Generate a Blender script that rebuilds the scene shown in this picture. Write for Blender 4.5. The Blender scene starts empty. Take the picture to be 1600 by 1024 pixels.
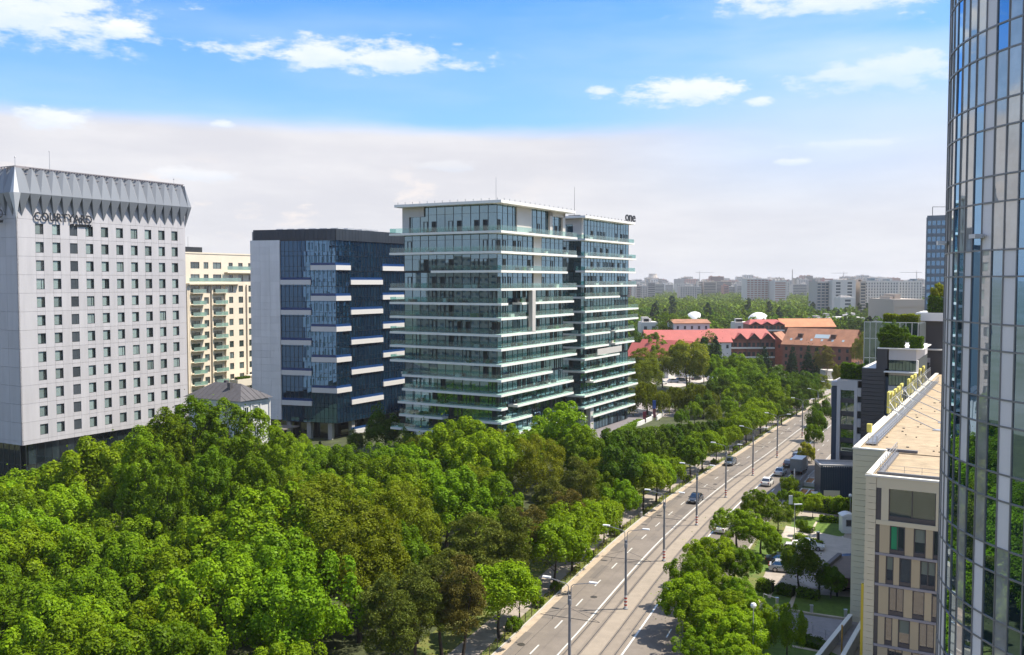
import bpy, math, random
import numpy as np
from mathutils import Vector, Matrix

# ---------------------------------------------------------------- camera, sky, sun, exposure
F, H, HOR = 1450.0, 38.0, 440.0
PITCH = math.atan((512 - HOR) / F)
sc = bpy.context.scene
cam_d = bpy.data.cameras.new('camera')
cam = bpy.data.objects.new('camera', cam_d)
sc.collection.objects.link(cam)
cam.location = (0, 0, H)
cam.rotation_euler = (math.pi / 2 - PITCH, 0, 0)
cam_d.sensor_width = 36
cam_d.lens = 36 * F / 1600
cam_d.clip_start = 0.5
cam_d.clip_end = 30000
sc.camera = cam

SUN_EL, SUN_AZ = math.radians(58), math.radians(84)      # azimuth from +Y towards +X
world = bpy.data.worlds.new("World")
sc.world = world
world.use_nodes = True

def build_sky():
    nt = world.node_tree
    nt.nodes.clear()
    N, L = nt.nodes.new, nt.links.new
    out = N('ShaderNodeOutputWorld'); bg = N('ShaderNodeBackground')
    bg.inputs['Strength'].default_value = 0.094
    L(bg.outputs[0], out.inputs['Surface'])
    sky = N('ShaderNodeTexSky'); sky.sky_type = 'NISHITA'; sky.sun_disc = False
    sky.sun_elevation = SUN_EL; sky.sun_rotation = SUN_AZ
    sky.altitude = 100; sky.air_density = 1.0; sky.dust_density = 0.6; sky.ozone_density = 2.0
    def M(op, a, b=None, clamp=False):
        n = N('ShaderNodeMath'); n.operation = op; n.use_clamp = clamp
        for i, v in enumerate((a, b)):
            if v is None: continue
            if isinstance(v, (int, float)): n.inputs[i].default_value = v
            else: L(v, n.inputs[i])
        return n.outputs[0]
    def ramp(v, a, b, smooth=True):
        n = N('ShaderNodeMapRange'); n.interpolation_type = 'SMOOTHSTEP' if smooth else 'LINEAR'
        L(v, n.inputs['Value']); n.inputs['From Min'].default_value = a; n.inputs['From Max'].default_value = b
        return n.outputs['Result']
    def mix(f, a, b, blend='MIX'):
        n = N('ShaderNodeMix'); n.data_type = 'RGBA'; n.blend_type = blend
        if isinstance(f, (int, float)): n.inputs[0].default_value = f
        else: L(f, n.inputs[0])
        for k, v in ((6, a), (7, b)):
            if isinstance(v, tuple): n.inputs[k].default_value = (*v, 1)
            else: L(v, n.inputs[k])
        return n.outputs[2]
    tc = N('ShaderNodeTexCoord'); sep = N('ShaderNodeSeparateXYZ'); L(tc.outputs['Generated'], sep.inputs[0])
    x, y, z = sep.outputs
    az = M('ARCTAN2', x, y)                       # radians, 0 = along +Y
    hyp = M('SQRT', M('ADD', M('MULTIPLY', x, x), M('MULTIPLY', y, y)))
    el = M('ARCTAN2', z, hyp)
    comb = N('ShaderNodeCombineXYZ'); L(az, comb.inputs[0]); L(M('MULTIPLY', el, 2.6), comb.inputs[1])
    def noise(scale, detail, rough=.55, vec=None, off=(0, 0, 0)):
        mp = N('ShaderNodeMapping'); L(vec or comb.outputs[0], mp.inputs[0]); mp.inputs['Location'].default_value = off
        n = N('ShaderNodeTexNoise'); L(mp.outputs[0], n.inputs['Vector'])
        n.inputs['Scale'].default_value = scale; n.inputs['Detail'].default_value = detail; n.inputs['Roughness'].default_value = rough
        return n.outputs['Fac']
    # clear sky, a little richer in blue as the photograph shows it
    col = mix(1.0, sky.outputs[0], (0.40, 0.93, 1.42), 'MULTIPLY')
    # thin high haze streaks, then a broad veil of cloud along the whole horizon
    wide = N('ShaderNodeCombineXYZ'); L(M('MULTIPLY', az, .8), wide.inputs[0]); L(M('MULTIPLY', el, 4.0), wide.inputs[1])
    cirrus = ramp(noise(3.2, 5, .5, wide.outputs[0], (3.1, 1.7, 0)), .40, .78)
    thicker = ramp(az, -.12, .5)
    col = mix(M('MULTIPLY', cirrus, M('ADD', .28, M('MULTIPLY', thicker, .5))), col, (5.2, 6.1, 7.6))
    low = M('MULTIPLY', ramp(el, .34, .12), M('ADD', .34, M('MULTIPLY', thicker, .40)))
    col = mix(low, col, (4.3, 5.4, 7.4))
    edge = M('ADD', el, M('MULTIPLY', M('SUBTRACT', noise(2.6, 5, .6, wide.outputs[0]), .5), .035))
    right = ramp(az, .02, .34)
    hard = ramp(edge, .171, .148); soft = M('MULTIPLY', ramp(edge, .235, .05), .93)
    veil = M('ADD', M('MULTIPLY', hard, M('SUBTRACT', .965, right)), M('MULTIPLY', soft, right), True)
    vcol = mix(ramp(noise(5, 5, .6, wide.outputs[0], (8, 2, 0)), .35, .7), (5.05, 5.0, 5.3), (5.8, 5.7, 5.85))
    col = mix(veil, col, vcol)
    # puffs lying low over the city inside the veil
    puff = noise(13, 6, .6, None, (2.3, .4, 0))
    pm = M('MULTIPLY', ramp(puff, .53, .66), M('MULTIPLY', ramp(el, .03, .07), ramp(el, .135, .095)))
    col = mix(M('MULTIPLY', M('MULTIPLY', pm, ramp(az, .1, -.12)), .85), col, (6.3, 5.9, 5.8))
    # single fair-weather clouds: (px, py, half width, half height, strength) turned into directions
    n1 = noise(22, 7, .62); n2 = noise(70, 4, .6, None, (5, 5, 0))
    rag = M('ADD', M('MULTIPLY', M('SUBTRACT', n1, .5), 3.3), M('MULTIPLY', M('SUBTRACT', n2, .5), .55))
    shade = noise(30, 5, .6, None, (0, .02, 1))
    for px, py, rw, rh, s in [(60, 22, 150, 46, 1), (196, 48, 26, 17, 1), (560, 92, 190, 25, 1), (1068, 148, 84, 24, 1),
                              (940, 147, 24, 11, .9), (1180, 160, 22, 9, .9), (1330, 0, 190, 22, .95), (1390, 112, 130, 30, .62),
                              (95, 186, 46, 17, .9), (356, 197, 18, 7, .8), (1232, 254, 26, 6, .6), (300, 272, 60, 12, .55),
                              (700, 262, 60, 9, .35), (1330, 226, 90, 8, .35),
                              (-700, -90, 300, 60, .9), (2300, -60, 260, 50, .9), (-1500, 60, 240, 40, .9), (3100, 90, 240, 40, .9)]:
        a0 = math.atan((px - 800) / F) if abs(px - 800) < 1500 else (px - 800) / F * .62
        e0 = math.atan((HOR - py) / F) * math.cos(max(-.9, min(.9, a0)))
        ra, re_ = rw / F, rh / F * .95
        dx = M('DIVIDE', M('SUBTRACT', az, a0), ra)
        dy_ = M('DIVIDE', M('SUBTRACT', el, e0 - re_ * .15), re_)
        below = M('MULTIPLY', M('LESS_THAN', dy_, 0), .25)          # flat cloud bases
        dy_ = M('MULTIPLY', dy_, M('ADD', 1.0, below))
        d = M('SQRT', M('ADD', M('MULTIPLY', dx, dx), M('MULTIPLY', dy_, dy_)))
        m = M('MULTIPLY', ramp(M('ADD', d, rag), 1.25, .42), s * .86)
        lit = M('ADD', M('MULTIPLY', dy_, .35), M('MULTIPLY', shade, 1.0))
        ccol = mix(ramp(lit, .1, .75), (5.3, 6.0, 7.0), (6.6, 6.8, 7.1))
        col = mix(m, col, ccol)
    # unseen broken cloud overhead and behind, widened and brightened to lift the shade
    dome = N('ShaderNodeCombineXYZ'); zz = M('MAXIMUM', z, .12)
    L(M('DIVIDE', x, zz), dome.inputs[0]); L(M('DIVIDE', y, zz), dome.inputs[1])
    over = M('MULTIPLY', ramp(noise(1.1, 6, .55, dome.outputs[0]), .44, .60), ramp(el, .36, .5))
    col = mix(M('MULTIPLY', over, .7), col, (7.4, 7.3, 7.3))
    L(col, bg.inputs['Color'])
build_sky()

sun_d = bpy.data.lights.new('sun', 'SUN')
sun_d.energy = 4.9
sun_d.angle = math.radians(0.6)
sun_d.color = (1.0, 0.92, 0.79)
sun = bpy.data.objects.new('sun', sun_d)
sc.collection.objects.link(sun)
sdir = Vector((math.sin(SUN_AZ) * math.cos(SUN_EL), math.cos(SUN_AZ) * math.cos(SUN_EL), math.sin(SUN_EL)))
sun.rotation_euler = sdir.to_track_quat('Z', 'Y').to_euler()
sun.location = (80, 0, 150)

sc.view_settings.view_transform = 'Standard'
sc.view_settings.look = 'None'
sc.view_settings.exposure = 0.75
sc.view_settings.gamma = 1
sc.view_settings.use_curve_mapping = False
sc.cycles.use_denoising = True
sc.cycles.max_bounces = 8
sc.cycles.diffuse_bounces = 3
sc.cycles.glossy_bounces = 3
sc.cycles.transmission_bounces = 4
sc.cycles.transparent_max_bounces = 16
sc.cycles.volume_bounces = 0
sc.cycles.caustics_reflective = False
sc.cycles.caustics_refractive = False

# ---------------------------------------------------------------- measuring the place
def ray(px, py):
    u = (px - 800) / F; v = (512 - py) / F
    return Vector((u, math.cos(PITCH) + v * math.sin(PITCH), -math.sin(PITCH) + v * math.cos(PITCH)))
def G(px, py, z=0.0):
    "point of the horizontal plane at height z on the line of sight"
    d = ray(px, py); t = (z - H) / d.z
    return Vector((d.x * t, d.y * t, z))
def PD(px, py, D):
    "point at depth D on the line of sight"
    d = ray(px, py); t = D / d.y
    return Vector((d.x * t, D, H + d.z * t))
def ZD(py, D): return PD(800, py, D).z

# ---------------------------------------------------------------- materials
MATS = {}
def mat(name, col, rough=.7, metal=0.0, var=0.0, vscale=1.0, bump=0.0, bscale=20.0, spec=None, rnd=0.0, ior=None, col2=None, stretch=None):
    if name in MATS: return MATS[name]
    m = bpy.data.materials.new(name); m.use_nodes = True
    nt = m.node_tree; N, L = nt.nodes.new, nt.links.new
    b = nt.nodes['Principled BSDF']
    b.inputs['Base Color'].default_value = (*col, 1)
    b.inputs['Roughness'].default_value = rough
    b.inputs['Metallic'].default_value = metal
    if spec is not None: b.inputs['Specular IOR Level'].default_value = spec
    if ior: b.inputs['IOR'].default_value = ior
    geo = None; out = None
    if var or bump:
        geo = N('ShaderNodeNewGeometry'); mp = N('ShaderNodeMapping'); L(geo.outputs['Position'], mp.inputs[0])
        if stretch: mp.inputs['Scale'].default_value = stretch
    if var:
        n = N('ShaderNodeTexNoise'); n.inputs['Scale'].default_value = vscale; n.inputs['Detail'].default_value = 6; n.inputs['Roughness'].default_value = .65
        L(mp.outputs[0], n.inputs['Vector'])
        mx = N('ShaderNodeMix'); mx.data_type = 'RGBA'
        r = N('ShaderNodeMapRange'); r.inputs['From Min'].default_value = .3; r.inputs['From Max'].default_value = .7; L(n.outputs['Fac'], r.inputs['Value'])
        L(r.outputs[0], mx.inputs[0])
        c2 = col2 or tuple(min(1, c * (1 + var)) for c in col); c1 = col if col2 else tuple(c * (1 - var) for c in col)
        mx.inputs[6].default_value = (*c1, 1); mx.inputs[7].default_value = (*c2, 1)
        out = mx.outputs[2]
    if rnd:
        oi = N('ShaderNodeObjectInfo'); g2 = N('ShaderNodeNewGeometry')
        ad = N('ShaderNodeMath'); ad.operation = 'ADD'; L(oi.outputs['Random'], ad.inputs[0]); L(g2.outputs['Random Per Island'], ad.inputs[1])
        fr = N('ShaderNodeMath'); fr.operation = 'FRACT'; L(ad.outputs[0], fr.inputs[0])
        r = N('ShaderNodeMapRange'); r.inputs['To Min'].default_value = 1 - rnd; r.inputs['To Max'].default_value = 1 + rnd; L(fr.outputs[0], r.inputs['Value'])
        ms = N('ShaderNodeVectorMath'); ms.operation = 'SCALE'; L(r.outputs[0], ms.inputs['Scale'])
        if out: L(out, ms.inputs[0])
        else: ms.inputs[0].default_value = col
        out = ms.outputs[0]
    if out: L(out, b.inputs['Base Color'])
    if bump:
        n = N('ShaderNodeTexNoise'); n.inputs['Scale'].default_value = bscale; n.inputs['Detail'].default_value = 4; L(mp.outputs[0], n.inputs['Vector'])
        bp = N('ShaderNodeBump'); bp.inputs['Strength'].default_value = bump; bp.inputs['Distance'].default_value = .05
        L(n.outputs['Fac'], bp.inputs['Height']); L(bp.outputs[0], b.inputs['Normal'])
    MATS[name] = m
    return m

def leaf_mat(name, dark, light, trans=.35, hue=.06):
    m = bpy.data.materials.new(name); m.use_nodes = True
    nt = m.node_tree; nt.nodes.clear(); N, L = nt.nodes.new, nt.links.new
    out = N('ShaderNodeOutputMaterial')
    oi = N('ShaderNodeObjectInfo'); g = N('ShaderNodeNewGeometry')
    mx = N('ShaderNodeMix'); mx.data_type = 'RGBA'; L(g.outputs['Random Per Island'], mx.inputs[0])
    mx.inputs[6].default_value = (*dark, 1); mx.inputs[7].default_value = (*light, 1)
    hs = N('ShaderNodeHueSaturation'); L(mx.outputs[2], hs.inputs['Color'])
    r1 = N('ShaderNodeMapRange'); L(oi.outputs['Random'], r1.inputs[0]); r1.inputs['To Min'].default_value = .5 - hue * .16; r1.inputs['To Max'].default_value = .5 + hue * .22
    L(r1.outputs[0], hs.inputs['Hue'])
    wn = N('ShaderNodeTexWhiteNoise'); wn.noise_dimensions = '1D'; L(oi.outputs['Random'], wn.inputs['W'])
    r2 = N('ShaderNodeMapRange'); L(wn.outputs['Value'], r2.inputs[0]); r2.inputs['To Min'].default_value = .72; r2.inputs['To Max'].default_value = 1.2
    L(r2.outputs[0], hs.inputs['Value'])
    d = N('ShaderNodeBsdfDiffuse'); t = N('ShaderNodeBsdfTranslucent'); L(hs.outputs[0], d.inputs[0])
    br = N('ShaderNodeMix'); br.data_type = 'RGBA'; br.blend_type = 'MULTIPLY'; br.inputs[0].default_value = 1; L(hs.outputs[0], br.inputs[6]); br.inputs[7].default_value = (1.7, 1.5, .35, 1)
    L(br.outputs[2], t.inputs[0])
    s = N('ShaderNodeMixShader'); s.inputs[0].default_value = trans; L(d.outputs[0], s.inputs[1]); L(t.outputs[0], s.inputs[2])
    gl = N('ShaderNodeBsdfGlossy'); gl.inputs['Roughness'].default_value = .45
    s2 = N('ShaderNodeMixShader'); s2.inputs[0].default_value = .006; L(s.outputs[0], s2.inputs[1]); L(gl.outputs[0], s2.inputs[2])
    L(s2.outputs[0], out.inputs[0])
    MATS[name] = m
    return m

def schlick(N, L):
    "two-sided fresnel: the same from either side of a pane"
    w = N('ShaderNodeLayerWeight'); w.inputs['Blend'].default_value = .5
    p = N('ShaderNodeMath'); p.operation = 'POWER'; L(w.outputs['Facing'], p.inputs[0]); p.inputs[1].default_value = 4.0
    m = N('ShaderNodeMath'); m.operation = 'MULTIPLY_ADD'; L(p.outputs[0], m.inputs[0]); m.inputs[1].default_value = .9; m.inputs[2].default_value = .035
    return m
def clear_glass(name, tint, gloss=.18, pale=0.0, rough=.02, ior=1.5):
    "see-through pane: tinted transparency with a fresnel mirror on top"
    m = bpy.data.materials.new(name); m.use_nodes = True
    nt = m.node_tree; nt.nodes.clear(); N, L = nt.nodes.new, nt.links.new
    out = N('ShaderNodeOutputMaterial'); t = N('ShaderNodeBsdfTransparent'); t.inputs[0].default_value = (*tint, 1)
    base = t.outputs[0]
    if pale:
        d = N('ShaderNodeBsdfDiffuse'); d.inputs[0].default_value = (.55, .72, .70, 1)
        mx = N('ShaderNodeMixShader'); mx.inputs[0].default_value = pale; L(base, mx.inputs[1]); L(d.outputs[0], mx.inputs[2]); base = mx.outputs[0]
    g = N('ShaderNodeBsdfGlossy'); g.inputs['Roughness'].default_value = rough
    lw = schlick(N, L)
    a = N('ShaderNodeMath'); a.operation = 'ADD'; a.use_clamp = True; L(lw.outputs[0], a.inputs[0]); a.inputs[1].default_value = gloss
    s = N('ShaderNodeMixShader'); L(a.outputs[0], s.inputs[0]); L(base, s.inputs[1]); L(g.outputs[0], s.inputs[2])
    L(s.outputs[0], out.inputs[0]); MATS[name] = m
    return m

def coated_glass(name, inner, inner2, refl, tint=(1, 1, 1), wave=.0, rough=.015, thresh=.5):
    "opaque-looking coated facade glass: a mirror of fixed strength over dark or curtained rooms; each pane a little different"
    m = bpy.data.materials.new(name); m.use_nodes = True
    nt = m.node_tree; nt.nodes.clear(); N, L = nt.nodes.new, nt.links.new
    out = N('ShaderNodeOutputMaterial')
    oi = N('ShaderNodeObjectInfo'); g2 = N('ShaderNodeNewGeometry')
    ad = N('ShaderNodeMath'); ad.operation = 'ADD'; L(oi.outputs['Random'], ad.inputs[0]); L(g2.outputs['Random Per Island'], ad.inputs[1])
    fr = N('ShaderNodeMath'); fr.operation = 'FRACT'; L(ad.outputs[0], fr.inputs[0])
    rp = N('ShaderNodeMapRange'); L(fr.outputs[0], rp.inputs[0]); rp.inputs['From Min'].default_value = thresh; rp.inputs['From Max'].default_value = 1.0
    # rooms behind: blurred shapes seen through the pane
    no = N('ShaderNodeTexNoise'); no.inputs['Scale'].default_value = .9; no.inputs['Detail'].default_value = 3; L(g2.outputs['Position'], no.inputs['Vector'])
    nr = N('ShaderNodeMapRange'); L(no.outputs['Fac'], nr.inputs[0]); nr.inputs['From Min'].default_value = .35; nr.inputs['From Max'].default_value = .7; nr.inputs['To Min'].default_value = .8; nr.inputs['To Max'].default_value = 1.2
    mx = N('ShaderNodeMix'); mx.data_type = 'RGBA'; L(rp.outputs[0], mx.inputs[0]); mx.inputs[6].default_value = (*inner, 1); mx.inputs[7].default_value = (*inner2, 1)
    sc_ = N('ShaderNodeVectorMath'); sc_.operation = 'SCALE'; L(mx.outputs[2], sc_.inputs[0]); L(nr.outputs[0], sc_.inputs['Scale'])
    d = N('ShaderNodeBsdfDiffuse'); L(sc_.outputs[0], d.inputs[0])
    g = N('ShaderNodeBsdfGlossy'); g.inputs['Roughness'].default_value = rough; g.inputs['Color'].default_value = (*tint, 1)
    fz = schlick(N, L)
    a = N('ShaderNodeMath'); a.operation = 'ADD'; a.use_clamp = True; L(fz.outputs[0], a.inputs[0]); a.inputs[1].default_value = refl
    s = N('ShaderNodeMixShader'); L(a.outputs[0], s.inputs[0]); L(d.outputs[0], s.inputs[1]); L(g.outputs[0], s.inputs[2])
    if wave:
        n = N('ShaderNodeTexNoise'); n.inputs['Scale'].default_value = .55; n.inputs['Detail'].default_value = 1; L(g2.outputs['Position'], n.inputs['Vector'])
        bp = N('ShaderNodeBump'); bp.inputs['Strength'].default_value = wave; bp.inputs['Distance'].default_value = .05
        L(n.outputs['Fac'], bp.inputs['Height']); L(bp.outputs[0], g.inputs['Normal'])
    L(s.outputs[0], out.inputs[0]); MATS[name] = m
    return m

# ---------------------------------------------------------------- mesh and object helpers
COL = sc.collection
class Fr:
    "wall frame: u along the wall, n outwards, z up"
    def __init__(s, o, e, n=None):
        s.o = Vector((o[0], o[1])); s.e = Vector(e).normalized(); s.n = Vector(n).normalized() if n is not None else Vector((s.e.y, -s.e.x))
    def p(s, u, n, z):
        q = s.o + s.e * u + s.n * n
        return Vector((q.x, q.y, z))
    def solve(s, px, n=0.0, py=440):
        r = ray(px, py); k = r.x / r.y
        o = s.o + s.n * n
        return (k * o.y - o.x) / (s.e.x - k * s.e.y)
    @property
    def ang(s): return math.atan2(s.e.y, s.e.x)
WORLD = Fr((0, 0), (1, 0), (0, 1))

class MB:
    def __init__(s): s.v = []; s.f = []; s.m = []
    def quad(s, pts, mi=0):
        k = len(s.v); s.v += [tuple(p) for p in pts]; s.f.append(tuple(range(k, k + len(pts)))); s.m.append(mi); return s
    def box(s, fr, u0, u1, n0, n1, z0, z1, mi=0):
        k = len(s.v)
        for z in (z0, z1):
            for u, n in ((u0, n0), (u1, n0), (u1, n1), (u0, n1)): s.v.append(tuple(fr.p(u, n, z)))
        for q in ((0, 3, 2, 1), (4, 5, 6, 7), (0, 1, 5, 4), (1, 2, 6, 5), (2, 3, 7, 6), (3, 0, 4, 7)):
            s.f.append(tuple(k + i for i in q)); s.m.append(mi)
        return s
    def prism(s, pts, z0, z1, mi=0):
        k = len(s.v); n = len(pts)
        for z in (z0, z1):
            for p in pts: s.v.append((p[0], p[1], z))
        s.f.append(tuple(range(k + n - 1, k - 1, -1))); s.f.append(tuple(range(k + n, k + 2 * n))); s.m += [mi, mi]
        for i in range(n):
            j = (i + 1) % n; s.f.append((k + i, k + j, k + n + j, k + n + i)); s.m.append(mi)
        return s
    def tube(s, a, b, r0, r1=None, seg=8, mi=0, cap=True):
        a = Vector(a); b = Vector(b); r1 = r0 if r1 is None else r1
        d = (b - a).normalized(); x = d.orthogonal().normalized(); y = d.cross(x)
        k = len(s.v)
        for c, r in ((a, r0), (b, r1)):
            for i in range(seg):
                t = 2 * math.pi * i / seg; s.v.append(tuple(c + (x * math.cos(t) + y * math.sin(t)) * r))
        for i in range(seg):
            j = (i + 1) % seg; s.f.append((k + i, k + j, k + seg + j, k + seg + i)); s.m.append(mi)
        if cap:
            s.f.append(tuple(k + i for i in range(seg - 1, -1, -1))); s.f.append(tuple(k + seg + i for i in range(seg))); s.m += [mi, mi]
        return s
    def path(s, pts, r, seg=6, mi=0):
        for a, b in zip(pts, pts[1:]): s.tube(a, b, r, r, seg, mi)
        return s
    def lathe(s, c, prof, seg=12, mi=0):
        k = len(s.v); n = len(prof)
        for r, z in prof:
            for i in range(seg):
                t = 2 * math.pi * i / seg; s.v.append((c[0] + r * math.cos(t), c[1] + r * math.sin(t), c[2] + z))
        for q in range(n - 1):
            for i in range(seg):
                j = (i + 1) % seg; s.f.append((k + q * seg + i, k + q * seg + j, k + (q + 1) * seg + j, k + (q + 1) * seg + i)); s.m.append(mi)
        s.f.append(tuple(k + i for i in range(seg - 1, -1, -1))); s.f.append(tuple(k + (n - 1) * seg + i for i in range(seg))); s.m += [mi, mi]
        return s
    def mesh(s, name, mats, off=(0, 0, 0)):
        me = bpy.data.meshes.new(name)
        vs = [(v[0] - off[0], v[1] - off[1], v[2] - off[2]) for v in s.v]
        me.from_pydata(vs, [], s.f)
        if not isinstance(mats, (list, tuple)): mats = [mats]
        for m in mats: me.materials.append(m)
        if len(mats) > 1: me.polygons.foreach_set('material_index', s.m)
        me.update()
        return me
    def build(s, name, mats, parent=None, kind=None, label=None, cat=None, group=None, loc=None):
        "one mesh object; as a part its origin is its thing's origin, as a thing its origin is the foot of its box"
        if parent is not None:
            r = parent
            while r.parent: r = r.parent
            off = r.location; at = (0, 0, 0)
        else:
            a = np.array(s.v); off = loc or ((a[:, 0].min() + a[:, 0].max()) / 2, (a[:, 1].min() + a[:, 1].max()) / 2, a[:, 2].min()); at = off
        o = bpy.data.objects.new(name, s.mesh(name, mats, off)); COL.objects.link(o)
        o.location = at
        if parent is not None: o.parent = parent
        if kind: o['kind'] = kind
        if label: o['label'] = label
        if cat: o['category'] = cat
        if group: o['group'] = group
        return o

def thing(name, label, cat, loc=(0, 0, 0), rz=0.0, group=None):
    o = bpy.data.objects.new(name, None); COL.objects.link(o)
    o.empty_display_size = .5
    o.location = loc; o.rotation_euler = (0, 0, rz)
    o['label'] = label; o['category'] = cat
    if group: o['group'] = group
    return o
def inst(name, me, parent, world_loc=None, rz=0.0, loc=None, scale=None, label=None):
    "a part that shares mesh data"
    o = bpy.data.objects.new(name, me); COL.objects.link(o)
    if world_loc is not None:
        r = parent
        while r.parent: r = r.parent
        o.location = Vector(world_loc) - r.location
    elif loc is not None: o.location = loc
    o.rotation_euler = (0, 0, rz)
    if scale: o.scale = scale
    o.parent = parent
    if label: o['label'] = label
    return o
def children_of():
    d = {}
    for o in COL.objects:
        if o.parent: d.setdefault(o.parent.name, []).append(o)
    return d
def dup(root, kids, loc, rz=0.0, scale=None, label=None, group=None):
    r = root.copy(); COL.objects.link(r); r.location = loc; r.rotation_euler = (0, 0, rz)
    if scale: r.scale = scale if isinstance(scale, (tuple, list)) else (scale,) * 3
    if label: r['label'] = label
    if group: r['group'] = group
    for c in kids.get(root.name, []):
        c2 = c.copy(); COL.objects.link(c2); c2.parent = r
        for g in kids.get(c.name, []):
            g2 = g.copy(); COL.objects.link(g2); g2.parent = c2
    return r
def text_mesh(s, size, depth, m, bold=0.0, spacing=1.0):
    cu = bpy.data.curves.new('lettering', 'FONT'); cu.body = s; cu.size = size; cu.extrude = depth; cu.offset = bold
    cu.space_character = spacing; cu.align_x = 'LEFT'; cu.resolution_u = 3
    o = bpy.data.objects.new('lettering', cu)
    me = bpy.data.meshes.new_from_object(o)
    bpy.data.objects.remove(o); me.materials.clear(); me.materials.append(m)
    return me

D2 = Vector((.492, .870)).normalized()          # the way the avenue side of the buildings runs
D1 = Vector((-D2.y, D2.x))                       # the way their park side runs
# ---------------------------------------------------------------- materials used
white_paint = mat('white_paint', (.74, .73, .70), .5, var=.06, vscale=.4)
slab_white = mat('slab_white', (.80, .77, .71), .55, var=.06, vscale=.3)
slab_under = mat('slab_under', (.42, .41, .39), .7)
dark_metal = mat('dark_metal', (.035, .04, .045), .4, metal=.4)
grey_metal = mat('grey_metal', (.32, .33, .34), .4, metal=.7)
light_metal = mat('light_metal', (.55, .56, .57), .35, metal=.6)
concrete = mat('concrete', (.42, .40, .37), .85, var=.12, vscale=.8, bump=.15)
asphalt = mat('asphalt', (.180, .153, .128), .9, var=.16, vscale=.35, bump=.1, stretch=(1, 1, 1))
asphalt_dark = mat('asphalt_dark', (.06, .058, .058), .9, var=.2, vscale=.4)
track_bed = mat('track_bed', (.235, .196, .156), .9, var=.13, vscale=.5, bump=.1)
gutter = mat('gutter', (.40, .32, .235), .95, var=.18, vscale=.9)
paving = mat('paving', (.32, .275, .23), .9, var=.15, vscale=1.1)
paving_pale = mat('paving_pale', (.40, .36, .32), .9, var=.12, vscale=.6)
lawn = mat('lawn', (.085, .145, .016), .95, var=.3, vscale=.9, bump=.4, bscale=9)
dry_grass = mat('dry_grass', (.17, .155, .04), .95, var=.35, vscale=.7, bump=.4, bscale=9, col2=(.07, .12, .02))
forest_floor = mat('forest_floor', (.045, .055, .018), .95, var=.5, vscale=.3)
paint_white = mat('paint_white', (.62, .61, .57), .7, var=.15, vscale=2)
rail_steel = mat('rail_steel', (.10, .09, .08), .45, metal=.5)
black_letter = mat('black_letter', (.02, .02, .022), .4)
soil_far = mat('soil_far', (.10, .115, .06), .95, var=.35, vscale=.01, col2=(.20, .19, .16))

# ---------------------------------------------------------------- ground
g = MB().quad([(-9000, -600, 0), (9000, -600, 0), (9000, 16000, 0), (-9000, 16000, 0)])
g.build('ground', soil_far, kind='structure')

_nz = [0]
def sheet(name, pts, z, m, kind='structure'):
    _nz[0] += 1; z += .0011 * (_nz[0] % 30)
    return MB().quad([(p[0], p[1], z) for p in pts]).build(name, m, kind=kind)

# ---------------------------------------------------------------- the avenue's centre line
_poles = [G(*q) for q in [(978, 952), (1036, 877), (1088, 821), (1133, 778), (1176, 743), (1215, 716), (1253, 684)]]
_d0 = (_poles[1] - _poles[0])
CL = [_poles[0] - _d0 * 4 + Vector((-3.2, 0, 0)), _poles[0] - _d0 * 3 + Vector((-1.8, 0, 0)), _poles[0] - _d0 * 2 + Vector((-.8, 0, 0)), _poles[0] - _d0 + Vector((-.2, 0, 0))] + _poles
_e = (CL[-1] - CL[-2]).normalized()
for k in range(1, 9): CL.append(CL[-1] + (Matrix.Rotation(-.012 * k, 3, 'Z') @ _e) * 22)
def cr(p0, p1, p2, p3, t):
    return .5 * ((2 * p1) + (-p0 + p2) * t + (2 * p0 - 5 * p1 + 4 * p2 - p3) * t * t + (-p0 + 3 * p1 - 3 * p2 + p3) * t ** 3)
_raw = []
for i in range(1, len(CL) - 2):
    for k in range(20): _raw.append(cr(CL[i - 1], CL[i], CL[i + 1], CL[i + 2], k / 20))
_s = [0.0]
for a, b in zip(_raw, _raw[1:]): _s.append(_s[-1] + (b - a).length)
_rx = np.array([p.x for p in _raw]); _ry = np.array([p.y for p in _raw]); _sa = np.array(_s)
_k = np.ones(31) / 31
_rx = np.convolve(np.pad(_rx, 15, 'reflect', reflect_type='odd'), _k, 'valid'); _ry = np.convolve(np.pad(_ry, 15, 'reflect', reflect_type='odd'), _k, 'valid')
SMAX = _s[-1]
def road(s, off=0.0, z=0.0):
    "off > 0 towards the park"
    x = np.interp(s, _sa, _rx); y = np.interp(s, _sa, _ry)
    x2 = np.interp(s + 2, _sa, _rx); y2 = np.interp(s + 2, _sa, _ry); x1 = np.interp(s - 2, _sa, _rx); y1 = np.interp(s - 2, _sa, _ry)
    t = Vector((x2 - x1, y2 - y1)).normalized()
    return Vector((x - t.y * off, y + t.x * off, z))
def road_ang(s):
    d = road(s + 1) - road(s - 1); return math.atan2(d.y, d.x)
def s_of(p):
    return float(_sa[np.argmin((_rx - p[0]) ** 2 + (_ry - p[1]) ** 2)])
def off_of(p):
    s = s_of(p); c = road(s); a = road_ang(s); d = Vector((p[0] - c.x, p[1] - c.y))
    return -math.sin(a) * d.x + math.cos(a) * d.y
def ribbon(mb, o0, o1, z, s0=2, s1=None, step=3.0, mi=0):
    s1 = s1 or SMAX - 2; n = max(1, int((s1 - s0) / step))
    for i in range(n):
        a = s0 + (s1 - s0) * i / n; b = s0 + (s1 - s0) * (i + 1) / n
        mb.quad([road(a, o1, z), road(a, o0, z), road(b, o0, z), road(b, o1, z)], mi)
    return mb
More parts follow.
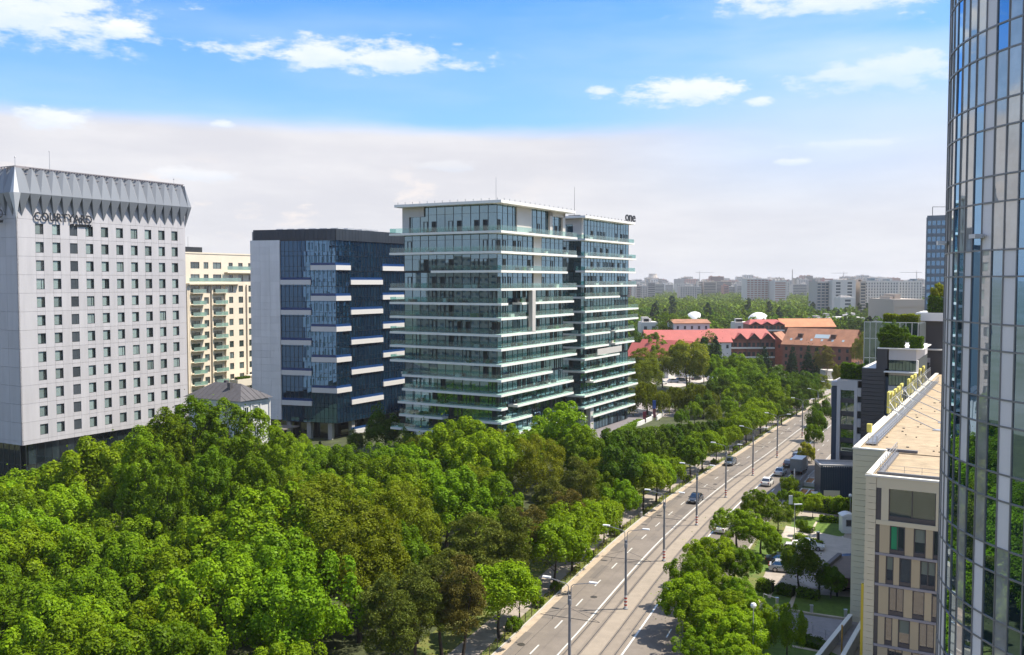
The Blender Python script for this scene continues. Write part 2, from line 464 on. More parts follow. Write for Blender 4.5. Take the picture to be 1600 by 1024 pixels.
def kerb(mb, o0, o1, z0, z1, s0=2, s1=None, step=3.0):
    s1 = s1 or SMAX - 2; n = max(1, int((s1 - s0) / step))
    for i in range(n):
        a = s0 + (s1 - s0) * i / n; b = s0 + (s1 - s0) * (i + 1) / n
        A = [road(a, o1), road(a, o0), road(b, o0), road(b, o1)]
        mb.prism([(p.x, p.y) for p in A], z0, z1)
    return mb
ribbon(MB(), -9.6, 8.4, .012).build('road', asphalt, kind='structure')
ribbon(MB(), -3.0, 2.9, .018).build('tram_track_bed', track_bed, kind='structure')
ribbon(MB(), 8.15, 8.95, .020).build('gutter_strip', gutter, kind='structure')
ribbon(MB(), -.95, .95, .024).build('track_median', mat('median_conc', (.285, .238, .186), .9, var=.12, vscale=.6), kind='structure')
ribbon(MB(), 8.97, 10.3, .05).build('verge', dry_grass, kind='structure')
ribbon(MB(), 10.3, 13.3, .06).build('pavement', paving, kind='structure')
kerb(MB(), 8.95, 9.12, .0, .13).build('kerb', concrete, kind='structure')
kerb(MB(), -9.8, -9.6, .0, .13).build('kerb', concrete, kind='structure')
# paving slab joints of the near pavement: real recessed courses
pv = MB()
for i in range(int(SMAX / 1.2)):
    s = 2 + i * 1.2
    if s > SMAX - 4: break
    for k in range(3):
        if random.random() < .35:
            A = [road(s, 10.35 + k), road(s, 11.28 + k), road(s + 1.1, 11.28 + k), road(s + 1.1, 10.35 + k)]
            pv.prism([(p.x, p.y) for p in reversed(A)], .058, .072 + random.random() * .01)
pv.build('paving_slabs', mat('paving_slab', (.30, .26, .22), .9, rnd=.22), kind='stuff')
# rails
rl = MB()
for o in (2.45, 1.05, -1.05, -2.45):
    kerb(rl, o - .05, o + .05, .0, .042, step=4)
rl.build('tram_rails', rail_steel, kind='structure')
rg = MB()
for o in (2.45, 1.05, -1.05, -2.45): ribbon(rg, o - .22, o + .22, .029, step=4)
rg.build('rail_grooves', mat('rail_groove', (.198, .165, .132), .9, var=.15, vscale=.8), kind='structure')
# markings
mk = MB()
ribbon(mk, 2.82, 3.02, .034); ribbon(mk, -3.2, -3.0, .034)
mk.build('lane_line', paint_white, kind='structure')
mk = MB()
s = 6.0
while s < SMAX - 10:
    ribbon(mk, 5.55, 5.71, .034, s, s + 2.6, 1.3); ribbon(mk, -6.35, -6.2, .034, s + 2, s + 4.6, 1.3)
    s += 7.6
mk.build('dashed_lines', paint_white, kind='structure')
# tyre-worn darker lanes and patches with their own outline
pt = MB(); rr = random.Random(4)
for _ in range(46):
    s = rr.uniform(20, SMAX - 30); o = rr.choice([rr.uniform(3.4, 7.6), rr.uniform(-9, -4)]); l = rr.uniform(1.5, 9); w = rr.uniform(.5, 1.5)
    ribbon(pt, o, o + w, .0222 + _ * .00022, s, s + l, 3)
pt.build('asphalt_patches', mat('patch', (.150, .130, .112), .9, rnd=.16), kind='structure')
mh = MB()
for s, o in ((46, 7.4), (63, 4.6), (88, -5.2), (104, 6.9), (131, 4.4), (150, 7.3), (172, -7.6), (196, 6.2)):
    q = road(s, o); mh.lathe((q.x, q.y, 0), [(.42, .005), (.42, .036), (.34, .040), (.34, .034)], 14)
mh.build('manhole_covers', rail_steel, kind='structure')
# side street crossing at the far end and land on the avenue's right
far_c = road(SMAX - 40)
sheet('cross_street', [G(1288, 652), G(1262, 634), G(1262, 622), G(1330, 598), G(1360, 600), G(1340, 652)], .009, asphalt)
_xs = PD(1300, 605, 320)
sheet('far_forecourt', [G(1290, 622), G(1290, 598), G(1352, 590), G(1352, 622)], .016, paving_pale)

# park floor
pk = [road(s, 13.3) for s in range(4, int(SMAX) - 10, 8)]
ring = [(-150, 10), (pk[0].x, 10)] + [(p.x, p.y) for p in pk] + [(150, 420), (-150, 420)]
sheet('park_ground', ring, .008, forest_floor)
gr = ribbon(MB(), 13.3, 17.5, .03); gr.build('grass_strip', dry_grass, kind='structure')

# everything to the right of the avenue
rs = [road(s, -9.8) for s in range(4, int(SMAX) - 10, 8)]
right_ring = [(p.x, p.y) for p in rs if p.y < 215] + [(150, 215), (150, 10)]
sheet('forecourt_ground', right_ring, .006, paving)
sheet('lawn', [G(1130, 1060), G(1150, 960), G(1172, 938), G(1205, 978), G(1262, 1002), G(1330, 1034), G(1350, 1060), G(1300, 1100), G(1150, 1100)], .03, lawn)
sheet('lawn', [G(1170, 936), G(1184, 912), G(1216, 916), G(1260, 928), G(1332, 934), G(1332, 970), G(1260, 962), G(1222, 958), G(1196, 948)], .03, lawn)
sheet('lawn', [G(1216, 836), G(1232, 824), G(1280, 827), G(1322, 831), G(1318, 838), G(1270, 843)], .028, lawn)
sheet('lawn', [G(1214, 824), G(1228, 806), G(1290, 809), G(1324, 814), G(1324, 832), G(1276, 829)], .03, lawn)
sheet('lawn', [G(1172, 870), G(1190, 836), G(1236, 842), G(1286, 852), G(1280, 860), G(1236, 856), G(1216, 888), G(1170, 900)], .03, lawn)
sheet('verge', [road(s, -9.85) for s in range(60, 150, 6)] + [road(s, -13.4) for s in range(146, 56, -6)], .028, dry_grass)
# garden path with steps, ramp to the beige block
sheet('garden_path', [G(1204, 952), G(1222, 955), G(1262, 962), G(1345, 974), G(1345, 1016), G(1296, 1006), G(1240, 985), G(1206, 974)], .05, mat('path_stone', (.26, .245, .25), .85, var=.12, vscale=.7))
path_edge = mat('path_edge', (.46, .39, .30), .9, var=.12, vscale=1)
for a, b in (((1206, 976), (1300, 1012)), ((1208, 950), (1262, 960)), ((1262, 960), (1330, 970))):
    p, q = G(*a), G(*b); fr = Fr((p.x, p.y), (q.x - p.x, q.y - p.y)); L_ = (q - p).length
    MB().box(fr, 0, L_, -.18, .18, .0, .22).build('path_kerb', path_edge, kind='structure')
# slab joints of the garden path, drawn by narrow proud strips of stone
st0, st1 = G(1180, 944), G(1207, 955)
sb0, sb1 = G(1182, 966), G(1207, 975)
stp = thing('garden_steps', 'short flight of pale stone steps climbing to the lawn path', 'steps', (st0 + sb1) / 2)
for k in range(6):
    t0, t1 = k / 6, (k + 1) / 6
    A, B_ = st0.lerp(st1, t0), st0.lerp(st1, t1); C_, D_ = sb0.lerp(sb1, t1), sb0.lerp(sb1, t0)
    MB().prism([(D_.x, D_.y), (C_.x, C_.y), (B_.x, B_.y), (A.x, A.y)], 0, .08 + .16 * (5 - k)).build('step', path_edge, stp)
# pale concrete walks across the lawns
for quad in ([(1238, 1000), (1246, 992), (1243, 988), (1232, 1000)], [(1204, 936), (1212, 914), (1209, 913), (1199, 934)], [(1238, 950), (1246, 926), (1242, 925), (1229, 951)],
             [(1271, 829), (1278, 815), (1275, 815), (1267, 828)], [(1180, 993), (1208, 996), (1208, 993), (1180, 990)], [(1238, 1012), (1290, 1022), (1290, 1019), (1238, 1009)]):
    sheet('stepping_path', [G(*q) for q in quad], .042, path_edge)
# car park, its drive and kerbs
sheet('car_park', [G(1214, 846), G(1230, 823), G(1285, 838), G(1332, 848), G(1332, 900), G(1300, 916), G(1270, 920), G(1230, 900), G(1282, 868)], .020, paving_pale)
sheet('drive', [G(1222, 838), G(1228, 822), G(1345, 846), G(1345, 880), G(1290, 864)], .026, mat('drive', (.43, .385, .335), .9, var=.14, vscale=.7))
dm = MB()
for a, b in (((1287, 868), (1292, 862)), ((1283, 878), (1288, 872)), ((1278, 890), (1283, 884)), ((1308, 836), (1312, 840)), ((1316, 838), (1318, 842))):
    p, q = G(*a), G(*b); fr = Fr((p.x, p.y), (q.x - p.x, q.y - p.y)); dm.box(fr, 0, (q - p).length, -.08, .08, .02, .032)
dm.build('drive_markings', paint_white, kind='structure')
sheet('plaza', [G(900, 700), G(905, 690), G(935, 668), G(985, 648), G(1010, 645), G(1008, 656), G(975, 668), G(930, 690)], .05, mat('plaza', (.17, .155, .16), .8, var=.12, vscale=.4))
sheet('access_road', [G(985, 646), G(990, 628), G(1035, 634), G(1062, 642), G(1055, 652), G(1025, 652)], .04, mat('access', (.25, .215, .20), .9, var=.12, vscale=.4))
sheet('meadow', [G(985, 628), G(1000, 616), G(1080, 625), G(1085, 640), G(1040, 632)], .03, lawn)
sheet('hotel_car_park', [G(1015, 600), G(1030, 568), G(1120, 566), G(1130, 590), G(1060, 606)], .03, mat('pale_court', (.42, .37, .33), .9, var=.2, vscale=.2))

# low white walls round the plaza
pw = thing('plaza_wall', 'low white retaining wall winding down from the plaza to the hedge', 'wall', G(1015, 650))
for a, b in (((980, 640), (1020, 650)), ((1020, 650), (1019, 656)), ((1018, 657), (1000, 665)), ((1000, 665), (975, 672)), ((1036, 650), (1026, 657))):
    p, q = G(*a), G(*b); fr = Fr((p.x, p.y), (q.x - p.x, q.y - p.y))
    MB().box(fr, 0, (q - p).length, -.2, .2, 0, 1.1).build('wall_section', white_paint, pw)
# ================================================================ BUILDINGS
# ---------------------------------------------------------------- pale high-rise hotel with the spiked crown
hotel_white = mat('hotel_panel', (.47, .452, .465), .6, rnd=.05, var=.075, vscale=.7, stretch=(1.3, 1.3, .14))
joint_dark = mat('panel_joint', (.24, .23, .25), .8)
crown_grey = mat('crown_grey', (.215, .228, .248), .5, metal=.15, rnd=.06)
frame_dark = mat('window_frame', (.05, .06, .062), .4)
curtain = mat('curtain', (.36, .41, .40), .9, rnd=.35)
room_dark = mat('room_dark', (.018, .026, .028), .8, rnd=.4)
pane_glass = clear_glass('pane_glass', (.88, .93, .92), gloss=.05)
dark_glass = coated_glass('dark_glass', (.008, .014, .018), (.03, .045, .05), .10, wave=.1)

HP = PD(28, 440, 169); HP = Vector((HP.x, HP.y, 0))
fE = Fr(HP, D2); fE.n = Vector((D2.y, -D2.x)); fE.z = 0        # avenue side (long, 38 m)
fS = Fr(HP, D1, (-D2.x, -D2.y))                                # park side, runs away to the left
ZB, ZT = 7.9, 58.6
hotel = thing('hotel_tower', 'tall pale grey hotel tower with a folded zigzag crown and rows of square windows', 'hotel', (HP.x, HP.y, 0))
LE, LS = fE.solve(290.5), 17.0
c1 = HP.xy + D1 * LS; c2 = c1 + D2 * LE; c3 = HP.xy + D2 * LE
core = MB(); ins = .30
def inset_ring(i): return [HP.xy + D1 * i + D2 * i, HP.xy + D1 * i + D2 * (LE - i), HP.xy + D1 * (LS - i) + D2 * (LE - i), HP.xy + D1 * (LS - i) + D2 * i]
core.prism(inset_ring(ins), ZB + .02, 57.2)
core.build('core_wall', joint_dark, hotel)
cols_px = [63.5, 89.8, 116.7, 141.3, 165.2, 188.4, 211, 232.8, 253.8, 274]
wu = [fE.solve(p) for p in cols_px]
WW, WH, FH = 1.62, 1.95, 3.4
rows = [47.75 - i * FH for i in range(12)]
pm_cache = {}
def panel_mesh(w, h, t=.28):
    k = (round(w, 2), round(h, 2), t)
    if k not in pm_cache:
        pm_cache[k] = MB().box(WORLD, 0, k[0] - .03, 0, t, 0, k[1] - .035).mesh('panel', hotel_white)
    return pm_cache[k]
def frame_inst(name, me, parent, fr, u, n, z):
    "mesh authored with x along the wall and y INTO the wall, whatever way the frame runs"
    p = fr.p(u, n, z)
    return inst(name, me, parent, p, fr.ang)
def wpanel(fr, u, w, z, h):
    # authored x along e, y into the wall: for fE inward = +90deg of e ; for fS inward is -90deg, so mirror
    me = panel_mesh(w, h)
    if fr is fE: o = inst('panel', me, hotel, fr.p(u, 0, z), fr.ang)
    else:        o = inst('panel', me, hotel, fr.p(u + w, 0, z), fr.ang + math.pi)
    return o
edges = [0.0] + [w for w in wu] + [LE]
bands = [(rows[i] - FH / 2, FH) for i in range(12)] + [(ZB, rows[-1] - FH / 2 - ZB)]
for bi, (zb, hb) in enumerate(bands):
    # piers
    prev = 0.0
    for w in wu:
        wpanel(fE, prev, w - WW / 2 - prev, zb, hb)
        if bi < 12:
            wpanel(fE, w - WW / 2, WW, zb, (hb - WH) / 2); wpanel(fE, w - WW / 2, WW, zb + (hb + WH) / 2, (hb - WH) / 2)
        else: wpanel(fE, w - WW / 2, WW, zb, hb)
        prev = w + WW / 2
    wpanel(fE, prev, LE - prev, zb, hb)
zt0 = rows[0] + FH / 2
up = MB()
for i in range(12): up.box(fE, LE * i / 12, LE * (i + 1) / 12 - .03, -.3, 0, zt0, 53.5)
for i in range(5): up.box(fS, LS * i / 5, LS * (i + 1) / 5 - .03, -.3, 0, zt0, 53.5)
for bi, (zb, hb) in enumerate(bands):
    for i in range(5): up.box(fS, LS * i / 5, LS * (i + 1) / 5 - .03, -.3, 0, zb, zb + hb - .035)
up.build('wall', hotel_white, hotel)
rr = random.Random(7)
win_frame = MB()
for a in ((0, WW, -.0, .06, 0, .06), (0, WW, 0, .06, WH - .06, WH), (0, .06, 0, .06, .06, WH - .06), (WW - .06, WW, 0, .06, .06, WH - .06), (WW * .66, WW * .66 + .05, 0, .06, .06, WH - .06)):
    win_frame.box(WORLD, *a)
win_frame = win_frame.mesh('window_frame', frame_dark)
back_me = MB().box(WORLD, .0, WW, .18, .2, 0, WH).mesh('room', room_dark)
pane_me = MB().quad([(.06, .03, .06), (WW - .06, .03, .06), (WW - .06, .03, WH - .06), (.06, .03, WH - .06)]).mesh('pane', pane_glass)
cur_me = [MB().box(WORLD, .06, WW * f, .08, .10, .06, WH - .06).mesh('curtain', curtain) for f in (.62, .7, .9, .45)]
dark_pane = MB().box(WORLD, .06, WW - .06, .02, .03, .06, WH - .06).mesh('pane', mat('stair_pane', (.06, .07, .08), .25, rnd=.3))
for j, w in enumerate(wu):
    for i, zc in enumerate(rows):
        p = fE.p(w - WW / 2, -.1, zc - WH / 2)
        wn = inst('window', win_frame, hotel, p, fE.ang)
        if j == 2:
            q = bpy.data.objects.new('pane', dark_pane); COL.objects.link(q); q.parent = wn; continue
        for nm, me in (('backing', back_me), ('curtain', cur_me[rr.choice([0, 0, 0, 1, 1, 2, 3])]), ('pane', pane_me)):
            q = bpy.data.objects.new(nm, me); COL.objects.link(q); q.parent = wn
# folded crown
NS = 18
def crown(fr, L_, n, outw=1.05):
    s = L_ / n
    zt, zf, zb_ = ZT, 54.05, 49.9
    for k in range(n):
        m = MB(); u0, u1, uc = k * s, (k + 1) * s, (k + .5) * s
        A, B_, T, Bt = fr.p(u0, outw, zf), fr.p(u1, outw, zf), fr.p(uc, .12, zt), fr.p(uc, .02, zb_)
        Wa, Wb = fr.p(u0, 0, zf), fr.p(u1, 0, zf)
        m.quad([A, B_, T]); m.quad([A, Bt, B_]); m.quad([A, Wa, Bt]); m.quad([B_, Bt, Wb]); m.quad([A, Wa, Wb, B_])
        m.build('crown_facet', crown_grey, hotel)
        # recessed valley between two upper facets
        v = MB(); u2 = uc + s; T2 = fr.p(u2, .12, zt) if k < n - 1 else fr.p(u1, .12, zt)
        R = fr.p((uc + (u2 if k < n - 1 else u1)) / 2, -.75, zt)
        v.quad([B_, R, T]); v.quad([B_, T2, R])
        v.build('crown_valley', crown_grey, hotel)
    c = MB(); R = fr.p(0, .12, zt); T = fr.p(.5 * s, .12, zt); A = fr.p(0, outw, zf)
    c.quad([A, T, R]); c.build('crown_valley', crown_grey, hotel)
crown(fE, LE, NS); crown(fS, LS, 8)
# corner fin: bright folded blade
P0 = HP.xy; o_ = (Vector((D2.y, -D2.x)) - D2) * 1.05
cf = MB(); top = Vector((P0.x, P0.y, ZT + .4)); mid = Vector((P0.x + o_.x, P0.y + o_.y, 54.05)); bot = Vector((P0.x, P0.y, 49.2))
eA, sA = fE.p(.3, 1.05, 54.05), fS.p(.3, 1.05, 54.05)
cf.quad([mid, eA, top]); cf.quad([mid, top, sA]); cf.quad([mid, bot, eA]); cf.quad([mid, sA, bot]); cf.build('corner_fin', mat('fin', (.55, .56, .58), .5), hotel)
P3 = c3; o3 = (Vector((D2.y, -D2.x)) + D2) * 1.0
cf = MB(); top = Vector((P3.x, P3.y, ZT)); mid = Vector((P3.x + o3.x, P3.y + o3.y, 54.05)); bot = Vector((P3.x, P3.y, 49.6)); eB = fE.p(LE, 1.05, 54.05); back = Vector((P3.x, P3.y, 54)) + Vector((D1.x, D1.y, 0)) * 1 + Vector((D2.x, D2.y, 0))
cf.quad([mid, top, eB]); cf.quad([mid, eB, bot]); cf.quad([mid, back, top]); cf.quad([mid, bot, back]); cf.build('corner_fin', crown_grey, hotel)
MB().prism(inset_ring(.6), 57.25, 57.5).build('roof', concrete, hotel)
# lattice of maintenance beams over the crown
lt = MB(); wood = mat('lattice', (.27, .245, .25), .6)
for k in range(64):
    u = LE * (k + .5) / 64; lt.box(fE, u - .05, u + .05, -2.6, -.1, ZT - .05, ZT + .25)
for n in (-.15, -1.1, -2.1): lt.box(fE, 0, LE, n - .06, n + .06, ZT + .26, ZT + .38); lt.box(fE, .4, LE, n - .05, n + .05, ZT - .9, ZT - .8)
for k in range(20): lt.box(fS, LS * k / 20, LS * k / 20 + .12, -2.6, -.1, ZT - .05, ZT + .25)
for n in (-.15, -2.1): lt.box(fS, 0, LS, n - .06, n + .06, ZT + .26, ZT + .38)
for k in range(11): lt.box(fE, LE * k / 10.5, LE * k / 10.5 + .1, -2.7, -2.55, 57, ZT)
lt.build('roof_lattice', wood, hotel, kind='stuff')
for u, n, z1, r in ((.8, -1.2, 60.8, .05), (10.2, -5, 63.2, .05), (LE - 1.5, -1.5, 60.2, .04)):
    q = fE.p(u, n, 0); MB().tube((q.x, q.y, 57), (q.x, q.y, z1), r, r * .6, 6).lathe((q.x, q.y, z1 - .3), [(.05, 0), (.14, .1), (.05, .3)], 6).build('antenna', grey_metal, hotel)
# lettering
cm = text_mesh('COURTYARD', 2.05, .03, black_letter, bold=.038, spacing=1.12)
def fit(me, W=None, Hh=None):
    a = np.array([v.co[:] for v in me.vertices]); w = np.ptp(a[:, 0]); h = np.ptp(a[:, 1])
    sx = W / w if W else 1; sy = Hh / h if Hh else sx
    x0, y0 = a[:, 0].min(), a[:, 1].min()
    for v in me.vertices: v.co.x = (v.co.x - x0) * sx; v.co.y = (v.co.y - y0) * sy
    return me
def sign_on(fr, me, u, n, z, parent, rev=False, name='lettering', lean=0):
    o = bpy.data.objects.new(name, me); COL.objects.link(o)
    r = parent
    while r.parent: r = r.parent
    o.location = fr.p(u, n, z) - r.location; o.rotation_euler = (math.pi / 2, 0, fr.ang + (math.pi if rev else 0)); o.parent = parent
    return o
ua, ub = fE.solve(61, 1.2), fE.solve(150.6, 1.2)
fit(cm, ub - ua, 1.62); sign_on(fE, cm, ua, .27, 49.22, hotel)
bm = fit(text_mesh('BY MARRIOTT', .7, .1, black_letter, bold=.02, spacing=1.1), (ub - ua) * .375, .5)
sign_on(fE, bm, ua + (ub - ua) * .625, .12, 48.55, hotel)
cm2 = cm.copy(); us = fS.solve(7.5, 1.2)
sign_on(fS, cm2, us + (ub - ua), 1.25, 49.5, hotel, rev=True); sign_on(fS, bm.copy(), us + (ub - ua) * .375, 1.25, 48.65, hotel, rev=True)
sr = MB()
for k in range(6):
    u = ua + (ub - ua) * (k + .5) / 6; sr.tube(fE.p(u, 0, 49.9), fE.p(u, .22, 49.9), .05, .05, 5)
    u = us + (ub - ua) * (k + .5) / 6; sr.tube(fS.p(u, 0, 50.2), fS.p(u, 1.2, 50.2), .05, .05, 5)
sr.build('sign_brackets', dark_metal, hotel)
# glass ground floors set back under the box
gb = MB().prism(inset_ring(.9), 0, ZB); gb.build('podium_core', room_dark, hotel)
for fr, L_ in ((fE, LE), (fS, LS)):
    n = int(L_ / 1.55); w = L_ / n
    pn = MB().box(WORLD, .04, w - .04, -.02, .02, 0, ZB / 2 - .05).mesh('glass_panel', dark_glass)
    fm = MB()
    for k in range(n):
        for z0 in (.0, ZB / 2):
            o = inst('glass_panel', pn, hotel, fr.p(w * k + (0 if fr is fE else w), -.7, z0 + .03), fr.ang + (0 if fr is fE else math.pi))
        fm.box(fr, w * k - .04, w * k + .04, -.74, -.62, 0, ZB)
    fm.box(fr, 0, L_, -.72, -.64, ZB / 2 - .06, ZB / 2 + .04); fm.build('podium_frame', dark_metal, hotel)

# ---------------------------------------------------------------- cream flats behind the hotel
cream = mat('cream_render', (.76, .66, .52), .85, var=.05, vscale=.3)
cream_pale = mat('cream_pale', (.66, .59, .48), .85, var=.05, vscale=.3)
win_dark = coated_glass('flat_window', (.03, .05, .052), (.12, .17, .17), .08)
green_rail = clear_glass('green_rail', (.42, .66, .58), gloss=.10, pale=.28)
DC = 268.0
_fc = PD(291, 440, 262)
fC = Fr((_fc.x, _fc.y), D2)
def cx(px): return fC.solve(px)
flats = thing('apartment_block', 'cream rendered apartment block with green glass balconies between hotel and blue office', 'apartment block', (fC.p(8, -6, 0).x, fC.p(8, -6, 0).y, 0))
ztop = ZD(397, DC)
colspec = [(298, 312, 'b'), (318.5, 326, 'w'), (333, 346, 'b'), (357.5, 364, 'w'), (372.5, 379.5, 'w'), (388, 393, 'w')]
FZ = 3.30
rowz = [ZD(415, DC)] + [ZD(434, DC)] + [ZD(452, DC) - k * FZ for k in range(13)]
wall = MB(); x0, x1 = cx(276), cx(398)
wall.box(fC, x0, x1, -14, -.35, 0, ztop)
# wall skin with real window openings: strips between the openings
xs = sorted([cx(a) for a, b, _ in colspec] + [cx(b) for a, b, _ in colspec]); xs = [x0] + xs + [x1]
for i in range(0, len(xs), 2): wall.box(fC, xs[i], xs[i + 1], -.35, 0, 0, ztop)
zc = sorted(rowz)
for i in range(1, len(xs) - 1, 2):
    z = 0.0
    for c in zc: wall.box(fC, xs[i], xs[i + 1], -.34, -.005, z, c - .95); z = c + .95
    wall.box(fC, xs[i], xs[i + 1], -.34, -.005, z, ztop)
for px in (291.5, 294, 330, 351, 385): wall.box(fC, cx(px) - .22, cx(px) + .22, .0, .45, 0, rowz[2] + 1.3)
wall.box(fC, cx(291), cx(372), 0, 1.3, rowz[2] + 1.35, rowz[2] + 1.75); wall.box(fC, cx(351), x1, 0, 1.3, rowz[1] + 1.35, rowz[1] + 1.75)
wall.box(fC, x0, x1, -14, .12, ztop, ztop + .4)
wall.build('wall', cream, flats)
MB().box(fC, x0 + 4, x0 + 12, -10, -3, ztop + .4, ztop + 2.0).box(fC, x0 + 3, x0 + 11, -3, -2.8, ztop + .4, ztop + 1.3).tube(fC.p(cx(310), -4, ztop), fC.p(cx(310), -4, ztop + 5), .05, .03, 5).build('roof_plant', dark_metal, flats)
for a, b, k in colspec:
    w = cx(b) - cx(a); wm = MB().box(WORLD, 0, w, 0, .06, -.95, .95)
    fm = MB()
    for q in ((0, .07), (w - .07, w), (w / 2 - .03, w / 2 + .03)): fm.box(WORLD, q[0], q[1], -.06, .0, -.95, .95)
    fm.box(WORLD, 0, w, -.06, .0, -.95, -.87); fm = fm.mesh('window_frame', mat('pvc_dark', (.10, .11, .11), .5)); pm_ = wm.mesh('pane', win_dark)
    for i, z in enumerate(rowz):
        if k == 'w' and i == 14 and a > 380: continue
        o = inst('window', fm, flats, fC.p(cx(a), -.22, z), fC.ang)
        q = bpy.data.objects.new('pane', pm_); COL.objects.link(q); q.parent = o
        if k == 'b' and i > 1:
            sl = MB().box(fC, cx(a) - .3, cx(b) + 1.3, .0, 1.25, z - 1.25, z - 1.08).build('balcony', cream_pale, flats)
            MB().box(fC, cx(a) - .3, cx(b) + 1.3, 1.2, 1.24, z - 1.05, z + .0).build('balcony_glass', green_rail, sl)
for (a, b, z) in ((351, 398, rowz[0]), (291, 372, rowz[1])):
    MB().box(fC, cx(a), cx(b), 1.24, 1.28, z - 1.2, z - .1).build('balcony_glass', green_rail, flats)
# planted terraces at its foot
MB().box(fC, cx(350), cx(372), 1.6, 5, ZD(596, DC) - 2, ZD(596, DC)).box(fC, cx(374), cx(400), 1.6, 5, ZD(596, DC) - 1, ZD(592, DC)).build('terrace_wall', cream_pale, flats)

# ---------------------------------------------------------------- old white house with dark hipped roof
old_roof = mat('old_roof', (.075, .07, .075), .7, var=.15, vscale=.8)
old_white = mat('old_white', (.60, .59, .58), .8, var=.05, vscale=.4)
DO = 170.0
HO = PD(376, 628, DO); ez = HO.z
fO = Fr((HO.x, HO.y), D2); fO2 = Fr((HO.x, HO.y), D1, (-D2.x, -D2.y))
Wd, Dp = fO.solve(427, 0, 618), fO2.solve(286, 0, 620)
house = thing('old_house', 'white plastered old house with dark hipped roof and tall sash windows', 'house', (fO.p(Wd / 2, -Dp / 2, 0).x, fO.p(Wd / 2, -Dp / 2, 0).y, 0))
w_ = MB(); w_.box(fO, .7, Wd - .7, -Dp + .7, -.7, 0, ez); w_.box(fO, .5, Wd - .5, -Dp + .5, -.5, ez - .7, ez - .35)
for k in range(int(Wd / 2.4) + 1): w_.box(fO, .7 + k * 2.4, 1.0 + k * 2.4, -.7, -.55, 0, ez - .7)
for k in range(int(Dp / 2.4)): w_.box(fO2, .8 + k * 2.4, 1.1 + k * 2.4, -.7, -.55, 0, ez - .7)
w_.build('wall', old_white, house)
rf = MB(); rh = 2.7; hb = min(Wd, Dp) / 2
e00, e10, e11, e01 = fO.p(0, 0, ez), fO.p(Wd, 0, ez), fO.p(Wd, -Dp, ez), fO.p(0, -Dp, ez)
if Wd > Dp: r0, r1 = fO.p(hb, -Dp / 2, ez + rh), fO.p(Wd - hb, -Dp / 2, ez + rh); rf.quad([e00, e10, r1, r0]); rf.quad([e10, e11, r1]); rf.quad([e11, e01, r0, r1]); rf.quad([e01, e00, r0])
else: r0, r1 = fO.p(Wd / 2, -hb, ez + rh), fO.p(Wd / 2, -Dp + hb, ez + rh); rf.quad([e00, e10, r0]); rf.quad([e10, e11, r1, r0]); rf.quad([e11, e01, r1]); rf.quad([e01, e00, r0, r1])
rf.quad([e00, e10, e11, e01]); rf.build('roof', old_roof, house)
for u_, n_ in ((Wd * .3, -Dp * .35), (Wd * .62, -Dp * .6)): MB().box(fO, u_, u_ + .7, n_ - .7, n_, ez, ez + rh + .25).build('chimney', old_roof, house)
seam = MB()
for k in range(1, int(Dp / 1.3)):
    n_ = -k * 1.3; t = min(1, -n_ / hb, (Dp + n_) / hb); seam.tube(fO.p(-.0, n_, ez + .04), fO.p((Wd / 2 if Wd <= Dp else hb) * t, n_, ez + rh * t + .04), .035, .035, 4)
for k in range(1, int(Wd / 1.3)):
    u_ = k * 1.3; t = min(1, u_ / hb, (Wd - u_) / hb); seam.tube(fO.p(u_, 0, ez + .04), fO.p(u_, -(Dp / 2 if Wd > Dp else hb) * t, ez + rh * t + .04), .035, .035, 4)
seam.build('roof_seams', old_roof, house, kind='stuff')
wm = MB().box(WORLD, 0, .95, -.06, 0, 0, 2.0).mesh('window', win_dark); wf = MB()
for a in ((-.08, 0), (.95, 1.03), (.45, .5)): wf.box(WORLD, a[0], a[1], -.1, .0, 0, 2.0)
wf.box(WORLD, -.1, 1.05, -.14, 0, 2.0, 2.12); wf.box(WORLD, -.1, 1.05, -.14, 0, -.1, 0); wf = wf.mesh('window_frame', white_paint)
for zz in (ez - 3.3, ez - 7.2, ez - 11):
    for fr, L_ in ((fO, Wd), (fO2, Dp)):
        for k in range(int((L_ - 2) / 2.4)):
            u_ = 1.5 + k * 2.4
            o = inst('window', wm, house, fr.p(u_ + (0 if fr is fO else .95), -.66, zz), fr.ang + (0 if fr is fO else math.pi))
            q = bpy.data.objects.new('window_frame', wf); COL.objects.link(q); q.parent = o

# ---------------------------------------------------------------- dark blue office block with white bands
blue_glass = coated_glass('blue_glass', (.006, .022, .048), (.010, .036, .068), .32, tint=(.32, .62, 1.0), wave=.03, thresh=.2)
band_white = mat('band_white', (.66, .64, .62), .5)
blue_band = mat('blue_band', (.012, .05, .16), .25)
white_panel = mat('white_clad', (.76, .735, .72), .55, rnd=.05, var=.07, vscale=.7, stretch=(1.3, 1.3, .14))
DB = 220.0
BP = PD(525, 440, DB); BP = Vector((BP.x, BP.y, 0))
eL = Vector((-.955, .296)); eR = Vector((.519, .855))
bL = Fr(BP, eL, (-.296, -.955)); bR = Fr(BP, eR, (.855, -.519))
uG, uW = bL.solve(438.5), bL.solve(393)
LR = bR.solve(650)
zb0, zt0 = ZD(662, DB), ZD(375.5, DB)
office = thing('office_block', 'dark blue glass office block with staggered white bands and a blank white end wall', 'office building', (BP.x, BP.y, 0))
core = MB(); i = .25
A = bL.p(i, -i, 0).xy; core.prism([bL.p(.1, -.45, 0).xy, bR.p(LR, -.45, 0).xy, (bR.p(LR, -20, 0)).xy, bL.p(uW, -14, 0).xy, bL.p(uW, -.45, 0).xy], zb0, zt0)
core.build('core_wall', mat('core_dark', (.015, .02, .03), .6), office)
nF = 12; fh = (zt0 - zb0) / nF
